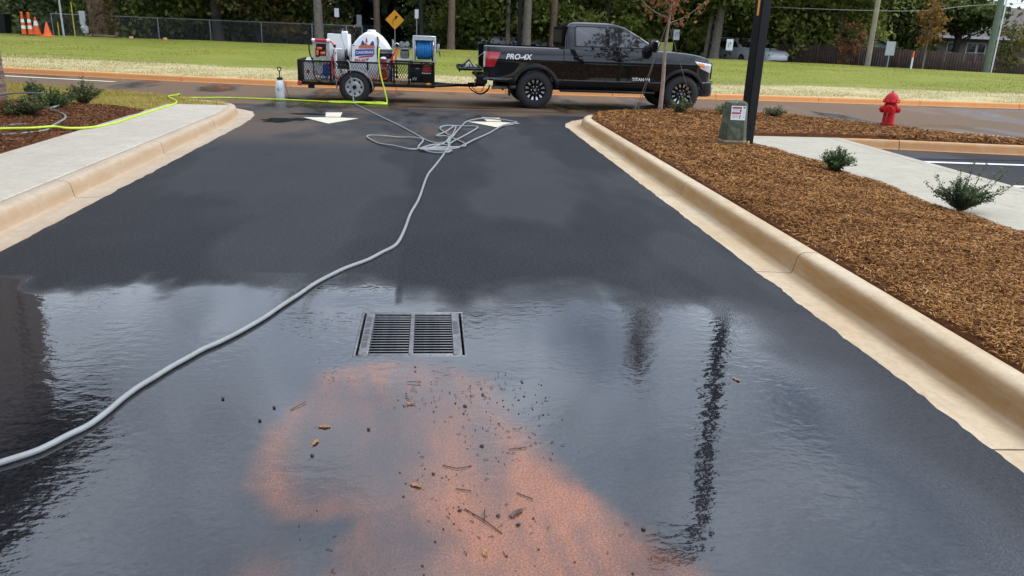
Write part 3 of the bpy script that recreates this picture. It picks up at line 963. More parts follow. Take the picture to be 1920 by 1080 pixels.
# ------------------------------------------------------------------ painted markings
def marking(name, poly, z, mat, label):
    b = MB().prism(poly, z, z + .003, 'xy')
    return tag(b.build(name, mat, smooth=0), label, 'road marking')
marking('turn_arrow', [(-2.42, 15.47), (-1.85, 14.58), (-1.40, 15.50), (-1.74, 15.58), (-2.08, 15.55)], .006, M_PAINT, 'white painted arrowhead on the driveway, beside the black sealer stain')
marking('turn_arrow_shaft', [(-2.03, 15.66), (-1.75, 15.68), (-1.80, 16.50), (-2.12, 16.42)], .006, M_PAINT, 'short white painted bar of the arrow nearest the black sealer stain')
marking('turn_arrow', [(.70, 15.42), (1.19, 14.63), (1.70, 15.36), (1.36, 15.46), (1.04, 15.46)], .006, M_PAINT, 'white painted arrowhead under the loops of grey hose')
marking('turn_arrow_shaft', [(1.08, 15.56), (1.36, 15.56), (1.38, 16.2), (1.02, 16.25)], .006, M_PAINT, 'short white painted bar of the arrow crossed by grey hose')
marking('lane_line', [(-11.9, 23.75), (-8.55, 22.75), (-8.5, 22.95), (-11.85, 24.0)], 0, M_PAINT, 'white lane dash on the road beside the orange kerb')
marking('lane_line', [(-15, 24.9), (-12.1, 24.2), (-12.1, 24.4), (-15, 25.15)], 0, M_PAINT, 'white lane dash on the road next to the brick building')
marking('parking_line', [(7.2, 11.52), (14, 10.95), (14, 11.06), (7.2, 11.66)], -.004, M_PAINT_LINE, 'white parking bay line nearest the lot kerb')
marking('parking_line', [(7.2, 9.55), (14, 9.0), (14, 9.11), (7.2, 9.68)], -.004, M_PAINT_LINE, 'white parking bay line behind the tall sprawling shrub')
# black sealer stain on the driveway
def stain():
    pts = []
    for k in range(60):
        a = 2 * math.pi * k / 60
        r_ = 1 + .28 * math.sin(3 * a + 1) + .14 * math.sin(7 * a) + .08 * math.sin(11 * a + 2)
        pts.append((-2.66 + .40 * r_ * math.cos(a), 15.02 + .30 * r_ * math.sin(a) + .18 * math.cos(a)))
    b = MB().prism(pts, .0055, .0075, 'xy')
    p2 = [(-2.42 + .33 * math.cos(2 * math.pi * k / 40) * (1 + .15 * math.sin(5 * 2 * math.pi * k / 40)), 16.1 + .13 * math.sin(2 * math.pi * k / 40)) for k in range(40)]
    m, t, p = new_mat('black_sealer')
    p.inputs['Base Color'].default_value = (.006, .007, .007, 1)
    t.links.new(ramp(t, noise(t, coords(t), 9, 4, .6), [(.3, .7), (.7, 1.)]), p.inputs['Roughness'])
    p.inputs['Specular IOR Level'].default_value = .08
    tag(b.build('sealer_stain', m, smooth=0), 'black sealer stain beside the white arrow on the driveway', 'stain')
    tag(MB().prism(p2, .0055, .0075, 'xy').build('sealer_stain', m, smooth=0), 'small thin black sealer stain behind the white arrow', 'stain')
stain()

# ------------------------------------------------------------------ woods
M_BARK = pm('bark_grey', (.17, .145, .115), .9, var=.35, scale=5, bstr=.8, bscale=22)
M_BARK_D = pm('bark_dark', (.055, .045, .036), .9, var=.35, scale=5, bstr=.8, bscale=22)
M_BARK_B = pm('bark_brown', (.15, .10, .07), .9, var=.35, scale=5, bstr=.8, bscale=22)
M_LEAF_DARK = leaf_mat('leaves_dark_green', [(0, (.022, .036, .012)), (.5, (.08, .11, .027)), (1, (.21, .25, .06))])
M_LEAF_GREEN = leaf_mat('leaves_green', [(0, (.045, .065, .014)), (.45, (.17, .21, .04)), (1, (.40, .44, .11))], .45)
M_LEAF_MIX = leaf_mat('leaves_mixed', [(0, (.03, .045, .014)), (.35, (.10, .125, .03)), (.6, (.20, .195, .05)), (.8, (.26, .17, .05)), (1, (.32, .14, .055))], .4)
M_LEAF_ORANGE = leaf_mat('leaves_orange', [(0, (.09, .05, .012)), (.5, (.22, .12, .025)), (1, (.36, .20, .05))], .4)
M_LEAF_RUST = leaf_mat('leaves_rust', [(0, (.05, .075, .018)), (.3, (.115, .12, .03)), (.55, (.21, .12, .04)), (.8, (.33, .13, .06)), (1, (.42, .12, .06))], .4)
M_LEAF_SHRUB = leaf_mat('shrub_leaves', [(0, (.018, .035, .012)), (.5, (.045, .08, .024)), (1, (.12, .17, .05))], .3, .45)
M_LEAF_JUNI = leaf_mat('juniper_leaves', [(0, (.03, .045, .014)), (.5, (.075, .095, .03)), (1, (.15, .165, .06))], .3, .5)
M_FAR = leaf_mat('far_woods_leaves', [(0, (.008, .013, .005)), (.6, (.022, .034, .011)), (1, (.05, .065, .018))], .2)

def clumps(n_cl, per, cx, cy, z0, z1, rx, ry, r_cl, shape='ell'):
    """leaf centres in irregular clumps through a crown's volume; also a per-leaf shade value"""
    P = []; S = []
    for i in range(n_cl):
        while True:
            q = rng.uniform(-1, 1, 3)
            if shape == 'ell':
                d = np.linalg.norm(q)
                if .35 < d < 1: break
            elif shape == 'cone':
                h = (q[2] + 1) / 2
                if np.hypot(q[0], q[1]) < (1 - h) ** .8 + .08: break
            else: break
        c = np.array([cx + q[0] * rx, cy + q[1] * ry, (z0 + z1) / 2 + q[2] * (z1 - z0) / 2])
        k = int(per * rng.uniform(.5, 1.5))
        rr = r_cl * rng.uniform(.6, 1.4)
        p = rng.normal(0, 1, (k, 3)) * np.array([rr, rr, rr * .55]) * .6 + c
        P.append(p)
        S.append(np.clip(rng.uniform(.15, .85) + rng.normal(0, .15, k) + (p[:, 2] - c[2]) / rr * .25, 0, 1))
    return np.concatenate(P), np.concatenate(S)

def trunk_mesh(X, Y, z0, h, r, bend=.2, limbs=6, zl0=.45, R_l=2.5, n=10):
    b = MB()
    ph = random.uniform(0, 6.28)
    def pt(t): return Vector((bend * math.sin(t * 2.2 + ph) - bend * math.sin(ph), bend * math.cos(t * 1.7 + ph) - bend * math.cos(ph), z0 + h * t))
    ts = [0, .015, .04, .1, .2, .35, .5, .65, .8, .92]
    b.tube([pt(t) for t in ts], [r * f for f in (1.55, 1.25, 1.08, 1, .93, .84, .72, .55, .36, .12)], n)
    for i in range(limbs):
        t = zl0 + (0.88 - zl0) * (i + random.random() * .6) / limbs
        a = random.uniform(0, 6.28); L = R_l * random.uniform(.6, 1.05) * (1.15 - t * .6)
        p = pt(t)
        path = [p, p + Vector((math.cos(a) * L * .4, math.sin(a) * L * .4, L * .25)), p + Vector((math.cos(a + .2) * L, math.sin(a + .2) * L, L * .5))]
        b.tube(smooth_path(path, 3), [r * .32 * (1 - .12 * k) for k in range(7)], 6)
    return b

def tree(name, label, ratio, Y, h, r, crown, leaf, bark, cat='tree', z0=None, group=None, n_cl=60, per=70, ls=.22, bend=.2, limbs=6, zl0=.45, shape='ell'):
    X = ratio * Y
    if h > 9.5: h *= .80; crown = (min(crown[0], crown[0] * .8 + .4), crown[1] * .80, crown[2], crown[3])
    root = thing(name, label, cat, (X, Y, 0), 0, group)
    if z0 is None:
        z0 = -.6 if X > 12 and Y > 50 else (float(lawn_z(np.array(X), np.array(Y))) - .3)
    trunk_mesh(X, Y, z0, h, r, bend, limbs, zl0, crown[2]).build('trunk', bark, root)
    P, S = clumps(n_cl, per, 0, 0, crown[0], crown[1], crown[2], crown[2], crown[3], shape)
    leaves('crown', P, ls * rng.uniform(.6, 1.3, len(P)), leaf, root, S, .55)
    return root

# trees one can tell apart at the far side of the lawn
tree('vine_covered_tree', 'thick leaning trunk wrapped in brown vines beside the grey meter post', -.383, 45.6, 15, .42, (7, 16, 4.2, 1.2), M_LEAF_DARK, M_BARK_B, ls=.3, n_cl=50)
T = [('dark_trunk_tree', 'dark trunk tree behind the chain link fence, nearest the vine covered tree', -.322, 52, 17, .27, (5, 17, 4.5, 1.3), M_LEAF_DARK, M_BARK_D),
     ('dark_trunk_tree', 'pair-thin dark trunk tree standing third from the vine covered tree', -.283, 54, 17, .30, (4.5, 17, 4.5, 1.3), M_LEAF_MIX, M_BARK_D),
     ('dark_trunk_tree', 'very dark trunk tree with yellow green leaves at its foot', -.25, 50, 15, .30, (4, 15, 4, 1.2), M_LEAF_GREEN, M_BARK_D),
     ('forked_tree', 'low forked dark tree with rusty brown leaves by the fence', -.203, 51, 10, .13, (2.2, 9, 3.6, 1.0), M_LEAF_MIX, M_BARK_D),
     ('pine_tree', 'pale grey straight trunk right behind the trailer and its red tube rack', -.133, 47.5, 18, .25, (9, 18.5, 3.6, 1.2), M_LEAF_DARK, M_BARK),
     ('pine_tree', 'brown straight trunk showing above the big white tank', -.065, 50, 19, .19, (10, 19, 3.4, 1.2), M_LEAF_DARK, M_BARK_B),
     ('pine_tree', 'thin dark trunk beside the yellow diamond sign', -.012, 52, 18, .14, (10, 18, 3.2, 1.2), M_LEAF_DARK, M_BARK_D),
     ('pine_tree', 'grey brown trunk with flared foot between blue reel and pickup tailgate', .023, 47, 19, .20, (9, 18.5, 3.6, 1.2), M_LEAF_MIX, M_BARK_B),
     ('pine_tree', 'dark trunk directly behind the parked white pickup', .070, 58, 19, .28, (8, 19, 4, 1.3), M_LEAF_GREEN, M_BARK_D),
     ('pine_tree', 'slim pale trunk just left of the black lamp post with yellow strip', .092, 51, 18, .14, (9, 18, 3.2, 1.2), M_LEAF_DARK, M_BARK),
     ('pine_tree', 'stout grey trunk just right of the black lamp post with yellow strip', .115, 49, 19, .25, (9, 19, 3.8, 1.2), M_LEAF_MIX, M_BARK),
     ('pine_tree', 'brown trunk rising behind the rear of the pickup cab', .147, 50, 18, .22, (8, 18, 3.6, 1.2), M_LEAF_GREEN, M_BARK_B),
     ('pine_tree', 'dark trunk above the rear door of the pickup', .178, 53, 18, .16, (8, 18, 3.6, 1.2), M_LEAF_GREEN, M_BARK_D),
     ('pine_tree', 'dark slim trunk above the front door of the pickup', .213, 53, 17, .16, (7, 17, 3.6, 1.2), M_LEAF_GREEN, M_BARK_D),
     ('oak_tree', 'grey double trunk tree in front of the white parked car', .353, 49, 14, .28, (3.2, 13, 5.0, 1.3), M_LEAF_GREEN, M_BARK),
     ('oak_tree', 'slender grey trunk leaning beside the double trunk tree', .342, 49.5, 12, .15, (3.5, 12, 3.4, 1.2), M_LEAF_DARK, M_BARK),
     ('maple_tree', 'large bright green leafy tree behind the near black lamp post', .44, 52, 13, .30, (.9, 13, 5.0, 1.1), M_LEAF_GREEN, M_BARK_D),
     ('maple_tree', 'broad green leafy tree between lamp post and wooden utility pole', .515, 51, 13, .32, (2.5, 13, 5.0, 1.1), M_LEAF_GREEN, M_BARK_D),
     ('oak_tree', 'dark oak spreading over the brown fence behind the utility pole', .60, 56, 10, .30, (2.6, 8.5, 4.4, 1.0), M_LEAF_DARK, M_BARK_D),
     ('oak_tree', 'dark oak hanging in front of the house roof', .672, 54, 9, .25, (2.5, 5.0, 2.3, .7), M_LEAF_DARK, M_BARK_D),
     ('oak_tree', 'brown green tree at the far end of the brown fence beside the metal pole', .845, 50, 10, .22, (.8, 9.0, 3.4, 1.0), M_LEAF_MIX, M_BARK_D)]
for i, (nm, lb, ra, Y, h, r, cr_, lf, bk) in enumerate(T):
    low = nm in ('maple_tree', 'oak_tree', 'forked_tree')
    tree(nm, lb, ra, Y, h, r, cr_, lf, bk, n_cl=150 if low else 38, per=60 if low else 60, ls=.16 if low else .32, bend=.12 if nm == 'pine_tree' else .35, zl0=.25 if low else .5, group='trees at the far side of the lawn')
tree('young_tree', 'small young tree with orange yellow leaves in front of the brown fence', .633, 41.5, 3.9, .05, (1.5, 4.0, .75, .28), M_LEAF_ORANGE, M_BARK, n_cl=40, per=26, ls=.085, limbs=5, zl0=.4, bend=.05, z0=.2)
tree('young_tree', 'small leafy tree against the brown fence beside the metal pole', .748, 42, 3.4, .05, (.5, 3.3, .9, .3), M_LEAF_MIX, M_BARK_D, n_cl=50, per=26, ls=.09, limbs=5, zl0=.3, bend=.05, z0=-.1)
tree('young_tree', 'small rusty leaved tree beside the grey shed', .531, 47.5, 3.2, .05, (.4, 3.0, .85, .3), M_LEAF_RUST, M_BARK_D, n_cl=40, per=24, ls=.09, limbs=5, zl0=.3, bend=.05, z0=-.1)

def undergrowth():
    zones = [(-.36, -.26, 22, M_LEAF_GREEN, 3.6), (-.25, -.14, 26, M_LEAF_MIX, 4.2), (.02, .20, 46, M_LEAF_GREEN, 5.0), (.24, .34, 26, M_LEAF_GREEN, 4.5), (.40, .57, 50, M_LEAF_GREEN, 6.0), (-.62, -.40, 80, M_LEAF_DARK, 5.0), (-.40, -.24, 95, M_LEAF_GREEN, 4.2), (-.46, -.18, 90, M_LEAF_DARK, 5.5), (-.27, -.10, 95, M_LEAF_MIX, 5.5),
             (-.02, .07, 50, M_LEAF_DARK, 5), (.00, .24, 150, M_LEAF_GREEN, 6.0), (.05, .22, 60, M_LEAF_MIX, 6.0), (.2, .42, 130, M_LEAF_DARK, 5.5), (.24, .44, 60, M_LEAF_GREEN, 5.5),
             (.38, .62, 110, M_LEAF_GREEN, 5.5), (.55, .63, 50, M_LEAF_DARK, 6), (.80, .97, 90, M_LEAF_DARK, 7)]
    labels = ['sunlit green sprays just behind the chain link fence', 'rusty sprays hanging over the chain link fence', 'sunlit green sprays between the pine trunks', 'sunlit green sprays above the pickup hood', 'sunlit maple leaves above the dark board fence', 'dark green undergrowth behind the traffic cones', 'green bushes behind the vine covered tree', 'dark leafy understory behind the chain link fence', 'rusty brown and green understory behind the forked tree',
              'dark bushes behind the yellow diamond sign', 'light green understory between the pine trunks behind the pickup', 'yellow green brush behind the pickup cab', 'dark green brush over the pickup hood', 'green leaves above the parked white car',
              'bright green foliage behind the near lamp post', 'dark foliage behind the wooden utility pole', 'dark foliage beyond the house at the fence end']
    for zi, ((a, b, n, mt, top), lb) in enumerate(zip(zones, labels)):
        P = []; S = []
        for i in range(n):
            Y = rng.uniform(53, 64) if zi > 4 else rng.uniform(50.5, 53); ra = rng.uniform(a, b)
            z = (rng.uniform(-.3, top) if rng.random() < .75 else rng.uniform(-.3, 1.2)) if zi > 4 else rng.uniform(1.2, top)
            k = int(rng.uniform(110, 260)); rr = rng.uniform(.5, 1.25)
            p = rng.normal(0, 1, (k, 3)) * np.array([rr, rr * .8, rr * .55]) * .7 + np.array([ra * Y, Y, z])
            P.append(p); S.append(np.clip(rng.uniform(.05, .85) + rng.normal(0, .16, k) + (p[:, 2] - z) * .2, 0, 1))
        P = np.concatenate(P)
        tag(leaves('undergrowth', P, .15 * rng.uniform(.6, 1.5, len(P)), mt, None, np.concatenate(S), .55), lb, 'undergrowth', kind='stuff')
undergrowth()

def far_woods():
    P = []; 
    n = 60000
    ra = rng.uniform(-.95, 1.15, n); Y = rng.uniform(64, 86, n)
    X = ra * Y
    top = 13 + 4.0 * fbm(X * .12, Y * 0, 4) + 2.5 * fbm(X * .5, Y * 0 + 3, 8)
    top = np.where(ra > .545, np.interp(ra, [.545, .555, .565, .60, .66, .70, .76, .80, .86, 1.0], [12, 5.0, 5.0, 7.5, 6.0, 4.2, 3.8, 4.6, 9, 13]), top)
    z = -1 + (top + 1) * rng.random(n) ** .9
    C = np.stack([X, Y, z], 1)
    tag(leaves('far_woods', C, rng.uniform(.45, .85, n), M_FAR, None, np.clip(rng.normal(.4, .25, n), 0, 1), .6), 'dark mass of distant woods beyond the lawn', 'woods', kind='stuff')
    # woods and hedges behind the photographer, seen mirrored in the pickup
    n = 9000
    X = rng.uniform(-60, 70, n); Y = rng.uniform(-62, -50, n)
    z = (5 + 3 * fbm(X * .12, Y * 0, 14)) * rng.random(n)
    tag(leaves('woods_behind', np.stack([X, Y, z], 1), rng.uniform(.8, 1.4, n), M_FAR, None, None, .6), 'dark line of trees behind the parking lot', 'woods', kind='stuff')
far_woods()

# vines on the thick trunk
def vines():
    n = 3500
    a = rng.uniform(0, 6.28, n); z = rng.uniform(.5, 5.5, n)
    r_ = .46 + rng.exponential(.12, n)
    C = np.stack([-.383 * 45.6 + r_ * np.cos(a) + .15, 45.6 + r_ * np.sin(a), z], 1)
    k = (np.cos(a) > -.75)
    lm = leaf_mat('vine_leaves', [(0, (.05, .04, .015)), (.5, (.12, .085, .03)), (1, (.20, .14, .05))])
    o = leaves('vine', C[k] - np.array([-.383 * 45.6, 45.6, 0]), .07 * rng.uniform(.6, 1.4, k.sum()), lm, bpy.data.objects['vine_covered_tree'], None, .6)
vines()

# ------------------------------------------------------------------ chain link fence
M_GALV = pm('galvanised_steel', (.30, .31, .31), .5, .6, .2, 12)
M_WIRE = pm('fence_wire', (.16, .17, .17), .6, .5, .1, 5)
def chain_fence():
    root = thing('chain_link_fence', 'grey chain link fence along the edge of the dark woods', 'fence')
    Y = 49.5
    xs = np.arange(-21.5, -3.0, 2.9)
    zt = lambda x: .40 + 1.22 - .004 * (x + 20)
    for x in xs:
        MB().cyl((x, Y, -.3), (x, Y, zt(x) + .03), .03, n=8).build('post', M_GALV, root)
    for a, b in zip(xs[:-1], xs[1:]):
        MB().cyl((a, Y, zt(a)), (b, Y, zt(b)), .022, n=6).build('rail', M_GALV, root)
    V = []; F = []
    step = .16; hgt = 1.25
    for a0 in np.arange(xs[0] - hgt, xs[-1], step):
        for sgn in (1, -1):
            p, q = (a0, a0 + hgt) if sgn > 0 else (a0 + hgt, a0)
            o = len(V)
            z0 = .38
            V += [(p - .006, Y, z0), (p + .006, Y, z0), (q + .006, Y, z0 + hgt), (q - .006, Y, z0 + hgt)]
            F.append((o, o + 1, o + 2, o + 3))
    np_mesh('wire_mesh', V, F, M_WIRE, root, kind='stuff')
chain_fence()

# ------------------------------------------------------------------ brown board fence, shed and house
M_FENCE = pm('fence_wood_dark', (.060, .036, .026), .85, var=.4, scale=3, bstr=.5, bscale=30)
def board_fence():
    root = thing('board_fence', 'dark brown wooden board fence running behind the far lawn', 'fence')
    pts = [(.385 * 52, 52), (.55 * 49, 49), (.66 * 46, 46), (.80 * 43, 43), (1.0 * 40, 40)]
    P, s = arclen(pts)
    zb = lambda x: np.interp(x, [19, 27, 30, 36, 42], [-.3, -.3, -.4, -.6, -.6])
    seg = 2.4
    k = 0
    for a in np.arange(0, s[-1] - seg, seg):
        V = []; F = []
        for q in np.arange(a, a + seg, .145):
            x = np.interp(q + .07, s, P[:, 0]); y = np.interp(q + .07, s, P[:, 1])
            x2 = np.interp(q + .2, s, P[:, 0]); y2 = np.interp(q + .2, s, P[:, 1])
            an = math.atan2(y2 - y, x2 - x)
            zz = float(zb(x)) ; h = 1.72 + random.uniform(-.03, .03)
            mb = MB().box(-.065, .065, -.01, .01, zz, zz + h, Matrix.Translation((x, y + random.uniform(-.008, .008), 0)) @ Matrix.Rotation(an, 4, 'Z'))
            o = len(V); V += mb.v; F += [tuple(o + i for i in f) for f in mb.f]
        np_mesh('boards', V, F, M_FENCE, root, kind='stuff')
        x = float(np.interp(a, s, P[:, 0])); y = float(np.interp(a, s, P[:, 1]))
        MB().box(x - .05, x + .05, y + .03, y + .13, float(zb(x)) - .3, float(zb(x)) + 1.75).build('post', M_FENCE, root, smooth=0)
board_fence()

M_SIDING = pm('siding_tan', (.25, .215, .165), .8, var=.1, scale=4)
M_SIDING_G = pm('shed_grey_green', (.22, .26, .26), .8, var=.12, scale=4)
M_ROOF = pm('roof_shingle', (.13, .11, .10), .9, var=.3, scale=9, bstr=.4, bscale=30)
M_TRIM = pm('white_trim', (.72, .73, .72), .6, var=.06, scale=6)
M_GLASS_D = pm('dark_window_glass', (.015, .018, .02), .08, var=.1, scale=2, spec=.6)
def house():
    Y = 60.
    root = thing('house', 'tan single storey house with grey roof behind the dark board fence', 'house', (0, 0, 0))
    x0, x1 = .645 * Y, .835 * Y
    b = MB().box(x0, x1, Y, Y + 8, -1, 2.3)
    b.build('wall', M_SIDING, root, smooth=0)
    z = -1.0
    for k in range(16):                           # lap siding courses
        MB().box(x0 - .01, x1 + .01, Y - .035, Y - .005, z + .02 + k * .2, z + .2 + k * .2, None).build('siding_board', M_SIDING, root, smooth=0)
    rf = MB().ring([[(x0 - .4, Y - .6, 2.25), (x1 + .4, Y - .6, 2.25), (x1 + .4, Y + 4, 4.6), (x0 - .4, Y + 4, 4.6)], [(x0 - .4, Y - .6, 2.38), (x1 + .4, Y - .6, 2.38), (x1 + .4, Y + 4, 4.75), (x0 - .4, Y + 4, 4.75)]]).build('roof', M_ROOF, root, smooth=0)
    MB().ring([[(x0 - .4, Y + 8.6, 2.25), (x1 + .4, Y + 8.6, 2.25), (x1 + .4, Y + 4.003, 4.6), (x0 - .4, Y + 4.003, 4.6)], [(x0 - .4, Y + 8.6, 2.38), (x1 + .4, Y + 8.6, 2.38), (x1 + .4, Y + 4.003, 4.75), (x0 - .4, Y + 4.003, 4.75)]]).build('roof', M_ROOF, root, smooth=0)
    MB().box(x0 - .42, x1 + .42, Y - .66, Y - .61, 2.2, 2.4).build('gutter', M_TRIM, root, smooth=0)
    for ra, wd in ((.668, .75), (.694, .7), (.708, .6), (.741, .95), (.80, .9)):
        xc = ra * Y
        f = MB().box(xc - wd / 2 - .09, xc + wd / 2 + .09, Y - .075, Y - .036, .45, 1.95).build('window', M_TRIM, root, smooth=0)
        for i in (0, 1):
            MB().box(xc - wd / 2, xc + wd / 2, Y - .085, Y - .077, .53 + i * .68, .53 + i * .68 + .62).build('pane', M_GLASS_D, f, smooth=0)
    # white framed gable end behind
    gx, gy, gz = .648 * 66, 66., 5.6
    b = MB().prism([(gx - 2.6, 2.9), (gx, gz - .25), (gx + 2.6, 2.9), (gx + 2.6, -1), (gx - 2.6, -1)], gy, gy + 5)
    root2 = thing('house', 'pale gabled house with white roof trim half hidden by trees', 'house')
    b.build('wall', pm('siding_pale', (.55, .58, .62), .8, var=.1, scale=4), root2, smooth=0)
    for s_ in (-1, 1):
        rr = MB().ring([[(gx + s_ * 3.0, gy - .5, 2.75), (gx + s_ * 3.0, gy + 5.4, 2.75), (gx, gy + 5.4, gz), (gx, gy - .5, gz)], [(gx + s_ * 3.0, gy - .5, 2.9), (gx + s_ * 3.0, gy + 5.4, 2.9), (gx, gy + 5.4, gz + .16), (gx, gy - .5, gz + .16)]]).build('roof', M_ROOF, root2, smooth=0)
        MB().ring([[(gx + s_ * 3.05, gy - .56, 2.62), (gx + s_ * 3.05, gy - .51, 2.62), (gx, gy - .51, gz - .16), (gx, gy - .56, gz - .16)], [(gx + s_ * 3.05, gy - .56, 2.92), (gx + s_ * 3.05, gy - .51, 2.92), (gx, gy - .51, gz + .18), (gx, gy - .56, gz + .18)]]).build('fascia', M_TRIM, rr, smooth=0)
    f = MB().box(gx - .5, gx + .5, gy - .06, gy - .005, 2.6, 3.9).build('window', M_TRIM, root2, smooth=0)
    MB().box(gx - .42, gx + .42, gy - .075, gy - .062, 2.68, 3.82).build('pane', M_GLASS_D, f, smooth=0)
house()
def shed():
    Y = 50.8
    x0, x1 = .538 * Y, .588 * Y
    root = thing('garden_shed', 'small grey shed with low gable roof behind the board fence', 'shed')
    MB().box(x0, x1, Y, Y + 2.2, -.8, 1.42).build('wall', M_SIDING_G, root, smooth=0)
    for k in range(9):
        MB().box(x0, x1, Y - .03, Y - .004, -.6 + k * .22, -.6 + k * .22 + .20).build('siding_board', M_SIDING_G, root, smooth=0)
    xm = (x0 + x1) / 2
    for s_ in (-1, 1):
        xe = xm + s_ * (x1 - x0 + .5) / 2
        MB().ring([[(xe, Y - .3, 1.38), (xe, Y + 2.5, 1.38), (xm, Y + 2.5, 1.88), (xm, Y - .3, 1.88)], [(xe, Y - .3, 1.45), (xe, Y + 2.5, 1.45), (xm, Y + 2.5, 1.96), (xm, Y - .3, 1.96)]]).build('roof', M_ROOF, root, smooth=0)
    MB().prism([(x0, 1.42), (x1, 1.42), (xm, 1.86)], Y, Y + 2.2).build('gable', M_SIDING_G, root, smooth=0)
    MB().box(xm - .04, xm + .04, Y - .05, Y - .032, -.7, 1.4).build('corner_trim', M_TRIM, root, smooth=0)
shed()

# ------------------------------------------------------------------ brick building at the left edge (mostly seen mirrored in the water)
def brick_material():
    m, t, p = new_mat('brown_brick')
    c = t.nodes.new('ShaderNodeTexCoord')
    s = t.nodes.new('ShaderNodeSeparateXYZ'); t.links.new(c.outputs['Object'], s.inputs[0])
    k = t.nodes.new('ShaderNodeCombineXYZ')
    t.links.new(mth(t, 'ADD', s.outputs[0], s.outputs[1]), k.inputs[0]); t.links.new(s.outputs[2], k.inputs[1])
    b = t.nodes.new('ShaderNodeTexBrick')
    t.links.new(k.outputs[0], b.inputs['Vector'])
    for n_, v_ in (('Scale', 1), ('Brick Width', .205), ('Row Height', .077), ('Mortar Size', .010), ('Mortar Smooth', .1), ('Bias', 0)):
        b.inputs[n_].default_value = v_
    b.inputs['Color1'].default_value = (.17, .105, .085, 1); b.inputs['Color2'].default_value = (.10, .075, .068, 1); b.inputs['Mortar'].default_value = (.42, .40, .37, 1)
    cc_ = mixc(t, ramp(t, noise(t, c.outputs['Object'], 14, 5, .7), [(.35, .45), (.65, 0.)]), b.outputs['Color'], (.07, .05, .045))
    t.links.new(cc_, p.inputs['Base Color']); p.inputs['Roughness'].default_value = .9
    bump(t, p, mth(t, 'SUBTRACT', 1., b.outputs['Fac']), .6, .01)
    return m
M_BRICK = brick_material()
def building():
    root = thing('brick_building', 'brown brick building whose corner shows at the left edge of the frame', 'building')
    MB().box(-26, -8.02, -10, 16.05, -.1, 6.6).build('wall', M_BRICK, root, smooth=0)
    for y0 in (12.0, 6.0, 0.):
        f = MB().box(-8.03, -7.99, y0 - 1.9, y0 + 1.2, .9, 5.6).build('window', pm('bronze_frame', (.05, .045, .04), .4, .5), root, smooth=0)
        MB().box(-8.0, -7.975, y0 - 1.8, y0 + 1.1, 1.0, 3.2).build('pane', M_GLASS_D, f, smooth=0)
        MB().box(-8.0, -7.975, y0 - 1.8, y0 + 1.1, 3.3, 5.5).build('pane', M_GLASS_D, f, smooth=0)
    # projecting corner pier, courses of brick laid one by one as far up as the frame sees
    MB().box(-8.35, -7.96, 15.3, 16.06, 1.9, 6.6).build('pier', M_BRICK, root, smooth=0)
    MB().box(-8.34, -7.975, 15.31, 16.05, .05, 1.9).build('pier_mortar', pm('mortar', (.42, .40, .37), .95, var=.1), root, smooth=0)
    bm = [pm('brick_brown', (.17, .105, .085), .9, var=.3, scale=15, bstr=.5), pm('brick_plum', (.11, .078, .07), .9, var=.3, scale=15, bstr=.5), pm('brick_tan', (.22, .14, .105), .9, var=.3, scale=15, bstr=.5)]
    base = {}
    for row in range(23):
        off = 0 if row % 2 else -.1
        y = 15.3 + off
        while y < 16.06:
            a, b = max(y, 15.3), min(y + .195, 16.062)
            if b - a > .03:
                key = (round(b - a, 3), (row * 7 + int(y * 31)) % 3)
                if key not in base:
                    o = MB().bbox(-8.345, -7.962, 0, key[0], 0, .066, .004).build('brick', bm[key[1]], root, smooth=0)
                    base[key] = o.data
                else:
                    o = bpy.data.objects.new('brick', base[key]); o.parent = root; col.objects.link(o)
                o.location = (random.uniform(-.002, .002), a, .14 + row * .0765)
            y += .205
    # eaves and roof
    rf = MB().ring([[(-27, -11, 6.6), (-7.2, -11, 6.6), (-7.2, 16.9, 6.6), (-27, 16.9, 6.6)], [(-27, -11, 6.95), (-7.2, -11, 6.95), (-7.2, 16.9, 6.95), (-27, 16.9, 6.95)]]).build('eaves', pm('eaves_dark', (.05, .045, .042), .6), root, smooth=0)
    MB().ring([[(-27.1, -11.1, 6.95), (-7.1, -11.1, 6.95), (-7.1, 17.0, 6.95), (-27.1, 17.0, 6.95)], [(-18, 0, 9.4), (-16, 0, 9.4), (-16, 6, 9.4), (-18, 6, 9.4)]]).build('roof', M_ROOF, root, smooth=0)
building()

# ================================================================== VEHICLES
def paint(name, c, rough=.35):
    m, t, p = new_mat(name)
    v = coords(t)
    n1 = noise(t, v, 3, 5, .6)
    t.links.new(mixc(t, ramp(t, n1, [(.55, 0.), (.8, .25)]), c, scl((c[0] + .012, c[1] + .011, c[2] + .010), 1.)), p.inputs['Base Color'])
    p.inputs['Roughness'].default_value = rough
    p.inputs['Specular IOR Level'].default_value = .04
    p.inputs['Coat Weight'].default_value = 1
    p.inputs['Coat Roughness'].default_value = .02
    p.inputs['Coat IOR'].default_value = 1.55
    return m
M_BLACK = paint('black_car_paint', (.004, .0045, .0055))
M_TRIMB = pm('black_plastic_trim', (.009, .009, .010), .5, var=.2, scale=9, spec=.25)
M_GAP = pm('panel_gap', (.0015, .0015, .0015), .9)
M_RUB = pm('tyre_rubber', (.017, .017, .018), .8, var=.25, scale=14, bstr=.3, bscale=60, dirt=(.07, .06, .05), dirt_amt=.25)
M_GLASS = pm('tinted_glass', (.020, .024, .027), .04, var=.05, spec=.7, coat=1)
M_CHROME = pm('bright_metal', (.62, .63, .65), .22, 1, .08, 10)
M_RED = pm('red_lens', (.42, .008, .012), .15, var=.1, scale=12, coat=1)
M_AMBER = pm('amber_lens', (.75, .20, .02), .2, var=.08, coat=1)
M_CLEAR = pm('clear_lens', (.62, .64, .66), .12, .3, var=.15, scale=14, coat=1)
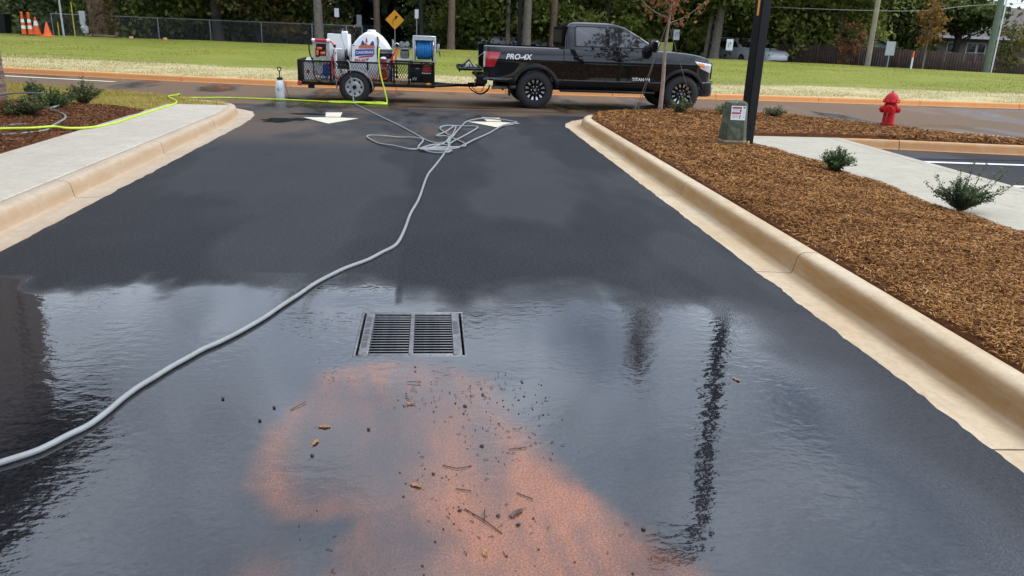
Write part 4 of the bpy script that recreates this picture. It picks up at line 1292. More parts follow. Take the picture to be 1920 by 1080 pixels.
M_WHITE_D = pm('white_decal', (.80, .80, .80), .5, var=.04)

def tyre(parent, cx, cz, y0, y1, r, rr):
    """wheel axis along y; outer face at y0"""
    sg = 1 if y1 > y0 else -1
    Wd = abs(y1 - y0)
    M = Matrix.Translation((cx, y0, cz)) @ Matrix.Rotation(R(-90) * sg, 4, 'X')
    wl = bpy.data.objects.new('wheel', None); wl.parent = parent; col.objects.link(wl)
    pr = [(rr * .98, .03), (rr * 1.04, .008), (rr * 1.22, 0), (r * .90, .012), (r * .965, .032), (r * .992, .055), (r, .08), (r, Wd - .08), (r * .97, Wd - .03), (r * .88, Wd), (rr, Wd - .02), (rr * .97, Wd * .5)]
    b = MB().lathe(pr, 40, M, cap=False)
    for k in range(40):                      # tread blocks
        a = 2 * math.pi * k / 40
        Mk = M @ Matrix.Rotation(a, 4, 'Z')
        for j, (d0, d1) in enumerate(((.05, .10), (.115, Wd - .115), (Wd - .10, Wd - .05))):
            b.box(r - .006, r + .010, -.017 * r / .4, .017 * r / .4, d0, d1, Mk @ Matrix.Rotation(.07 * (j % 2), 4, 'Z'))
    b.build('tyre', M_RUB, wl)
    return wl, M

def truck_wheel(parent, cx, cz, y0, y1):
    wl, M = tyre(parent, cx, cz, y0, y1, .415, .245)
    b = MB().lathe([(.24, .03), (.245, .022), (.232, .03), (.222, .07), (.20, .16), (.02, .165)], 36, M)
    b.build('rim_barrel', M_TRIMB, wl)
    sp = MB()
    tips = MB()
    for k in range(12):
        Mk = M @ Matrix.Rotation(2 * math.pi * (k + .5) / 12, 4, 'Z')
        w0, w1 = .016, .022
        sp.ring([[Mk @ Vector(q) for q in ((.05, -w0, .035), (.05, w0, .035), (.05, w0, .085), (.05, -w0, .085))], [Mk @ Vector(q) for q in ((.228, -w1, .024), (.228, w1, .024), (.228, w1, .07), (.228, -w1, .07))]])
        tips.ring([[Mk @ Vector(q) for q in ((.155, -w0, .026), (.155, w0, .026), (.155, w0, .034), (.155, -w0, .034))], [Mk @ Vector(q) for q in ((.226, -w1 - .006, .018), (.226, w1 + .006, .018), (.226, w1 + .006, .030), (.226, -w1 - .006, .030))]])
    sp.build('spokes', M_TRIMB, wl, smooth=30)
    tips.build('spoke_faces', M_CHROME, wl, smooth=30)
    MB().lathe([(.235, .020), (.243, .014), (.249, .018), (.247, .030)], 36, M, cap=False).build('rim_lip', M_TRIMB, wl)
    hb = MB().lathe([(.062, .05), (.060, .028), (.045, .020), (.0, .019)], 20, M)
    hb.build('hub', M_TRIMB, wl)
    MB().lathe([(.030, .022), (.026, .014), (0, .013)], 16, M).build('hub_cap', M_CHROME, wl)
    lug = MB()
    for k in range(6):
        a = 2 * math.pi * k / 6
        lug.lathe([(.011, .05), (.011, .022), (.006, .018), (0, .018)], 8, M @ Matrix.Translation((.082 * math.cos(a), .082 * math.sin(a), 0)))
    lug.build('lug_nuts', M_CHROME, wl)
    return wl

def pickup():
    W = 1.98
    root = thing('pickup_truck', 'black crew cab pickup truck parked across the driveway mouth with its tailgate down', 'truck', (1.17, 18.42, 0), R(.6))
    ZL = [(.60, .0), (.645, .0), (.668, .030), (.80, .030), (1.0, .012), (1.075, .004), (1.12, .012), (1.24, .045)]
    def prof(z): return float(np.interp(z, [.42, .50, .60, .645, .668, .80, 1.0, 1.075, 1.12, 1.24, 1.36, 1.40], [.10, .05, 0, 0, .030, .030, .012, .004, .012, .045, .085, .13]))
    def plan(x): return float(np.interp(x, [0, .05, .12, 4.55, 4.85, 5.10, 5.28, 5.40, 5.46, 5.50], [.035, .012, 0, 0, .015, .055, .12, .22, .36, .62]))
    def top(x): return float(np.interp(x, [0, 1.6, 3.9, 4.1, 4.5, 4.8, 5.05, 5.25, 5.40, 5.50], [1.365, 1.355, 1.355, 1.36, 1.35, 1.325, 1.285, 1.235, 1.16, 1.09]))
    def bot(x): return float(np.interp(x, [0, .6, 1.6, 4.0, 5.5], [.62, .56, .47, .45, .60]))
    def side_y(x, z): return plan(x) + prof(z)
    rings = []
    for x in [0, .04, .12, .4, .8, 1.2, 1.62, 2.1, 2.7, 3.3, 3.8, 4.1, 4.4, 4.7, 4.9, 5.05, 5.18, 5.28, 5.36, 5.42, 5.47, 5.50]:
        zt, zb = top(x), bot(x)
        zs = [zb, zb + .04, .60 if zb < .55 else zb + .05, .645 if zb < .6 else zb + .055, .668 if zb < .62 else zb + .06, .80, 1.0, 1.075, 1.12, min(1.24, zt - .05), zt - .02, zt]
        zs = list(np.maximum.accumulate(np.array(zs) + np.arange(12) * 1e-4))
        near = [(x, plan(x) + prof(z) + (.03 if i == 11 else 0), z) for i, z in enumerate(zs)]
        far = [(x, W - y, z) for (_, y, z) in near[::-1]]
        crown_ = []
        if x > 1.65:
            crown_ = []
        rings.append(near + far)
    body = MB().ring(rings).build('body', M_BLACK, root, smooth=32)
    cuts = []
    for cx in (1.20, 4.68):
        for ya, yb in ((-.3, .40), (W - .40, W + .3)):
            cuts.append(MB().tube([(cx, ya, .43), (cx, yb, .43)], .485, 40).build('cut', M_BLACK, None))
    cuts.append(MB().box(-.2, 1.74, .14, W - .14, .86, 2.0).build('cut', M_BLACK, None))
    for c in cuts: c.matrix_world = root.matrix_basis
    bpy.context.view_layer.update()
    boolean_cut(body, cuts)
    # cab
    def rect(x0, x1, y0, y1, z, r_=.08, n=4):
        pts = []
        for cx, cy, a0 in ((x1 - r_, y0 + r_, -90), (x1 - r_, y1 - r_, 0), (x0 + r_, y1 - r_, 90), (x0 + r_, y0 + r_, 180)):
            for k in range(n + 1):
                a = R(a0 + 90 * k / n)
                pts.append((cx + r_ * math.cos(a), cy + r_ * math.sin(a), z))
        return pts
    cz = [(1.33, 1.86, 4.14, .085), (1.36, 1.86, 4.10, .095), (1.55, 1.87, 3.82, .150), (1.75, 1.89, 3.46, .212), (1.85, 1.92, 3.26, .245), (1.90, 1.97, 3.08, .285), (1.93, 2.06, 2.92, .36), (1.945, 2.3, 2.7, .55)]
    MB().ring([rect(a, b, i, W - i, z) for z, a, b, i in cz]).build('cab', M_BLACK, root, smooth=38)
    def cab_y(z): return float(np.interp(z, [c[0] for c in cz], [c[3] for c in cz]))
    def pane(name, poly, off, mat, par, mirror=False):
        b = MB()
        f = (lambda y: W - y) if mirror else (lambda y: y)
        vs = [(x, f(cab_y(z) - off), z) for x, z in poly] + [(x, f(cab_y(z) + .03), z) for x, z in poly]
        n = len(poly)
        b.add(vs, [tuple(range(n)), tuple(range(n, 2 * n))[::-1]] + [(i, i + n, (i + 1) % n + n, (i + 1) % n) for i in range(n)])
        return b.build(name, mat, par, smooth=0)
    rear_w = [(2.10, 1.42), (2.80, 1.42), (2.80, 1.83), (2.15, 1.83), (2.10, 1.79)]
    front_w = [(2.90, 1.42), (3.86, 1.42), (3.87, 1.44), (3.58, 1.62), (3.36, 1.755), (3.14, 1.83), (2.90, 1.835)]
    def grow(poly, e):
        cx = sum(p[0] for p in poly) / len(poly); cz_ = sum(p[1] for p in poly) / len(poly)
        return [(x + e * (1 if x > cx else -1), z + e * (1 if z > cz_ else -1)) for x, z in poly]
    for mir in (False, True):
        for pl in (rear_w, front_w):
            fr = pane('window_frame', grow(pl, .022), .004, M_TRIMB, root, mir)
            pane('pane', pl, .007, M_GLASS, fr, mir)
    # windscreen and rear glass
    MB().ring([[(4.02, .22, 1.40), (4.02, W - .22, 1.40), (3.28, W - .32, 1.80), (3.28, .32, 1.80)], [(4.08, .22, 1.41), (4.08, W - .22, 1.41), (3.34, W - .32, 1.81), (3.34, .32, 1.81)]]).build('windscreen', M_GLASS, root, smooth=0)
    MB().bbox(1.835, 1.95, .24, W - .24, 1.40, 1.83, .02).build('rear_matte_plate', pm('matte_black_plate', (.006, .006, .006), .95, spec=.05), root)  # matte plate added over the cab rear to stop a stray mirror image
    MB().box(1.825, 1.832, .40, W - .40, 1.47, 1.76).build('rear_window', pm('dull_dark_glass', (.008, .009, .010), .5, spec=.2), root, smooth=0)
    # conformal strips and patches on the near and far side
    def patch(name, quad, off, mat, par=None, nu=8, nv=8, th=.02, mirror=False):
        (xa, za), (xb, zb), (xc, zc), (xd, zd) = quad
        rows = []
        f = (lambda y: W - y) if mirror else (lambda y: y)
        for j in range(nv + 1):
            v = j / nv; row = []
            for i in range(nu + 1):
                u = i / nu
                x = (xa * (1 - u) + xb * u) * (1 - v) + (xd * (1 - u) + xc * u) * v
                z = (za * (1 - u) + zb * u) * (1 - v) + (zd * (1 - u) + zc * u) * v
                row.append((x, z))
            rows.append(row)
        b = MB()
        V = [(x, f(side_y(x, z) - off), z) for r_ in rows for x, z in r_] + [(x, f(side_y(x, z) + th), z) for r_ in rows for x, z in r_]
        n = (nu + 1) * (nv + 1); wd = nu + 1
        F = []
        for j in range(nv):
            for i in range(nu):
                a = j * wd + i
                F.append((a, a + 1, a + 1 + wd, a + wd)); F.append(tuple(n + q for q in (a, a + wd, a + 1 + wd, a + 1)))
        for i in range(nu):
            F.append((i, n + i, n + i + 1, i + 1)); a = nv * wd + i; F.append((a, a + 1, n + a + 1, n + a))
        for j in range(nv):
            a = j * wd; F.append((a, a + wd, n + a + wd, n + a)); a = j * wd + nu; F.append((a, n + a, n + a + wd, a + wd))
        b.add(V, F)
        return b.build(name, mat, par or root, smooth=50)
    for mir in (False, True):
        for x0, z0, z1, wd in ((1.825, .50, 1.365, .020), (1.985, .56, 1.36, .007), (2.845, .50, 1.36, .009), (3.965, .56, 1.36, .008)):
            patch('panel_gap', [(x0, z0), (x0 + wd, z0), (x0 + wd, z1), (x0, z1)], .0015, M_GAP, nu=1, nv=24, mirror=mir)
        for x0 in (2.06, 3.02):
            h = patch('door_handle', [(x0, 1.135), (x0 + .23, 1.135), (x0 + .23, 1.175), (x0, 1.175)], .035, M_BLACK, nu=4, nv=3, th=-.012, mirror=mir)
            patch('recess', [(x0 + .02, 1.10), (x0 + .21, 1.10), (x0 + .21, 1.20), (x0 + .02, 1.20)], .002, M_GAP, h, nu=4, nv=4, mirror=mir)
        tl = patch('tail_light', [(.015, .905), (.235, .905), (.385, 1.225), (.03, 1.235)], .014, M_RED, nu=6, nv=8, mirror=mir)
        patch('light_bezel', [(.0, .90), (.03, .90), (.045, 1.235), (.0, 1.235)], .017, M_CLEAR, tl, nu=2, nv=8, mirror=mir)
        hl = patch('head_light', [(5.10, 1.0), (5.38, .90), (5.40, 1.10), (4.93, 1.165)], .012, M_CLEAR, nu=8, nv=6, mirror=mir)
        patch('turn_signal', [(5.05, 1.045), (5.20, 1.02), (5.18, 1.11), (5.01, 1.125)], .018, M_AMBER, hl, nu=4, nv=4, mirror=mir)
        ss = -1 if not mir else 1
        y0 = 0 if not mir else W
        # mirror on its arm
        mr = MB().bbox(-.10, .10, -.13, .13, -.13, .14, .045, at(3.86, y0 + ss * .17, 1.47)).build('side_mirror', M_BLACK, root)
        MB().tube([(3.80, y0 + ss * .02, 1.36), (3.83, y0 + ss * .10, 1.375)], [.05, .04], 8).build('mirror_arm', M_TRIMB, mr)
        MB().bbox(-.015, .015, -.005, .02, -.06, .06, .004, at(3.93, y0 + ss * .305, 1.48)).build('mirror_bright_strip', M_CLEAR, mr)  # small bright strip on the outer end of the housing
        # wheel arch flares
        for cx in (1.20, 4.68):
            path = [(cx - .515, .50)] + [(cx + .525 * math.cos(R(a)), .43 + .515 * math.sin(R(a))) for a in range(172, 7, -8)] + [(cx + .515, .50)]
            b = MB()
            secs = []
            for i, (px, pz) in enumerate(path):
                dxn = px - cx; dzn = max(pz - .43, .02); L = math.hypot(dxn, dzn); nx_, nz_ = dxn / L, dzn / L
                yb = y0 + (-ss) * (side_y(px, max(pz, .5)))
                def q(rad, out): return (px + nx_ * rad, yb + ss * out, pz + nz_ * rad)
                secs.append([q(-.045, -.10), q(-.045, .018), q(-.030, .032), q(.012, .030), q(.040, .016), q(.052, -.02), q(.05, -.10)])
            b.ring(secs).build('wheel_arch_flare', M_TRIMB, root, smooth=45)
        # step bar
        st = MB().bbox(1.78, 4.02, -.035, .13, .395, .445, .015, at(0, 0, 0) if not mir else at(0, W - .095, 0)).build('running_board', M_TRIMB, root)
        for xx in (2.1, 2.9, 3.7):
            MB().box(xx, xx + .06, .08 if not mir else W - .4, .4 if not mir else W - .08, .42, .50).build('bracket', M_TRIMB, st, smooth=0)
        MB().bbox(.60, .64, .05 if not mir else W - .33, .33 if not mir else W - .05, .27, .62, .008).build('mud_flap', M_TRIMB, root)
    for cx in (1.20, 4.68):
        truck_wheel(root, cx, .415, .015, .29)
        truck_wheel(root, cx, .415, W - .015, W - .29)
    # bumpers
    def bump_ring(z, i): 
        return [(4.98, .06 + i, z), (5.25, .09 + i, z), (5.42, .18 + i, z), (5.53, .36 + i, z), (5.58 - i, .70, z), (5.58 - i, W - .70, z), (5.53, W - .36 - i, z), (5.42, W - .18 - i, z), (5.25, W - .09 - i, z), (4.98, W - .06 - i, z)]
    fb = MB().ring([bump_ring(.36, .07), bump_ring(.42, .02), bump_ring(.60, .0), bump_ring(.685, .005), bump_ring(.70, .03)]).build('front_bumper', M_BLACK, root, smooth=35)
    MB().bbox(5.435, 5.475, .20, .30, .50, .62, .012).build('fog_light', M_CLEAR, fb)
    gr = MB().bbox(5.47, 5.52, .45, W - .45, .74, 1.12, .02).build('grille', M_TRIMB, root)
    for k in range(4):
        MB().bbox(5.515, 5.535, .5, W - .5, .80 + k * .075, .83 + k * .075, .006).build('grille_bar', M_CHROME, gr)
    rb = MB().bbox(-.16, .10, .05, W - .05, .50, .70, .04).build('rear_bumper', M_BLACK, root)
    MB().bbox(-.15, .10, .04, .30, .64, .715, .02).build('bumper_step', M_TRIMB, rb)
    MB().bbox(-.30, .1, W / 2 - .04, W / 2 + .04, .40, .48, .01).build('hitch_receiver', M_TRIMB, rb)
    MB().box(-.175, -.165, .30, .42, .47, .60).build('licence_light', pm('dull_yellow_plate', (.38, .30, .18), .6), rb, smooth=0)
    # lowered tailgate with its cables
    tg = MB().bbox(-.53, -.015, .10, W - .10, .80, .865, .02).build('tailgate', M_BLACK, root)
    MB().bbox(-.545, -.515, .12, W - .12, .765, .86, .012).build('tailgate_edge', M_TRIMB, tg)
    for yy in (.13, W - .13):
        MB().tube([(-.42, yy, .86), (.02, yy, 1.22)], .006, 6).build('tailgate_cable', M_GALV, tg)
    # underside
    MB().box(.35, 5.2, .45, W - .45, .40, .62).build('chassis', M_GAP, root, smooth=0)
    MB().tube([(1.20, .25, .40), (1.20, W - .25, .40)], .06, 10).build('rear_axle', M_TRIMB, root)
    MB().tube([(4.68, .25, .40), (4.68, W - .25, .40)], .05, 10).build('front_axle', M_TRIMB, root)
    MB().tube([(.22, .36, .43), (.9, .36, .45)], .04, 10).build('exhaust_pipe', M_GALV, root)
    # lettering
    M = at(.50, side_y(.6, 1.12) - .004, 1.085) @ Matrix.Rotation(R(-6), 4, 'X') @ FACE_CAM
    text_mesh('lettering', 'PRO-4X', .165, M_WHITE_D, root, M, .003, .25, .004)
    M = at(3.46, side_y(3.5, .70) - .004, .685) @ FACE_CAM
    text_mesh('lettering', 'TITAN V8', .10, M_WHITE_D, root, M, .003, 0, .002)
    return root
pickup()

# small folded stand lying on the tailgate
def folded_stand():
    root = thing('folded_stand', 'small black folding stand with white sides lying on the open tailgate', 'stand', (.86, 18.75, .868))
    b = MB()
    for y in (0, .18):
        b.tube([(-.17, y, 0.01), (0, y, .16)], .012, 6); b.tube([(0, y, .16), (.10, y, .01)], .012, 6)
    b.tube([(0, 0, .16), (0, .18, .16)], .012, 6)
    b.build('frame', M_TRIMB, root)
    MB().prism([(-.09, .01), (-.005, .01), (-.002, .12)], .02, .16).build('side_panel', M_TRIM, root, smooth=0)
    MB().prism([(.02, .01), (.20, .01), (.03, .11)], .02, .16).build('side_panel', M_TRIM, root, smooth=0)
folded_stand()

# ------------------------------------------------------------------ trailer
M_TRAIL = pm('trailer_black_steel', (.006, .006, .007), .45, .0, .2, 9, spec=.25, dirt=(.05, .04, .035), dirt_amt=.2)
M_ALU = pm('diamond_aluminium', (.55, .56, .57), .35, .9, .12, 20)
M_DECK = pm('deck_boards', (.30, .21, .11), .85, var=.3, scale=7)
M_POLYW = pm('white_polythene', (.80, .80, .79), .4, var=.04, scale=3, dirt=(.6, .6, .56), dirt_amt=.25)
TL, TW, TX, TY = 3.06, 1.50, -2.985, 18.93
def trailer():
    root = thing('utility_trailer', 'black mesh sided utility trailer hitched to the pickup', 'trailer', (TX, TY, 0))
    zf, zt = .43, .905
    # deck planks
    for k in range(8):
        MB().bbox(.05, TL - .05, .03 + k * .18, .03 + k * .18 + .172, zf, zf + .035, .004).build('plank', M_DECK, root)
    for y in (0, TW - .05):
        MB().bbox(0, TL, y, y + .05, zf - .075, zf - .002, .006).build('frame_rail', M_TRAIL, root)
        MB().bbox(0.045, TL - .045, y + .003, y + .043, zt - .042, zt - .002, .005).build('top_rail', M_TRAIL, root)
        for x in (0, .66, 1.50, 2.10, 2.44, TL - .045):
            z0 = zf - .001
            if x in (1.5,): z0 = .72
            MB().bbox(x, x + .042, y, y + .046, z0, zt, .005).build('post', M_TRAIL, root)
    for x in (0, TL - .05):
        MB().bbox(x, x + .05, .051, TW - .051, zf - .07, zf - .004, .005).build('cross_member', M_TRAIL, root)
        MB().bbox(x, x + .042, .047, TW - .047, zt - .04, zt, .005).build('top_rail', M_TRAIL, root)
    for x in (.6, 1.2, 1.8, 2.4):
        MB().box(x, x + .04, .052, TW - .052, zf - .07, zf - .006).build('cross_member', M_TRAIL, root, smooth=0)
    # expanded mesh sides
    def mesh_panel(y):
        V = []; F = []
        h = zt - .04 - zf; sp = .058
        for a in np.arange(.04 - h * .55, TL - .04, sp):
            for sgn in (1, -1):
                p0, p1 = (a, a + h * .55) if sgn > 0 else (a + h * .55, a)
                t0, t1 = 0., 1.
                lo, hi = min(p0, p1), max(p0, p1)
                def cl(px):
                    return (px - p0) / (p1 - p0)
                if lo < .045: t0, t1 = (max(t0, cl(.045)), t1) if p0 < p1 else (t0, min(t1, cl(.045)))
                if hi > TL - .045: t0, t1 = (t0, min(t1, cl(TL - .045))) if p0 < p1 else (max(t0, cl(TL - .045)), t1)
                if t1 - t0 < .05: continue
                q0 = p0 + (p1 - p0) * t0; q1 = p0 + (p1 - p0) * t1
                wv = .0045
                o = len(V)
                z0 = zf + h * t0; z1 = zf + h * t1
                V += [(q0 - wv, y, z0), (q0 + wv, y, z0), (q1 + wv, y, z1), (q1 - wv, y, z1), (q0 - wv, y + .004, z0), (q0 + wv, y + .004, z0), (q1 + wv, y + .004, z1), (q1 - wv, y + .004, z1)]
                F += [tuple(o + i for i in f) for f in ((0, 1, 2, 3), (7, 6, 5, 4), (0, 4, 5, 1), (1, 5, 6, 2), (2, 6, 7, 3), (3, 7, 4, 0))]
        np_mesh('side_mesh', V, F, M_TRAIL, root, kind='stuff')
    mesh_panel(.02); mesh_panel(TW - .03)
    # ramp gate at the rear, standing
    gt = MB().bbox(-.06, -.015, .02, TW - .02, zf - .02, zt + .01, .008).build('ramp_gate', M_TRAIL, root)
    # wheels and fenders
    for y0, y1 in ((-.23, -.02), (TW + .23, TW + .02)):
        wl, M = tyre(root, 1.235, .345, y0, y1, .345, .205)
        MB().lathe([(.205, .03), (.208, .012), (.196, .010), (.186, .03), (.176, .055), (.135, .060), (.125, .045), (.085, .040), (.078, .052), (.045, .052)], 36, M).build('rim', pm('silver_wheel', (.55, .56, .57), .4, .6, .1, 8), wl)
        hol = MB()
        for k in range(8):
            a = 2 * math.pi * k / 8
            hol.lathe([(.023, .052), (.023, .0385), (0, .038)], 10, M @ Matrix.Translation((.152 * math.cos(a), .152 * math.sin(a), .012)))
        hol.build('rim_holes', M_GAP, wl)
        MB().lathe([(.045, .06), (.045, -.012), (.036, -.025), (0, -.026)], 16, M).build('hub', M_TRAIL, wl)
        arc = [(1.235 + .405 * math.cos(R(a)), .345 + .385 * math.sin(R(a))) for a in range(186, -7, -8)]
        ya, yb = (y0 - .02, -.002) if y0 < 0 else (TW + .002, y0 + .02)
        MB().ring([[(px, ya, pz), (px, yb, pz), (1.235 + (px - 1.235) * 1.02, yb, .345 + (pz - .345) * 1.02 + .004), (1.235 + (px - 1.235) * 1.02, ya, .345 + (pz - .345) * 1.02 + .004)] for px, pz in arc]).build('fender', M_ALU, root, smooth=45)
    MB().tube([(1.235, -.1, .345), (1.235, TW + .1, .345)], .03, 8).build('axle', M_TRAIL, root)
    # tongue, coupler, chains
    MB().bbox(TL - .6, TL + 1.02, TW / 2 - .04, TW / 2 + .04, zf - .07, zf - .002, .008).build('tongue', M_TRAIL, root)
    for s in (-1, 1):
        MB().tube([(TL - .02, TW / 2 + s * .5, zf - .04), (TL + .55, TW / 2 + s * .05, zf - .04)], .03, 6).build('tongue_brace', M_TRAIL, root)
    MB().bbox(TL + .98, TL + 1.22, TW / 2 - .05, TW / 2 + .05, zf - .05, zf + .02, .02).build('coupler', M_TRAIL, root)
    MB().tube([(TL + 1.02, TW / 2, zf + .02), (TL + 1.0, TW / 2, zf + .06), (TL + 1.1, TW / 2, zf + .05)], .01, 6).build('coupler_latch', M_TRAIL, root)
    for s in (-1, 1):
        MB().tube(smooth_path([(TL + .82, TW / 2 + s * .04, zf - .06), (TL + .92, TW / 2 + s * .1, .27), (TL + 1.1, TW / 2 + s * .12, .2), (TL + 1.27, TW / 2 + s * .1, .28), (TL + 1.34, TW / 2 + s * .05, .42)], 4), .012, 6).build('safety_chain', M_TRAIL, root)
    MB().tube(smooth_path([(TL + .9, TW / 2, zf - .06), (TL + 1.02, TW / 2 - .15, .26), (TL + 1.15, TW / 2 - .1, .3), (TL + 1.25, TW / 2, .6)], 4), .008, 6).build('light_cable', M_TRIMB, root)
    # lights
    MB().bbox(-.07, .02, -.02, .10, zf - .09, zf + .01, .01).build('tail_light', M_RED, root)
    MB().bbox(2.86, 2.95, -.02, -.001, zf - .01, zf + .04, .008).build('side_marker', M_AMBER, root)
    MB().bbox(.16, .30, .02, .12, zf - .15, zf - .08, .01).build('jack_stand', M_TRAIL, root)
    # front post stack
    MB().tube([(TL - .06, .3, zf), (TL - .06, .3, 1.02)], .02, 8).build('tie_post', M_TRAIL, root)
    return root
trailer()
ZD = .466      # deck height
def on_deck(name, label, cat, x, y, z=ZD, rz=0): return thing(name, label, cat, (TX + x, TY + y, z), rz)
M_STEEL = pm('grey_steel', (.42, .43, .44), .35, .8, .12, 12)
M_HOSEG = pm('grey_hose', (.25, .265, .265), .45, var=.1, scale=10, dirt=(.2, .16, .13), dirt_amt=.25)
M_HOSEB = pm('blue_hose', (.02, .22, .55), .35, var=.2, scale=12)
M_REDP = pm('red_plastic', (.50, .02, .025), .4, var=.12, scale=9)
M_ORANGE = pm('orange_plastic', (.80, .14, .03), .45, var=.1, scale=9)
M_BLUEP = pm('blue_print', (.02, .06, .32), .45, var=.08)
M_REDD = pm('red_print', (.48, .03, .05), .5, var=.08)
M_PINK = pm('rust_orange_print', (.52, .17, .09), .5, var=.2, scale=20)

def big_tank():
    r = on_deck('water_tank', 'big white dome shaped water tank with blue and red logo on the trailer', 'tank', 1.07, .22)
    prof = [(0, 0), (1.0, 0), (1.02, .35), (1.0, .56), (.93, .74), (.84, .88), (.74, .99), (.64, 1.06), (.60, 1.085), (.42, 1.085), (.36, 1.055), (.26, .98), (.15, .86), (.06, .70), (.01, .52), (-.02, .35)]
    cx, czz = .5, .5
    ys = [(0, .90), (.02, .955), (.06, 1.0), (.5, 1.0), (.94, 1.0), (.98, .955), (1.0, .90)]
    rings = [[(cx + (x - cx) * k, y, czz + (z - czz) * k + (.0 if k == 1 else -.0)) for x, z in prof] for y, k in ys]
    tk = MB().ring(rings).build('shell', M_POLYW, r, smooth=38)
    MB().lathe([(.10, 0), (.10, .035), (.085, .05), (0, .055)], 20, at(.51, .5, 1.083)).build('lid', M_POLYW, r)
    # breather tube, painted shadow band and frame
    for xx in (.68,):
        MB().tube(smooth_path([(xx, -.012, 1.0), (xx + .01, -.02, .85), (xx - .015, -.02, .68), (xx + .0, -.02, .5)], 4), .014, 8).build('breather_tube', M_TRIMB, r)
    MB().bbox(.70, 1.01, -.006, .05, .64, .72, .008).build('tank_shadow_band', pm('shadow_grey_band', (.10, .11, .12), .5), r)  # grey strip paints the tank's shadow above the black frame bar
    MB().bbox(.70, 1.03, -.009, .04, .50, .635, .008).build('frame_bar', M_TRAIL, r)
    MB().bbox(.69, .73, -.02, .02, 0, .76, .006).build('frame_post', M_TRAIL, r)
    MB().bbox(-.02, .03, -.02, .03, 0, .52, .006).build('frame_post', M_TRAIL, r)
    # printed panel
    pn = MB().bbox(.08, .66, -.018, -.002, .42, .80, .004).build('sign_panel', M_POLYW, r)
    MB().tube([(.075, -.022, .52), (.075, -.022, .78), (.15, -.022, .78)], .007, 6).build('panel_hook', M_TRIMB, pn)
    MB().prism([(.155, .545), (.60, .595), (.60, .715), (.165, .695)], -.021, -.0185).build('logo_banner', M_BLUEP, pn, smooth=0)
    text_mesh('lettering', 'CARDENAS', .078, M_WHITE_D, pn, at(.178, -.0225, .600) @ Matrix.Rotation(R(-3.5), 4, 'Y') @ FACE_CAM, .0008, .05, .002)
    MB().prism([(.23, .505), (.56, .545), (.585, .59), (.25, .54)], -.0208, -.0186).build('logo_swash', M_REDD, pn, smooth=0)
    MB().prism([(.38, .50), (.49, .51), (.435, .465)], -.0206, -.0184).build('logo_point', M_BLUEP, pn, smooth=0)
    MB().prism([(.25, .715), (.60, .725), (.615, .79), (.55, .845), (.47, .80), (.40, .845), (.30, .815), (.245, .77)], -.0205, -.0185).build('logo_emblem', M_PINK, pn, smooth=0)
    MB().prism([(.30, .80), (.385, .80), (.37, .865), (.34, .905), (.315, .87)], -.0215, -.0206).build('logo_emblem_top', M_BLUEP, pn, smooth=0)
    MB().prism([(.50, .795), (.60, .80), (.59, .87), (.56, .90), (.53, .86)], -.0215, -.0206).build('logo_emblem_top', M_BLUEP, pn, smooth=0)
    MB().prism([(.40, .86), (.45, .85), (.44, .94), (.42, .97)], -.0215, -.0206).build('logo_flame', M_REDD, pn, smooth=0)
    text_mesh('lettering', '864-381-', .082, M_REDD, pn, at(.15, -.0225, .437) @ FACE_CAM, .0008, 0, .0025)
    text_mesh('lettering', '8', .082, M_REDD, r, at(.78, -.015, .437) @ FACE_CAM, .004, 0, .002)
    MB().bbox(.745, 1.0, -.012, -.002, .40, .51, .004).build('sign_panel', M_POLYW, r)
big_tank()

def chem_tank():
    r = on_deck('chemical_tank', 'square white chemical tank with black lid and small pump on top', 'tank', .58, .42)
    def rc(w, z, o=.0): return [(o + a, b, z) for a, b in ((.03, 0), (w - .03, 0), (w, .03), (w, .47), (w - .03, .5), (.03, .5), (0, .47), (0, .03))]
    MB().ring([rc(.50, 0), rc(.50, .98), [(x * .97 + .007, y * .97 + .007, 1.02) for x, y, z in rc(.50, 0)]]).build('shell', M_POLYW, r, smooth=40)
    MB().lathe([(.10, 0), (.10, .05), (.09, .065), (0, .07)], 18, at(.23, .22, 1.02)).build('lid', M_TRIMB, r)
    p = MB().bbox(.32, .46, .08, .2, 1.021, 1.085, .015).build('pump', M_POLYW, r)
    MB().cyl((.36, .14, 1.08), (.36, .14, 1.16), .014, n=8).build('pump_fitting', M_TRIMB, p)
    MB().cyl((.43, .14, 1.08), (.43, .14, 1.21), .008, n=8).build('antenna', M_STEEL, p)
    MB().tube(smooth_path([(.36, .13, 1.14), (.33, -.02, 1.0), (.40, -.03, .7), (.42, -.02, .5)], 4), .005, 6).build('feed_line', pm('grey_feed_line', (.3, .31, .32), .5), r)
chem_tank()

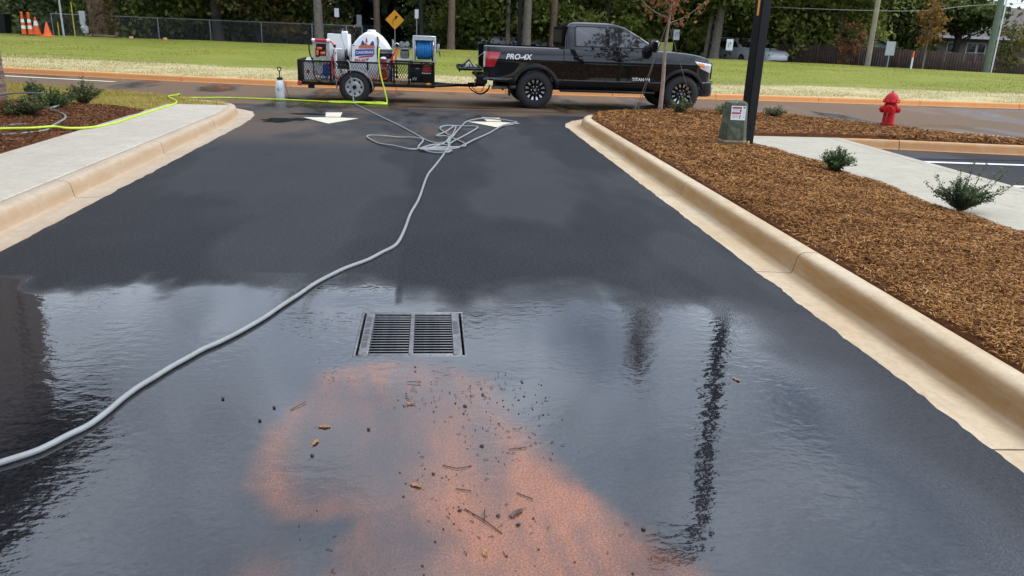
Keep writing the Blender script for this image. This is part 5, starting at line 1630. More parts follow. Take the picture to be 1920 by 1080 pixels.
def reel(name, label, x, y, z, wd, rad, hose_mat, frame_mat, axis_up=False):
    r = on_deck(name, label, 'hose reel', x, y, z)
    # drum with hose windings, axis along x
    h = MB()
    n = 9
    path = []
    for k in range(n * 14 + 1):
        a = 2 * math.pi * k / 14
        path.append((.035 + (wd - .07) * (k / (n * 14)), .26 + rad * math.cos(a), rad + .06 + rad * math.sin(a)))
    h.tube(path, (wd - .07) / n * .53, 8)
    path = []
    for k in range((n - 1) * 14 + 1):
        a = 2 * math.pi * k / 14
        path.append((.055 + (wd - .11) * (1 - k / ((n - 1) * 14)), .26 + (rad + .03) * math.cos(a), rad + .06 + (rad + .03) * math.sin(a)))
    h.tube(path, (wd - .07) / n * .5, 8)
    h.build('wound_hose', hose_mat, r)
    MB().tube([(.02, .26, rad + .06), (wd - .02, .26, rad + .06)], rad * .86, 20).build('drum', frame_mat, r)
    for xx in (0, wd - .022):
        MB().lathe([(rad * .3, 0), (rad + .05, 0), (rad + .055, .011), (rad + .05, .022), (rad * .3, .022)], 28, at(xx, .26, rad + .06) @ Matrix.Rotation(R(90), 4, 'Y')).build('flange', frame_mat, r)
    return r
rb_ = reel('blue_hose_reel', 'silver framed reel wound with bright blue hose at the front of the trailer', 2.60, .08, .96, .43, .185, M_HOSEB, M_STEEL)
f = MB()
for x0 in (-.05, .445):
    f.bbox(x0, x0 + .035, -.01, .03, -.05, .52, .006); f.bbox(x0, x0 + .035, .49, .53, -.05, .52, .006)
    f.bbox(x0, x0 + .035, .031, .489, -.05, -.015, .005)
f.bbox(-.05, .48, -.012, .53, .521, .55, .008)
f.bbox(-.014, .444, -.01, .03, -.05, -.01, .005)
f.bbox(-.014, .444, -.012, -.004, .455, .519, .003)
f.build('frame', pm('pale_frame_metal', (.60, .62, .64), .35, .5, .08, 9), rb_)
MB().tube(smooth_path([(.49, .25, .2), (.56, .22, .21), (.58, .2, .1), (.58, .1, .12)], 3), .012, 6).build('crank_handle', M_TRIMB, rb_)
MB().bbox(.50, .56, .02, .1, .2, .38, .01).build('swivel_fitting', M_STEEL, rb_)
st_ = on_deck('reel_stand', 'black steel bench carrying the pump engine and the blue hose reel', 'stand', 1.98, .07)
for x_ in (.06, .52, 1.0):
    for y_ in (0, .52):
        MB().bbox(x_, x_ + .035, y_, y_ + .035, 0, .445, .004).build('leg', M_TRAIL, st_)
MB().bbox(.04, 1.06, -.01, .57, .446, .478, .005).build('top', M_TRAIL, st_)
rg = reel('grey_hose_reel', 'black reel wound with grey hose in front of the white chemical tank', .74, .03, .80, .30, .125, M_HOSEG, M_TRAIL)
f = MB()
f.bbox(-.03, .33, .2, .30, -.06, -.02, .005); f.bbox(-.03, -.002, .22, .28, -.06, .22, .005); f.bbox(.302, .33, .22, .28, -.06, .22, .005)
f.bbox(-.03, .0, .2, .24, -.33, -.061, .005); f.bbox(.30, .33, .2, .24, -.33, -.061, .005)
f.build('frame', M_TRAIL, rg)
MB().tube(smooth_path([(.06, -.02, .30), (.03, -.05, .22), (.05, -.06, .08), (.10, -.05, .0)], 4), .017, 8).build('loose_loop', M_HOSEG, rg)
MB().bbox(.0, .30, .08, .16, -.26, -.09, .01).build('white_tray', M_POLYW, rg)

def engine():
    r = on_deck('pump_engine', 'chrome and black pressure washer engine beside the blue hose reel', 'engine', 2.06, .10, .947)
    MB().bbox(.12, .42, .08, .42, 0, .05, .01).build('base', M_POLYW, r)
    MB().bbox(.20, .40, .10, .38, .05, .24, .03).build('crankcase', M_TRIMB, r)
    MB().bbox(.10, .44, .06, .38, .245, .29, .012).build('shroud', M_STEEL, r)
    MB().tube([(.24, .05, .36), (.24, .32, .36)], .07, 16).build('air_filter', M_CHROME, r)
    MB().tube([(.36, .05, .37), (.36, .3, .37)], .055, 16).build('muffler', M_STEEL, r)
    MB().ball((.13, .07, .34), .055, 12, 8).build('gauge', M_CHROME, r)
    MB().lathe([(.04, 0), (.04, .006), (0, .006)], 14, at(.13, .012, .34) @ Matrix.Rotation(R(90), 4, 'X')).build('gauge_face', M_GAP, r)
    MB().tube([(.04, .12, .28), (.04, .12, .46)], [.026, .02], 10).build('exhaust_stack', M_STEEL, r)
    fin = MB()
    for k in range(6): fin.box(.21, .39, .06, .1, .07 + k * .026, .082 + k * .026)
    fin.build('cooling_fins', M_STEEL, r, smooth=0)
    MB().tube(smooth_path([(.11, .05, .27), (.06, .0, .14), (.0, -.02, .02), (-.06, -.01, -.12), (-.14, .02, -.3), (-.3, .05, -.42), (-.6, .05, -.44)], 4), .02, 8).build('red_hose', M_REDP, r)
    MB().tube(smooth_path([(.16, .04, .26), (.12, -.01, .12), (.07, -.03, .0), (0, -.01, -.16), (-.06, .04, -.4)], 4), .02, 8).build('orange_hose', pm('orange_hose', (.62, .10, .05), .45), r)
engine()
def crate_items():
    r = on_deck('red_pump', 'red pump with yellow and white hoses low in the trailer', 'pump', 1.98, .06)
    MB().bbox(-.18, .02, .05, .3, .02, .2, .02).build('motor', M_REDP, r)
    MB().tube([(-.10, .12, .2), (-.10, .12, .50)], .06, 12).build('canister', M_REDP, r)
    MB().lathe([(.08, 0), (.085, .02), (.05, .05), (0, .055)], 14, at(-.10, .12, .50)).build('canister_cap', M_POLYW, r)
    MB().lathe([(.04, 0), (.045, .04), (.02, .06), (0, .062)], 12, at(-.01, .1, .53)).build('filler_cap', M_TRIMB, r)
    yl_ = pm('yellow_hose', (.62, .42, .04), .45)
    MB().tube(smooth_path([(-.26, .02, .03), (-.18, .0, .25), (-.06, .0, .30), (0, .02, .12), (-.1, .0, .05)], 4), .013, 8).build('yellow_hose', yl_, r)
    MB().tube(smooth_path([(-.24, .01, .02), (-.17, -.01, .3), (-.13, -.02, .42)], 4), .012, 8).build('white_hose', M_POLYW, r)
    MB().tube(smooth_path([(.05, .02, .05), (.03, .0, .3), (-.06, .01, .36)], 4), .014, 8).build('blue_hose', M_BLUEP, r)
    MB().tube(smooth_path([(-.95, .1, .04), (-.6, .0, .05), (-.3, .02, .045), (-.1, .0, .05)], 4), .02, 8).build('red_hose', M_REDP, r)
    r = on_deck('generator', 'black engine block under the bench at the front of the trailer', 'engine', 2.50, .08)
    MB().bbox(.0, .26, .06, .44, 0, .40, .02).build('housing', M_TRIMB, r)
    MB().bbox(.02, .14, .035, .062, .05, .12, .006).build('maker_plate', M_STEEL, r)
    MB().bbox(.10, .2, .035, .062, .30, .33, .004).build('switch_plate', M_STEEL, r)
    r = on_deck('fuel_can', 'red fuel can under the blue hose reel', 'fuel can', 2.72, .05)
    MB().bbox(.04, .28, .04, .24, .23, .38, .025).build('body', M_REDP, r)
    MB().tube(smooth_path([(.08, .14, .38), (.10, .14, .43), (.20, .14, .43), (.23, .14, .38)], 3), .014, 8).build('handle', M_REDP, r)
    MB().cyl((.05, .14, .36), (.02, .14, .44), .025, n=10).build('spout', M_TRIMB, r)
    b = on_deck('battery', 'black battery box with white rim beneath the red fuel can', 'battery', 2.76, .06)
    MB().bbox(.0, .24, .04, .24, 0, .20, .012).build('case', M_TRIMB, b)
    MB().bbox(-.004, .244, .036, .244, .202, .226, .006).build('lid', M_POLYW, b)
crate_items()

def nozzle_rack():
    r = on_deck('nozzle_rack', 'clear panel rack with orange clips under a red tube at the trailer rear', 'rack', .30, .06)
    m, t, p = new_mat('clear_acrylic')
    p.inputs['Base Color'].default_value = (.62, .62, .62, 1); p.inputs['Roughness'].default_value = .25; p.inputs['Alpha'].default_value = .62
    MB().bbox(.0, .37, .05, .06, .10, .84, .003).build('panel', m, r)
    tb = MB().tube([(.05, .03, .87), (.31, .03, .87)], .034, 12).build('tube', M_REDP, r)
    for x in (.0, .33): MB().tube([(x - .02, .03, .87), (x + .05, .03, .87)], .04, 12).build('tube_end', M_POLYW, tb)
    for x0, x1, z0, z1 in ((.09, .20, .67, .725), (.07, .12, .54, .66), (.16, .27, .565, .625)):
        c = MB().bbox(x0 - .02, x1 + .02, .02, .049, z0 - .03, z1 + .03, .006).build('clip_base', M_TRIMB, r)
        MB().bbox(x0, x1, -.012, .019, z0, z1, .012).build('clip', M_ORANGE, c)
    MB().bbox(.07, .29, .03, .049, .66, .80, .006).build('bracket', M_TRIMB, r)
    tips = [(.10, (.75, .6, .05)), (.15, (.1, .4, .12)), (.20, (.7, .7, .7)), (.25, (.65, .5, .1))]
    for i, (x, c) in enumerate(tips):
        MB().tube([(x, .03, .34), (x, .03, .46)], [.012, .016], 8).build('nozzle', pm('nozzle_%d' % i, c, .4), r)
    MB().tube(smooth_path([(.30, .03, .5), (.28, .03, .64), (.33, .03, .68), (.36, .03, .6), (.31, .02, .45), (.36, .02, .3)], 4), .008, 6).build('thin_line', M_STEEL, r)
    MB().tube(smooth_path([(-.02, .02, .87), (-.08, .0, .80), (-.07, -.02, .58), (.0, -.04, .38), (.02, -.08, .12), (.12, -.09, -.02), (.35, -.09, -.06), (.62, -.07, -.04)], 5), .016, 8).build('black_hose', M_TRIMB, r)
    MB().tube(smooth_path([(.36, .03, .87), (.43, .03, .83), (.50, .04, .72)], 4), .02, 8).build('orange_hose', M_ORANGE, r)
    r = on_deck('valve_manifold', 'white valve post with red hose between the rack and the chemical tank', 'valve', .80, .02)
    MB().tube([(0, .05, 0), (0, .05, .70)], .03, 10).build('post', M_POLYW, r)
    MB().tube([(-.07, .05, .69), (.14, .05, .69)], .022, 10).build('cross_pipe', M_POLYW, r)
    MB().bbox(-.04, .02, .0, .05, .73, .79, .01).build('valve_handle', M_TRIMB, r)
    MB().tube(smooth_path([(.02, .02, .62), (-.06, .0, .55), (-.08, -.01, .4), (-.06, .0, .2), (.0, .01, .08), (.12, .02, .03)], 4), .018, 8).build('red_hose', M_REDP, r)
    MB().tube(smooth_path([(.08, .0, .36), (.12, -.02, .22), (.20, -.02, .08), (.3, 0, .03)], 4), .012, 8).build('black_hose', M_TRIMB, r)
    r = on_deck('chemical_jug', 'white jug with red label behind the mesh at the trailer rear', 'jug', .08, .08)
    MB().ring([[(x, y, z) for x, y in ((.0 + e, 0 + e), (.22 - e, 0 + e), (.22 - e, .24 - e), (0 + e, .24 - e))] for z, e in ((0, .01), (.02, 0), (.40, 0), (.45, .05), (.465, .06))]).build('body', M_POLYW, r, smooth=40)
    MB().box(.05, .12, -.003, -.0005, .14, .22).build('label_patch', M_REDP, r, smooth=0)
    MB().bbox(.05, .17, .08, .2, .466, .49, .006).build('lid', M_POLYW, r)
    r = on_deck('blue_jug', 'dark blue bundle of jugs and hose behind the trailer mesh', 'jug', .40, .09)
    MB().bbox(.02, .2, .03, .24, .0, .30, .03).build('body', M_POLYW, r)
    MB().bbox(.10, .24, .0, .02, .10, .38, .008).build('blue_wrap', M_BLUEP, r)
    MB().tube(smooth_path([(-.06, -.01, .2), (.02, -.02, .1), (.12, -.02, .16), (.2, -.02, .06), (.1, -.02, .03), (-.02, -.02, .05)], 4), .01, 6).build('coiled_line', M_BLUEP, r)
nozzle_rack()

# ================================================================== OBJECTS
# ------------------------------------------------------------------ storm drain
M_IRON = pm('cast_iron', (.22, .22, .225), .42, .7, .3, 22, .4, 90, dirt=(.12, .075, .05), dirt_amt=.6)
M_PIT = pm('pit_concrete', (.02, .018, .016), .95, spec=.1)
def drain():
    x0, x1, y0, y1 = GR
    root = thing('drain_grate', 'cast iron storm drain grate set in the wet asphalt', 'drain', ((x0 + x1) / 2, (y0 + y1) / 2, 0))
    w_, d_ = (x1 - x0) / 2, (y1 - y0) / 2
    z = -.011
    fr = MB()
    fr.bbox(-w_, w_, -d_, -d_ + .016, z - .05, z, .003); fr.bbox(-w_, w_, d_ - .016, d_, z - .05, z, .003)
    fr.bbox(-w_, -w_ + .014, -d_ + .017, d_ - .017, z - .05, z, .003); fr.bbox(w_ - .014, w_, -d_ + .017, d_ - .017, z - .05, z, .003)
    fr.build('frame', M_IRON, root)
    gi, gd = w_ - .028, d_ - .020             # grate inside the frame, a dark gap all round
    MB().bbox(-gi, -gi + .055, -gd, gd, z - .045, z + .002, .003).build('edge_bar', M_IRON, root)
    MB().bbox(gi - .05, gi, -gd, gd, z - .045, z + .002, .003).build('edge_bar', M_IRON, root)
    MB().bbox(-.012, .014, -gd, gd, z - .045, z + .0025, .003).build('centre_rib', M_IRON, root)
    for s in (-1, 1):
        yy = s * gd
        MB().bbox(-gi + .056, gi - .051, min(yy, yy - s * .022), max(yy, yy - s * .022), z - .045, z + .001, .003).build('edge_bar', M_IRON, root)
    M_BAR = pm('wet_iron_bar', (.20, .20, .205), .42, .7, .3, 22)
    n = 16
    base = {}
    for k in range(n):
        yy = -gd + .022 + (2 * gd - .044) * (k + .5 + .0) / n - .0
        y_ = -gd + .022 + (2 * gd - .044) * (k + 1) / (n + .0) - .008
        if k == n - 1: continue
        for xa, xb in ((-gi + .056, -.013), (.015, gi - .051)):
            key = round(xb - xa, 3)
            if key not in base:
                o = MB().bbox(0, xb - xa, -.0048, .0048, -.0030, 0, .001).build('bar', M_BAR, root); base[key] = o.data
            else:
                o = bpy.data.objects.new('bar', base[key]); o.parent = root; col.objects.link(o)
            o.location = (xa, y_, z)
    # raised lettering pads on the side bars
    mp_ = pm('worn_iron', (.10, .10, .105), .6, .5)
    for k in range(5): MB().bbox(-gi + .010, -gi + .040, gd * .55 - k * .105, gd * .55 - k * .105 + .075, z + .002, z + .004, .0008).build('raised_pad', mp_, root)
    for k in range(3): MB().bbox(gi - .042, gi - .012, gd * .35 - k * .075, gd * .35 - k * .075 + .06, z + .002, z + .004, .0008).build('raised_pad', mp_, root)
    p = MB()
    p.v = [(-w_, -d_, -.9), (w_, -d_, -.9), (w_, d_, -.9), (-w_, d_, -.9), (-w_, -d_, -.02), (w_, -d_, -.02), (w_, d_, -.02), (-w_, d_, -.02)]
    p.f = [(0, 1, 2, 3), (0, 1, 5, 4), (1, 2, 6, 5), (2, 3, 7, 6), (3, 0, 4, 7)]
    p.build('catch_basin', M_PIT, root, smooth=0)
drain()

# ------------------------------------------------------------------ hoses
HOSE = [(-1.71, 18.29), (-1.24, 16.68), (-0.78, 15.17), (-0.46, 14.08), (-0.22, 13.18), (-0.06, 12.59), (0.09, 12.35), (0.23, 12.3), (0.28, 12.07), (0.17, 12.13), (0.01, 11.99), (-0.2, 11.7), (-0.33, 11.6), (-0.54, 11.81), (-0.81, 12.21), (-1.03, 12.87), (-0.82, 12.91), (-0.52, 12.9), (-0.29, 12.83), (-0.13, 12.53), (-0.2, 11.86), (-0.11, 11.57), (0.08, 11.63), (0.36, 11.84), (0.52, 12.21), (0.69, 12.71), (0.99, 13.7), (1.33, 14.77), (1.62, 15.23), (1.58, 15.59), (1.32, 15.78), (1.04, 15.83), (0.71, 15.48), (0.55, 14.55), (0.42, 13.6), (0.33, 13.22), (0.15, 14.06), (0.27, 14.47), (0.53, 14.62), (0.77, 14.52), (0.82, 14.26), (0.57, 13.38), (0.36, 12.55), (0.26, 12.17), (0.34, 13.22), (0.43, 14.25), (0.4, 14.41), (0.26, 13.82), (0.08, 13.09), (0.24, 13.03), (0.42, 12.72), (0.51, 12.26), (0.5, 11.96), (0.37, 11.97), (0.15, 11.81), (-0.11, 11.59), (0.01, 11.38), (0.21, 11.32), (0.28, 11.46), (0.28, 11.64), (0.08, 11.52), (-0.16, 11.54), (0.01, 11.89), (0.2, 12.29), (0.3, 12.98), (0.35, 13.16), (0.25, 12.48), (0.26, 12.02), (0.2, 11.45), (0.05, 10.29), (-0.05, 9.53), (-0.13, 8.2), (-0.2, 7.5), (-0.24, 6.83), (-0.29, 6.36), (-0.4, 6.1), (-0.49, 5.9), (-0.63, 5.69), (-0.72, 5.51), (-0.81, 5.3), (-0.88, 5.07), (-0.95, 4.86), (-1.01, 4.66), (-1.07, 4.5), (-1.13, 4.36), (-1.19, 4.24), (-1.25, 4.14), (-1.3, 4.02), (-1.35, 3.9), (-1.39, 3.78), (-1.43, 3.67), (-1.46, 3.54), (-1.48, 3.41), (-1.51, 3.28), (-1.56, 3.19), (-1.6, 3.11), (-1.64, 3.05), (-1.73, 2.97), (-1.89, 2.83), (-2.2, 2.6), (-2.6, 2.4)]
pts = []
for i, (x, y) in enumerate(HOSE):
    lift = .013 + (.012 * (1 + math.sin(i * 2.1)) if 6 < i < 68 else 0)
    if i == 27: lift = .03
    pts.append((x, y, lift))
drop = [(-1.93, 18.87, .93), (-1.86, 18.84, .86), (-1.83, 18.72, .60), (-1.80, 18.66, .25), (-1.765, 18.58, .06)]
tag(MB().tube(smooth_path(drop + pts, 5), .0138, 10).build('pressure_hose', M_HOSEG), 'long grey pressure hose snaking from the trailer reel across the driveway to the viewer', 'hose')

M_LIME = pm('lime_green_hose', (.48, .66, .03), .4, var=.12, scale=8)
WALKG = [(-7.2, 9.6, .25), (-5.98, 10.92, .245), (-5.72, 11.18, .245), (-5.41, 11.4, .235), (-5.27, 11.71, .22), (-5.1, 11.8, .19), (-4.9, 12.21, .164), (-4.82, 12.84, .163), (-4.84, 13.83, .163), (-4.84, 14.9, .163), (-4.85, 15.7, .163), (-4.94, 16.22, .17), (-5.19, 16.74, .17), (-5.38, 17.17, .175), (-5.35, 17.57, .17), (-5.38, 17.9, .16), (-5.5, 18.35, .05), (-5.3, 18.75, .014), (-4.66, 18.95, .014), (-3.9, 18.9, .014), (-3.06, 18.8, .014), (-2.3, 18.62, .014), (-1.7, 18.48, .016), (-1.2, 18.40, .014), (-1.0, 18.46, .014), (-1.3, 18.52, .03), (-1.9, 18.62, .03), (-2.35, 18.68, .016), (-2.2, 18.50, .014), (-1.6, 18.42, .03), (-1.15, 18.55, .04), (-1.02, 18.62, .03), (-1.06, 18.70, .25), (-1.16, 18.80, .62), (-1.20, 18.86, .93), (-1.20, 18.95, 1.16), (-1.19, 19.05, 1.20)]
tag(MB().tube(smooth_path(WALKG, 5), .0165, 10).build('supply_hose', M_LIME), 'lime green supply hose running along the sidewalk edge to the trailer', 'hose')
for pth, lb in (([(-6.4, 11.2, .185), (-5.84, 11.43, .19), (-5.93, 11.65, .20), (-5.9, 11.96, .20), (-5.75, 12.05, .195)], 'short bit of grey garden hose at the left end of the red mulch'),
                ([(-6.1, 10.6, .185), (-5.45, 11.17, .19), (-5.3, 11.53, .19), (-5.38, 11.93, .20), (-5.54, 12.69, .205), (-5.69, 13.09, .21), (-5.98, 13.56, .21), (-6.23, 13.83, .22), (-6.5, 14.15, .22), (-6.36, 13.86, .24), (-6.2, 13.85, .25), (-6.25, 14.25, .27), (-6.45, 14.6, .32), (-6.75, 14.9, .37), (-7.3, 15.0, .36), (-7.9, 15.1, .25)], 'grey garden hose curling over the shrubs in the red mulch bed')):
    tag(MB().tube(smooth_path(pth, 5), .016, 8).build('garden_hose', pm('garden_hose_grey', (.21, .23, .22), .5, var=.15), None), lb, 'hose')

# ------------------------------------------------------------------ pump sprayer
def sprayer():
    r = thing('pump_sprayer', 'white hand pump sprayer with black handle standing by the green hose', 'sprayer', (-3.50, 19.22, -.006))
    MB().lathe([(.0, 0), (.095, 0), (.105, .02), (.108, .12), (.112, .24), (.105, .33), (.085, .39), (.055, .425), (.05, .44), (0, .44)], 28).build('bottle', M_POLYW, r)
    MB().lathe([(.062, .44), (.066, .455), (.062, .485), (.03, .495), (0, .495)], 20).build('collar', M_TRIMB, r)
    MB().cyl((0, 0, .49), (0, 0, .64), .012, n=8).build('pump_rod', M_TRIMB, r)
    MB().tube(smooth_path([(0, 0, .62), (-.035, 0, .66), (-.03, 0, .71), (.03, 0, .71), (.035, 0, .66), (0, 0, .62)], 4), .011, 8).build('handle', M_TRIMB, r)
    m4 = at(.0, 0, .225)
    d = MB(); n = 20
    vs = []
    for k in range(n):
        a = 2 * math.pi * k / n
        x, z = .058 * math.cos(a), .034 * math.sin(a)
        th = x / .112
        vs.append((.1135 * math.sin(th), -.1135 * math.cos(th), .225 + z))
    d.add(vs, [tuple(range(n))])
    d.build('oval_label', pm('grey_label', (.30, .33, .33), .5), r, smooth=0)
    MB().tube(smooth_path([(.07, 0, .40), (.11, -.01, .39), (.14, -.02, .22), (.20, -.03, .03), (.18, -.05, .015)], 4), .006, 6).build('spray_hose', M_TRIMB, r)
    MB().tube(smooth_path([(.17, -.06, .015), (.30, -.10, .03), (.42, -.13, .03), (.50, -.15, .01)], 4), [.012] * 4 + [.008] * 9, 8).build('wand', M_TRIMB, r)
sprayer()

# ------------------------------------------------------------------ fire hydrant
def hydrant():
    M_HR = pm('hydrant_red', (.50, .012, .014), .42, spec=.2, var=.12, scale=8, dirt=(.35, .04, .035), dirt_amt=.3)
    r = thing('fire_hydrant', 'red fire hydrant standing in the mulch island by the road', 'hydrant', (9.02, 15.05, .10), R(8))
    MB().lathe([(.135, 0), (.135, .06), (.118, .065), (.112, .10), (.106, .30), (.110, .44), (.118, .46), (.118, .49), (.10, .495), (.096, .53), (.0, .53)], 28).build('barrel', M_HR, r)
    MB().lathe([(.15, .515), (.158, .525), (.156, .55), (.138, .565), (.128, .60), (.105, .65), (.07, .69), (.04, .705), (.0, .71)], 28).build('bonnet', M_HR, r)
    MB().lathe([(.028, .70), (.028, .735), (.02, .745), (0, .745)], 5).build('operating_nut', M_IRON, r)
    MB().lathe([(.122, .10), (.132, .105), (.132, .125), (.122, .13)], 28, cap=False).build('flange_ring', M_HR, r)
    bolts = MB()
    for k in range(8):
        a = 2 * math.pi * k / 8
        bolts.lathe([(.014, 0), (.014, .018), (0, .018)], 6, at(.146 * math.cos(a), .146 * math.sin(a), .563))
    bolts.build('bolts', M_HR, r)
    def noz(d, rad, L, zc):
        d = Vector(d).normalized()
        M = Matrix.Translation((0, 0, zc)) @ d.to_track_quat('Z', 'Y').to_matrix().to_4x4()
        MB().lathe([(rad * .8, .06), (rad * .82, L * .6), (rad * 1.08, L * .62), (rad * 1.1, L * .92), (rad * .9, L), (rad * .3, L), (rad * .3, L + .025), (0, L + .025)], 20, M).build('nozzle_cap', M_HR, r)
    noz((-.72, -.68, 0), .085, .19, .385)
    noz((.97, -.2, 0), .062, .19, .385)
    noz((-.9, .4, 0), .06, .18, .385)
    MB().tube(smooth_path([(-.17, -.16, .33), (-.175, -.15, .22), (-.15, -.12, .10), (-.12, -.1, .03)], 4), .008, 6).build('cap_chain', M_IRON, r)
hydrant()

# ------------------------------------------------------------------ near lamp post and utility pedestal
M_POLE = pm('black_powder_coat', (.006, .006, .007), .42, .0, .15, 6, spec=.2)
def lamp_post(label, X, Y, rz, z0, hgt, wd, strip, strip_c):
    r = thing('lamp_post', label, 'lamp post', (X, Y, z0), rz)
    n = 12
    def sq(s, z): 
        q = s * .82
        return [(a * s if abs(a) > abs(b) else a * s, b * s, z) for a, b in ((-1, -.8), (-.8, -1), (.8, -1), (1, -.8), (1, .8), (.8, 1), (-.8, 1), (-1, .8))]
    MB().ring([sq(wd, -.1), sq(wd, hgt * .5), sq(wd * .92, hgt)]).build('pole', M_POLE, r, smooth=20)
    hd = MB().bbox(-.9, -.08, -.17, .17, hgt - .06, hgt + .05, .025).build('lamp_head', M_POLE, r)
    MB().box(-.82, -.3, -.13, .13, hgt - .068, hgt - .061).build('lens', pm('lamp_lens', (.5, .5, .48), .3), hd, smooth=0)
    MB().bbox(-.1, .1, -.05, .05, hgt - .03, hgt + .03, .01).build('arm', M_POLE, r)
    MB().bbox(-wd - .004, -wd + .012, -wd * .5, -wd * .1 + .01, strip[0], strip[1], .001).build('reflective_strip', pm(strip_c[0], strip_c[1], .5), r)
    MB().bbox(-.02, .02, -wd - .006, -wd + .002, .30, .42, .002).build('hand_hole_cover', M_POLE, r)
    return r
lamp_post('tall black square lamp post rising from the mulch behind the green pedestal', 4.80, 11.75, R(18), .1, 7.1, .088, (1.95, 2.42), ('tape_orange', (.75, .36, .05)))
lamp_post('distant black lamp post with yellow strip behind the pickup bed', .106 * 47.5, 47.5, 0, .3, 8.0, .115, (1.15, 2.1), ('tape_yellow', (.80, .48, .02)))

def pedestal():
    m, t, p = new_mat('green_pedestal')
    v = coords(t)
    c = mixc(t, ramp(t, noise(t, v, 5, 6, .65, 1.4), [(.46, 0.), (.66, .75)]), (.045, .060, .028), (.17, .18, .12))
    c = mixc(t, ramp(t, noise(t, coords(t, 'Object', (7, 7, 1)), 3, 5, .7), [(.52, 0.), (.75, .5)]), c, (.036, .052, .028))
    t.links.new(c, p.inputs['Base Color']); p.inputs['Roughness'].default_value = .55
    r = thing('utility_pedestal', 'green utility pedestal with red and white warning label beside the lamp post', 'pedestal', (4.53, 11.62, .17), R(-6))
    def rr(wx, wy, z, k=.06): return [(x, y, z) for x, y in ((-wx + k, -wy), (wx - k, -wy), (wx, -wy + k), (wx, wy - k), (wx - k, wy), (-wx + k, wy), (-wx, wy - k), (-wx, -wy + k))]
    MB().ring([rr(.215, .17, -.06), rr(.205, .165, .05), rr(.20, .16, .075)]).build('base', pm('pedestal_base', (.075, .075, .05), .7, dirt=(.3, .18, .1), dirt_amt=.5), r, smooth=30)
    MB().ring([rr(.195, .155, .078), rr(.193, .153, .10)]).build('base_band', pm('clay_stained_band', (.40, .22, .10), .8, var=.3, scale=14), r, smooth=30)
    MB().ring([rr(.188, .15, .10), rr(.158, .125, .625), rr(.150, .118, .648), rr(.11, .085, .672), rr(.05, .03, .682, .02)]).build('cover', m, r, smooth=35)
    # label on the sloping front
    sl_ = math.atan2(.025, .525)
    M = at(.0, -.136, .40) @ Matrix.Rotation(-sl_, 4, 'X')
    lb = MB().box(-.098, .118, -.0095, -.0065, 0, .205, M).build('warning_label', M_WHITE_D, r, smooth=0)
    b = MB(); b.box(-.085, .055, -.0115, -.0098, .165, .190, M); b.box(-.088, .048, -.0115, -.0098, .090, .113, M)
    b.build('red_band', pm('label_red', (.42, .012, .015), .5), lb, smooth=0)
    g = MB()
    for z, xa, xb in ((.150, -.08, .02), (.138, -.08, .03), (.126, -.08, -.005), (.075, -.08, .02), (.062, -.08, .01), (.049, -.08, .025), (.036, -.08, .0), (.135, .075, .108), (.118, .075, .105), (.10, .075, .108), (.06, .075, .105), (.04, .075, .108)):
        g.box(xa, xb, -.0110, -.0098, z, z + .004, M)
    g.build('fine_print', pm('label_grey', (.36, .37, .40), .5), lb, smooth=0)
    k = MB(); k.prism([(.03, .122), (.045, .118), (.056, .15), (.028, .152)], -.0112, -.0098, 'xz', M); k.prism([(.028, .02), (.036, .02), (.048, .075), (.034, .075)], -.0112, -.0098, 'xz', M)
    k.build('pictogram', M_TRIMB, lb, smooth=0)
    MB().box(.078, .108, -.0112, -.0098, .172, .192, M).build('blue_mark', pm('label_blue', (.06, .10, .34), .5), lb, smooth=0)
    MB().bbox(.195, .225, -.16, -.13, .04, .10, .006).build('yellow_cap', pm('yellow_cap', (.62, .42, .10), .5), r)
pedestal()

# ------------------------------------------------------------------ shrubs
def shrub(label, X, Y, z, h, rad, n_st, mat, ls, per, seed, lean=(0, 0), group=None):
    random.seed(seed)
    r = thing('shrub', label, 'shrub', (X, Y, z), 0, group)
    st = MB(); C = []; S = []; D = []
    for i in range(n_st):
        a = random.uniform(0, 6.28); e = random.random() ** .6
        L = random.uniform(.55, 1.05)
        tip = Vector((math.cos(a) * rad * e + lean[0] * L, math.sin(a) * rad * e + lean[1] * L, h * L * (1.05 - .5 * e)))
        mid = tip * .5 + Vector((0, 0, .08 * h)) + Vector((random.gauss(0, .02), random.gauss(0, .02), 0))
        path = smooth_path([(0, 0, -.02), mid, tip], 5)
        st.tube(path, [.006 * (1 - .07 * k) for k in range(len(path))], 5)
        for q in range(per):
            t = .18 + .82 * (q + random.random()) / per
            f = t * (len(path) - 1); k = min(int(f), len(path) - 2)
            p = path[k].lerp(path[k + 1], f - k)
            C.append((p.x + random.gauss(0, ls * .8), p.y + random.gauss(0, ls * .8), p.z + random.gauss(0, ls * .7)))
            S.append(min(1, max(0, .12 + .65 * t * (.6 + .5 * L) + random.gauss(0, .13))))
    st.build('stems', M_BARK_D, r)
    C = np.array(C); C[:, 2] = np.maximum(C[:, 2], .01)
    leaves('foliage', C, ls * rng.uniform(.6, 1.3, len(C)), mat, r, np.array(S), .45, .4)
    return r
shrub('compact round dark green shrub at the middle of the sidewalk edge', 5.06, 9.42, .17, .34, .24, 60, M_LEAF_SHRUB, .020, 34, 1)
s2 = shrub('tall sprawling boxwood with long shoots beside the grey sidewalk', 5.28, 7.25, .17, .36, .30, 75, M_LEAF_SHRUB, .013, 60, 2)
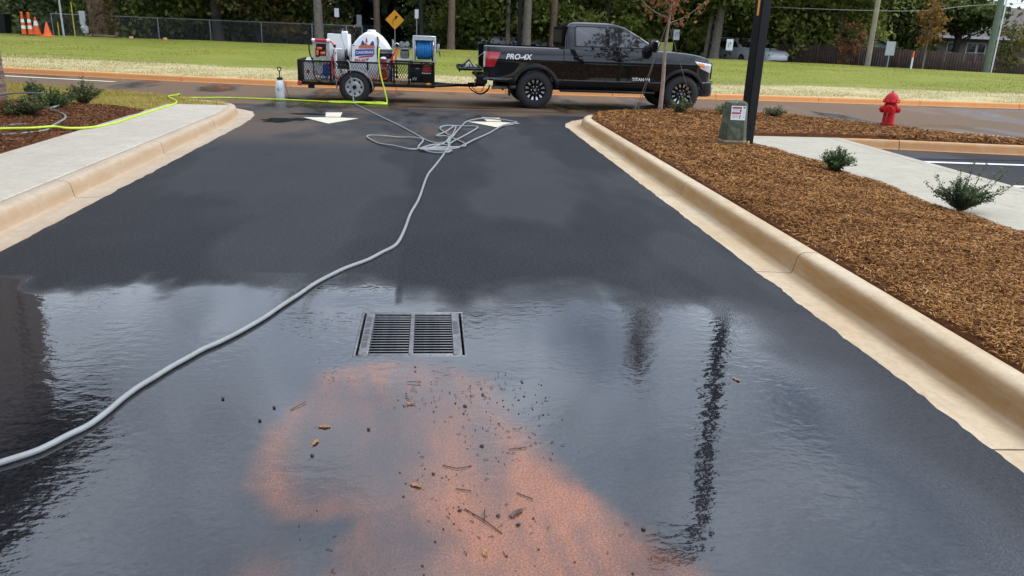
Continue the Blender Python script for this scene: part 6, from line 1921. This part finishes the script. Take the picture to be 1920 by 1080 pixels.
# its longest shoots
def shoots():
    C = []; S = []; st = MB(); random.seed(9)
    for tip in ((.56, -.05, .33), (.42, .1, .42), (-.34, 0, .36), (.03, 0, .52), (-.16, -.1, .44), (.34, -.12, .46), (.20, .05, .47), (.50, .1, .23), (-.40, .05, .27)):
        path = smooth_path([(0, 0, 0), (tip[0] * .5, tip[1] * .5, tip[2] * .42), tip], 6)
        st.tube(path, [.005 * (1 - .06 * k) for k in range(len(path))], 5)
        for q in range(90):
            t = .25 + .75 * random.random(); f = t * (len(path) - 1); k = min(int(f), len(path) - 2); p = path[k].lerp(path[k + 1], f - k)
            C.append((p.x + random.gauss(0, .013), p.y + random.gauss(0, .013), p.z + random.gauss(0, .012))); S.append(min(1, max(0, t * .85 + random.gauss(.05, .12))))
    st.build('stems', M_BARK_D, s2)
    leaves('foliage', np.array(C), .013 * rng.uniform(.6, 1.3, len(C)), M_LEAF_SHRUB, s2, np.array(S), .5, .3)
shoots()
shrub('small shrub on the mulch behind the lamp post, near the hydrant side', 7.05, 15.95, .19, .26, .30, 40, M_LEAF_JUNI, .026, 16, 3)
shrub('small spiky shrub in the mulch between pickup front wheel and lamp post', 6.12, 16.1, .19, .34, .30, 36, M_LEAF_JUNI, .026, 16, 4)
shrub('small spiky shrub in front of the pickup front wheel', 5.12, 16.2, .17, .40, .30, 36, M_LEAF_JUNI, .028, 16, 5)
shrub('tallest feathery green shrub at the back of the red mulch bed', -6.25, 15.2, .15, .50, .36, 60, M_LEAF_JUNI, .026, 26, 6)
shrub('dense feathery shrub under the grey garden hose', -6.35, 14.3, .17, .40, .42, 60, M_LEAF_SHRUB, .026, 26, 7)
shrub('low feathery shrub in front of the garden hose loop', -6.27, 13.05, .17, .38, .40, 60, M_LEAF_JUNI, .026, 26, 8)
shrub('dark shrub cut by the left edge of the frame', -6.55, 12.1, .17, .40, .36, 50, M_LEAF_SHRUB, .026, 24, 10)
shrub('small dark bush at the foot of the brick corner', -7.62, 16.35, .13, .40, .22, 40, M_LEAF_SHRUB, .028, 22, 11)

# ------------------------------------------------------------------ staked sapling
def sapling():
    X, Y = 4.80, 16.55
    r = thing('staked_sapling', 'young staked tree with rusty autumn leaves in front of the pickup hood', 'tree', (X, Y, .15))
    random.seed(12)
    b = MB()
    sm = pm('sapling_bark', (.30, .22, .165), .85, var=.3, scale=12, bstr=.4, bscale=60)
    path = smooth_path([(0, 0, -.05), (.012, 0, .6), (.0, .01, 1.3), (.03, 0, 2.2), (.0, 0, 3.6), (.02, 0, 5.9)], 5)
    b.tube(path, [.052 - .0018 * k for k in range(len(path))], 10)
    C = []; S = []; br = MB()
    for i in range(56):
        z = 1.8 + 3.9 * (i / 56) ** .9
        L = (.95 - .75 * (z - 1.7) / 4.3) * random.uniform(.65, 1.1)
        a = i * 2.4 + random.uniform(-.4, .4)
        tip = Vector((math.cos(a) * L, math.sin(a) * L, z + L * random.uniform(.25, .75)))
        p = smooth_path([(0, 0, z), (tip.x * .5, tip.y * .5, z + (tip.z - z) * .35), tip], 4)
        br.tube(p, [.012 - .0011 * k for k in range(len(p))], 5)
        for q in range(40 if z < 3.4 else 24):
            t = (.04 + .96 * random.random()) if z < 3.4 else (.2 + .8 * random.random()); f = t * (len(p) - 1); k = min(int(f), len(p) - 2); c = p[k].lerp(p[k + 1], f - k)
            C.append((c.x + random.gauss(0, .06), c.y + random.gauss(0, .06), c.z - abs(random.gauss(0, .08)))); S.append(random.random() ** .8 if z < 3 else random.random() * .7)
    b.build('trunk', sm, r)
    br.build('branches', sm, r)
    leaves('crown', np.array(C), .056 * rng.uniform(.6, 1.3, len(C)), M_LEAF_RUST, r, np.array(S), .55)
    # guy straps
    M_STRAP = pm('olive_strap', (.13, .12, .08), .8)
    for k, (gx, gy) in enumerate(((-.56, -.15), (.62, -.45), (-.25, .75))):
        g = thing('guy_strap', ['olive guy strap slanting down on the side of the sapling towards the tailgate', 'olive guy strap slanting down on the side of the sapling towards the bumper', 'olive guy strap running back from the sapling towards the pickup'][k], 'strap', (X, Y, .15), 0, 'straps staking the sapling')
        MB().tube([(0.02 * (1 if gx > 0 else -1), 0, 1.78), (gx, gy, .05)], .011, 6, flat=.6).build('strap', M_STRAP, g)
        MB().tube([(gx - .01, gy, -.05), (gx + .015 * (1 if gx > 0 else -1), gy, .16)], .016, 6).build('stake', M_STRAP, g)
sapling()

# ------------------------------------------------------------------ far things: cones, posts, signs, poles
def cone(label, ratio, Y, h, r0, bands, tall, group):
    X = ratio * Y
    z = float(lawn_z(np.array(X), np.array(Y)))
    r = thing('traffic_cone', label, 'traffic cone', (X, Y, z - .01), 0, group)
    M_C = pm('cone_orange', (.85, .13, .02), .5, var=.1)
    M_W = pm('cone_white_band', (.80, .80, .78), .5, var=.08)
    r1 = r0 * (.45 if tall else .22)
    MB().bbox(-r0 * 1.4, r0 * 1.4, -r0 * 1.4, r0 * 1.4, 0, .05, .015).build('base', pm('cone_base', (.02, .02, .02), .8) if tall else M_C, r)
    MB().lathe([(r0, .05), (r1, h * .92), (r1 * (1.25 if tall else 1), h * .94), (r1 * .8, h), (0, h)], 18).build('body', M_C, r)
    for a, b in bands:
        ra = r0 + (r1 - r0) * (a * h - .05) / (h * .92 - .05) + .004; rb2 = r0 + (r1 - r0) * (b * h - .05) / (h * .92 - .05) + .004
        MB().lathe([(ra - .003, a * h), (ra, a * h), (rb2, b * h), (rb2 - .003, b * h)], 18, cap=False).build('white_band', M_W, r)
cone('tall slim orange delineator with two white bands nearest the dark bin', -.4665, 44.6, 1.14, .12, [(.28, .42), (.55, .69)], True, 'orange cones at the edge of the woods')
cone('tall slim orange delineator with two white bands standing second in the row', -.4595, 44.6, 1.14, .12, [(.28, .42), (.55, .69)], True, 'orange cones at the edge of the woods')
cone('orange traffic cone with a wide white band', -.4525, 45.2, .90, .20, [(.52, .78)], False, 'orange cones at the edge of the woods')
cone('short plain orange cone, last of the row', -.441, 44.2, .70, .20, [], False, 'orange cones at the edge of the woods')

def zc_at(ratio, Y): return float(lawn_z(np.array(ratio * Y), np.array(Y)))
def post(name, label, cat, ratio, Y, h, rad, mat, z=None):
    z = zc_at(ratio, Y) - .1 if z is None else z
    b = MB().tube([(0, 0, 0), (0, 0, h * .5), (0, 0, h)], [rad, rad, rad * .95], 10)
    b.lathe([(rad * 1.1, h - .002), (rad * 1.1, h + .02), (0, h + .03)], 10)
    o = b.build(name, mat); o.location = (ratio * Y, Y, z)
    return tag(o, label, cat)
post('conduit_pole', 'slim grey metal pole between the orange cones and the vine covered tree', 'pole', -.4235, 44.8, 6, .05, pm('pale_grey_metal', (.42, .44, .46), .5, .3))
post('marker_stake', 'thin yellow stake left of the grey meter post', 'stake', -.411, 45, 1.75, .028, pm('yellow_paint', (.45, .38, .03), .6))
post('marker_stake', 'short yellow stake next to the slim metal pole', 'stake', -.4285, 45, .75, .03, pm('yellow_paint', (.45, .38, .03), .6))
def meter():
    X, Y = -.4005 * 45, 45.
    z = zc_at(-.4005, 45)
    r = thing('meter_post', 'grey electric meter post with round meter beside the vine covered tree', 'meter', (X, Y, z - .05))
    M_MG = pm('meter_grey', (.38, .40, .41), .5, .2, .1, 8)
    MB().bbox(-.16, .12, .0, .12, .62, 1.32, .02).build('panel', M_MG, r)
    MB().bbox(-.05, .22, -.1, .1, .22, .60, .03).build('meter_box', M_MG, r)
    MB().lathe([(.13, 0), (.12, .08), (.06, .12), (0, .125)], 16, at(.0, .0, .5) @ Matrix.Rotation(R(90), 4, 'X')).build('meter_dial', M_MG, r)
    MB().cyl((.05, .03, 0), (.05, .03, .62), .05, n=10).build('post', M_MG, r)
meter()
def bin_():
    X, Y = -.492 * 46, 46.
    r = thing('dark_bin', 'dark bin at the left edge of the frame near the orange cones', 'bin', (X, Y, zc_at(-.492, 46) - .05))
    MB().ring([[(-.38, -.3, 0), (.38, -.3, 0), (.38, .3, 0), (-.38, .3, 0)], [(-.45, -.36, .95), (.45, -.36, .95), (.45, .36, .95), (-.45, .36, .95)]]).build('body', M_TRIMB, r, smooth=0)
    MB().bbox(-.47, .47, -.38, .38, .952, 1.02, .02).build('lid', M_TRIMB, r)
bin_()
for i, (ra, Y) in enumerate(((-.349, 44.6), (-.311, 44.6))):
    o = MB().bbox(-.10, .10, -.07, .07, 0, .13, .02).build('loose_block', pm('tan_block', (.55, .30, .15), .9, var=.2)); o.location = (ra * Y, Y, zc_at(ra, Y) - .01); o.rotation_euler[2] = .4
    tag(o, ['tan block on the lawn edge nearest the vine covered tree', 'tan block on the lawn edge further along the chain link fence'][i], 'block')
# log lying at the foot of the vine covered tree
o = MB().tube(smooth_path([(-.75, 0, .06), (0, 0, .09), (.75, 0, .08), (.82, 0, .3)], 3), .08, 8).build('fallen_log', M_BARK_B); o.location = (-.383 * 45, 45.0, zc_at(-.383, 45) - .02)
tag(o, 'short brown log lying at the foot of the vine covered tree', 'log')

def sign(name, label, ratio, Y, zc, w_, h_, mat, post_mat, shape='rect', post_h=None, glyph=None, z0=None):
    X = ratio * Y
    r = thing(name, label, 'sign', (X, Y, 0))
    z0 = zc_at(ratio, Y) - .2 if z0 is None else z0
    MB().bbox(-.03, .03, .012, .05, z0, zc + h_ * .3, .005).build('post', post_mat, r)
    if shape == 'rect': MB().bbox(-w_ / 2, w_ / 2, -.006, .008, zc - h_ / 2, zc + h_ / 2, .003).build('panel', mat, r)
    else:
        q = w_ / 2
        k = MB().prism([(0, zc - q), (q, zc), (0, zc + q), (-q, zc)], -.006, .008).build('panel', mat, r, smooth=0)
    return r
M_SIGNW = pm('sign_white', (.70, .72, .73), .5, var=.06)
M_SIGNG = pm('sign_back_aluminium', (.42, .44, .45), .5, .3, .1)
M_SIGNY = pm('sign_amber', (.85, .36, .01), .45, var=.05)
s_ = sign('curve_sign', 'yellow diamond road sign with black curved arrow', -.044, 50, 1.98, 1.12, 1.12, M_SIGNY, M_GALV, 'dia', z0=.3)
MB().tube(smooth_path([(-.10, -.012, 1.70), (-.10, -.012, 1.92), (-.04, -.012, 2.04), (.04, -.012, 2.10)], 4), .045, 6, flat=.15).build('arrow_shaft', M_GAP, s_)
MB().prism([(.02, 2.22), (.04, 1.99), (.2, 2.17)], -.016, -.008).build('arrow_head', M_GAP, s_, smooth=0)
sign('plain_sign', 'grey back of a rectangular sign in front of the dark board fence', .585, 42, 1.42, .52, .72, M_SIGNG, M_GALV)
g = sign('small_sign', 'small white sign with dark symbol beside the near lamp post', .372, 46, 1.28, .40, .62, M_SIGNW, M_BARK_D)
MB().tube(smooth_path([(-.06, -.01, 1.15), (-.08, -.01, 1.36), (.06, -.01, 1.42), (.04, -.01, 1.25)], 4), .03, 6, flat=.2).build('symbol', M_GAP, g)
g = sign('small_sign', 'small white sign with dark symbol above the pickup hood', .3025, 50, 1.72, .38, .62, M_SIGNW, M_BARK_D)
MB().tube(smooth_path([(-.06, -.01, 1.58), (-.08, -.01, 1.80), (.06, -.01, 1.86), (.04, -.01, 1.68)], 4), .03, 6, flat=.2).build('symbol', M_GAP, g)
sign('small_sign', 'white sign plate on a thin post above the chemical tank', -.112, 49, 2.25, .26, .48, M_SIGNW, M_BARK_D)
sign('small_sign', 'dull grey sign in the shade above the big white tank', -.086, 54, 1.85, .32, .75, M_SIGNG, M_BARK_D)
sign('small_sign', 'narrow grey sign on a pole above the blue hose reel', -.018, 49, 2.35, .22, .5, M_SIGNW, M_GALV)
sign('yard_sign', 'low yellow green yard sign behind the sapling trunk', .287, 50, .98, 1.2, .55, pm('sign_yellow_green', (.45, .48, .12), .6), M_BARK_D)

M_UPOLE = pm('weathered_pole_wood', (.30, .26, .19), .9, var=.25, scale=5, bstr=.4, bscale=25)
def upole(label, ratio, Y, rad, h, mat, z):
    r = thing('utility_pole', label, 'utility pole', (ratio * Y, Y, z))
    MB().tube([(0, 0, 0), (0, 0, h * .5), (0, 0, h)], [rad, rad * .85, rad * .7], 14).build('pole', mat, r)
    MB().bbox(-1.1, 1.1, -rad - .1, -rad * .6, h - .6, h - .48, .01).build('crossarm', mat, r)
    for x in (-1, -.4, .4, 1):
        MB().lathe([(.03, 0), (.05, .05), (.04, .1), (.02, .14), (0, .14)], 10, at(x, -rad - .05, h - .48)).build('insulator', M_SIGNG, r)
    return r
upole('weathered wooden utility pole rising in front of the board fence', .5575, 43.5, .15, 9.5, M_UPOLE, .2)
u2 = upole('grey green utility pole with a pale conduit near the house', .722, 39.5, .17, 9.5, pm('greenish_pole', (.12, .155, .11), .8, var=.2), .2)
MB().tube([(.20, -.12, 0), (.20, -.12, 6)], .035, 8).build('conduit', M_SIGNW, u2)
for pth, lb in (([(.20 * 60, 60, 4.0), (.5575 * 43.5, 43.5, 3.35), (.70 * 50, 50, 4.2), (.98 * 50, 50, 5.2)], 'thin pale wire crossing the wooden utility pole'), ([(.5575 * 43.5, 43.5, 5.0), (.66 * 45, 45, 4.55), (.722 * 39.5, 39.5, 4.4), (1.0 * 40, 40, 4.6)], 'upper thin wire running between the two utility poles')):
    tag(MB().tube(smooth_path(pth, 8), .014, 5).build('overhead_wire', pm('wire_pale', (.32, .33, .30), .6)), lb, 'wire')
mk = thing('marker_post', 'white marker post with orange top on the far lawn', 'post', (.6175 * 40.5, 40.5, .28))
MB().cyl((0, 0, 0), (0, 0, .75), .045, n=10).build('shaft', M_SIGNW, mk)
MB().cyl((0, 0, .752), (0, 0, 1.05), .047, n=10).build('orange_top', M_ORANGE, mk)

# ------------------------------------------------------------------ parked cars behind the lawn
def small_car(label, X, Y, z, rz, paint_c, name, truck=False):
    r = thing(name, label, 'car' if not truck else 'truck', (X, Y, z), rz)
    mt = pm('car_paint_' + name, paint_c, .3, var=.04, coat=.8)
    W = 1.8
    def ring(x, zb, zt, ins): return [(x, ins + .06, zb), (x, ins, zb + .12), (x, ins, zb + .45), (x, ins + .05, zt), (x, W - ins - .05, zt), (x, W - ins, zb + .45), (x, W - ins, zb + .12), (x, W - ins - .06, zb)]
    L = 4.6
    MB().ring([ring(0, .35, .85, .12), ring(.1, .28, .98, .03), ring(1.0, .25, 1.02, 0), ring(3.0, .25, 1.0, 0), ring(4.2, .27, .9, .03), ring(4.5, .3, .78, .12), ring(4.6, .36, .66, .25)]).build('body', mt, r, smooth=40)
    xa, xb, xc, xd = (.15, .35, 2.7, 3.5) if not truck else (1.9, 2.0, 3.0, 3.6)
    MB().ring([[(xa, .08, .99), (xd, .08, .97), (xd, W - .08, .97), (xa, W - .08, .99)], [(xb, .2, 1.55), (xc, .2, 1.55), (xc, W - .2, 1.55), (xb, W - .2, 1.55)], [(xb + .12, .3, 1.62), (xc - .15, .3, 1.62), (xc - .15, W - .3, 1.62), (xb + .12, W - .3, 1.62)]]).build('cabin', mt, r, smooth=30)
    for y0, y1 in ((.10, .235), (W - .10, W - .235)):
        e = -.03 if y0 < 1 else .03
        MB().ring([[(xa + .2, y0 + e - .005, 1.04), (xd - .35, y0 + e - .005, 1.04), (xc - .1, y1 + e * 1.4, 1.48), (xb + .12, y1 + e * 1.4, 1.48)], [(xa + .2, y0 - e, 1.04), (xd - .35, y0 - e, 1.04), (xc - .1, y1 - e, 1.48), (xb + .12, y1 - e, 1.48)]]).build('side_window', M_GLASS, r, smooth=0)
    MB().ring([[(xd - .12, .2, 1.02), (xd - .12, W - .2, 1.02), (xc + .03, W - .3, 1.5), (xc + .03, .3, 1.5)], [(xd - .02, .2, 1.06), (xd - .02, W - .2, 1.06), (xc + .12, W - .3, 1.52), (xc + .12, .3, 1.52)]]).build('windscreen', M_GLASS, r, smooth=0)
    for s in (.12, W - .42): MB().bbox(4.42, 4.6, s, s + .3, .62, .74, .02).build('head_light', M_CLEAR, r)
    for x in (.95, 3.65):
        for y in (0.01, W - .22):
            w_ = MB().lathe([(.0, 0), (.2, 0), (.3, .0), (.33, .04), (.33, .17), (.3, .21), (0, .21)], 20, at(x, y, .33) @ Matrix.Rotation(R(-90), 4, 'X')).build('wheel', M_RUB, r)
            MB().lathe([(0, -.005), (.2, -.005), (.2, .01), (0, .01)], 16, at(x, y if y < 1 else y + .21, .33) @ Matrix.Rotation(R(-90), 4, 'X')).build('rim', M_STEEL, w_)
small_car('white pickup parked on the far side of the lawn behind the tailgate', 2.9, 53, .20, 0, (.75, .76, .77), 'parked_pickup', True)
small_car('white car parked beyond the lawn behind the double trunk tree', .356 * 53 + .9, 54, .05, R(-75), (.72, .74, .76), 'parked_car')
small_car('silver grey car parked beyond the lawn beside the white car', .336 * 54 + .9, 55, .05, R(-75), (.30, .32, .34), 'parked_car')

# ------------------------------------------------------------------ litter on the wet paving
def litter():
    M_DL = pm('dead_leaf', (.32, .15, .06), .7, var=.3, scale=40)
    M_DL2 = pm('wet_leaf', (.07, .032, .018), .5, var=.3, scale=40)
    M_TW = pm('wet_twig', (.045, .025, .016), .6, var=.3, scale=40)
    spots = [(-.48, 3.25, .045, M_DL, 'curled tan leaf beside the rim of the clay stain'), (-.50, 3.11, .04, M_DL, 'pale tan leaf scrap on the grey patch within the clay'), (-.06, 2.75, .045, M_DL, 'light brown leaf on the middle of the clay stain'),
             (.32, 2.54, .06, M_DL2, 'large dark wet leaf on the clay'), (1.63, 3.71, .05, M_DL, 'lone reddish leaf on the wet asphalt in line with the lamp post reflection'), (-.10, 3.47, .04, M_DL, 'small brown leaf sliver below the drain'), (.19, 2.31, .035, M_DL, 'pale leaf bit low on the clay stain')]
    for i, (x, y, s, mt, lb) in enumerate(spots):
        random.seed(40 + i)
        b = MB(); n = 10
        out_ = []
        for k in range(n):
            a = 2 * math.pi * k / n
            rad = s * (.55 + .45 * abs(math.cos(a))) * random.uniform(.75, 1.2)
            out_.append((rad * math.cos(a), rad * .55 * math.sin(a), .006 + .012 * math.cos(a * 2 + i) ** 2))
        b.add([(0, 0, .004)] + out_, [(0, 1 + k, 1 + (k + 1) % n) for k in range(n)])
        b.add([(0, 0, .002)] + [(p[0], p[1], p[2] - .002) for p in out_], [(0, 1 + (k + 1) % n, 1 + k) for k in range(n)])
        b.tube([(-s, 0, .008), (-s * 1.7, s * .2, .006)], .0015, 5)
        o = b.build('fallen_leaf', mt); o.scale = (.62, .62, .5); o.location = (x, y, 0); o.rotation_euler[2] = i * 1.3
        tag(o, lb, 'leaf')
    tw = [([(.13, 2.58), (.20, 2.50), (.26, 2.42)], 'forked dark twig below the large wet leaf'), ([(.05, 2.90), (.11, 2.87), (.17, 2.89)], 'thin bent twig across the clay stain'), ([(.10, 2.72), (.16, 2.70)], 'short twig stub near the light brown leaf'), ([(.34, 2.68), (.40, 2.63)], 'small dark twig at the right of the clay stain'), ([(-.12, 3.72), (-.05, 3.71)], 'straight twig just below the drain'), ([(-.66, 3.42), (-.60, 3.50)], 'pale straw beside the clay rim'), ([(.34, 3.02), (.42, 3.03)], 'short light twig at the upper right of the clay stain')]
    for i, (p, lb) in enumerate(tw):
        b = MB().tube(smooth_path([(x, y, .003 + .002 * (k % 2)) for k, (x, y) in enumerate(p)], 4), .0019, 6)
        if i == 0: b.tube([(.20, 2.50, .005), (.205, 2.56, .012)], .0025, 5)
        tag(b.build('twig', M_TW), lb, 'twig')
    # pebbles and crumbs
    b = MB(); random.seed(77)
    cl = [(random.gauss(.10, .26), random.uniform(2.05, 3.9)) for _ in range(26)]
    for n in range(300):
        cx, cy = random.choice(cl)
        x = cx + random.gauss(0, .07); y = cy + random.gauss(0, .10)
        if not (-.72 < x < .8): continue
        if random.random() < .5:
            r_ = random.choice((.0018, .0022, .003, .0035, .0045)) if random.random() > .06 else .008
            b.ball((x, y, r_ * .4), (r_ * random.uniform(.8, 1.5), r_ * random.uniform(.8, 1.3), r_ * .7), 6, 4)
        else:
            a = random.uniform(0, 6.28); L = random.uniform(.004, .013)
            b.tube([(x - math.cos(a) * L, y - math.sin(a) * L, .002), (x, y, .0035), (x + math.cos(a + .3) * L, y + math.sin(a + .3) * L, .002)], .0014, 4)
    for x, y in ((-1.0, 3.55), (-.74, 3.45), (-.78, 3.32), (-.28, 3.22), (-.5, 3.0)):
        b.ball((x, y, .004), (.008, .007, .006), 8, 5)
    tag(b.build('gravel', pm('dark_gravel', (.035, .028, .024), .6, var=.4, scale=60)), 'dark gravel crumbs scattered over the clay stain below the drain', 'gravel', kind='stuff')
litter()
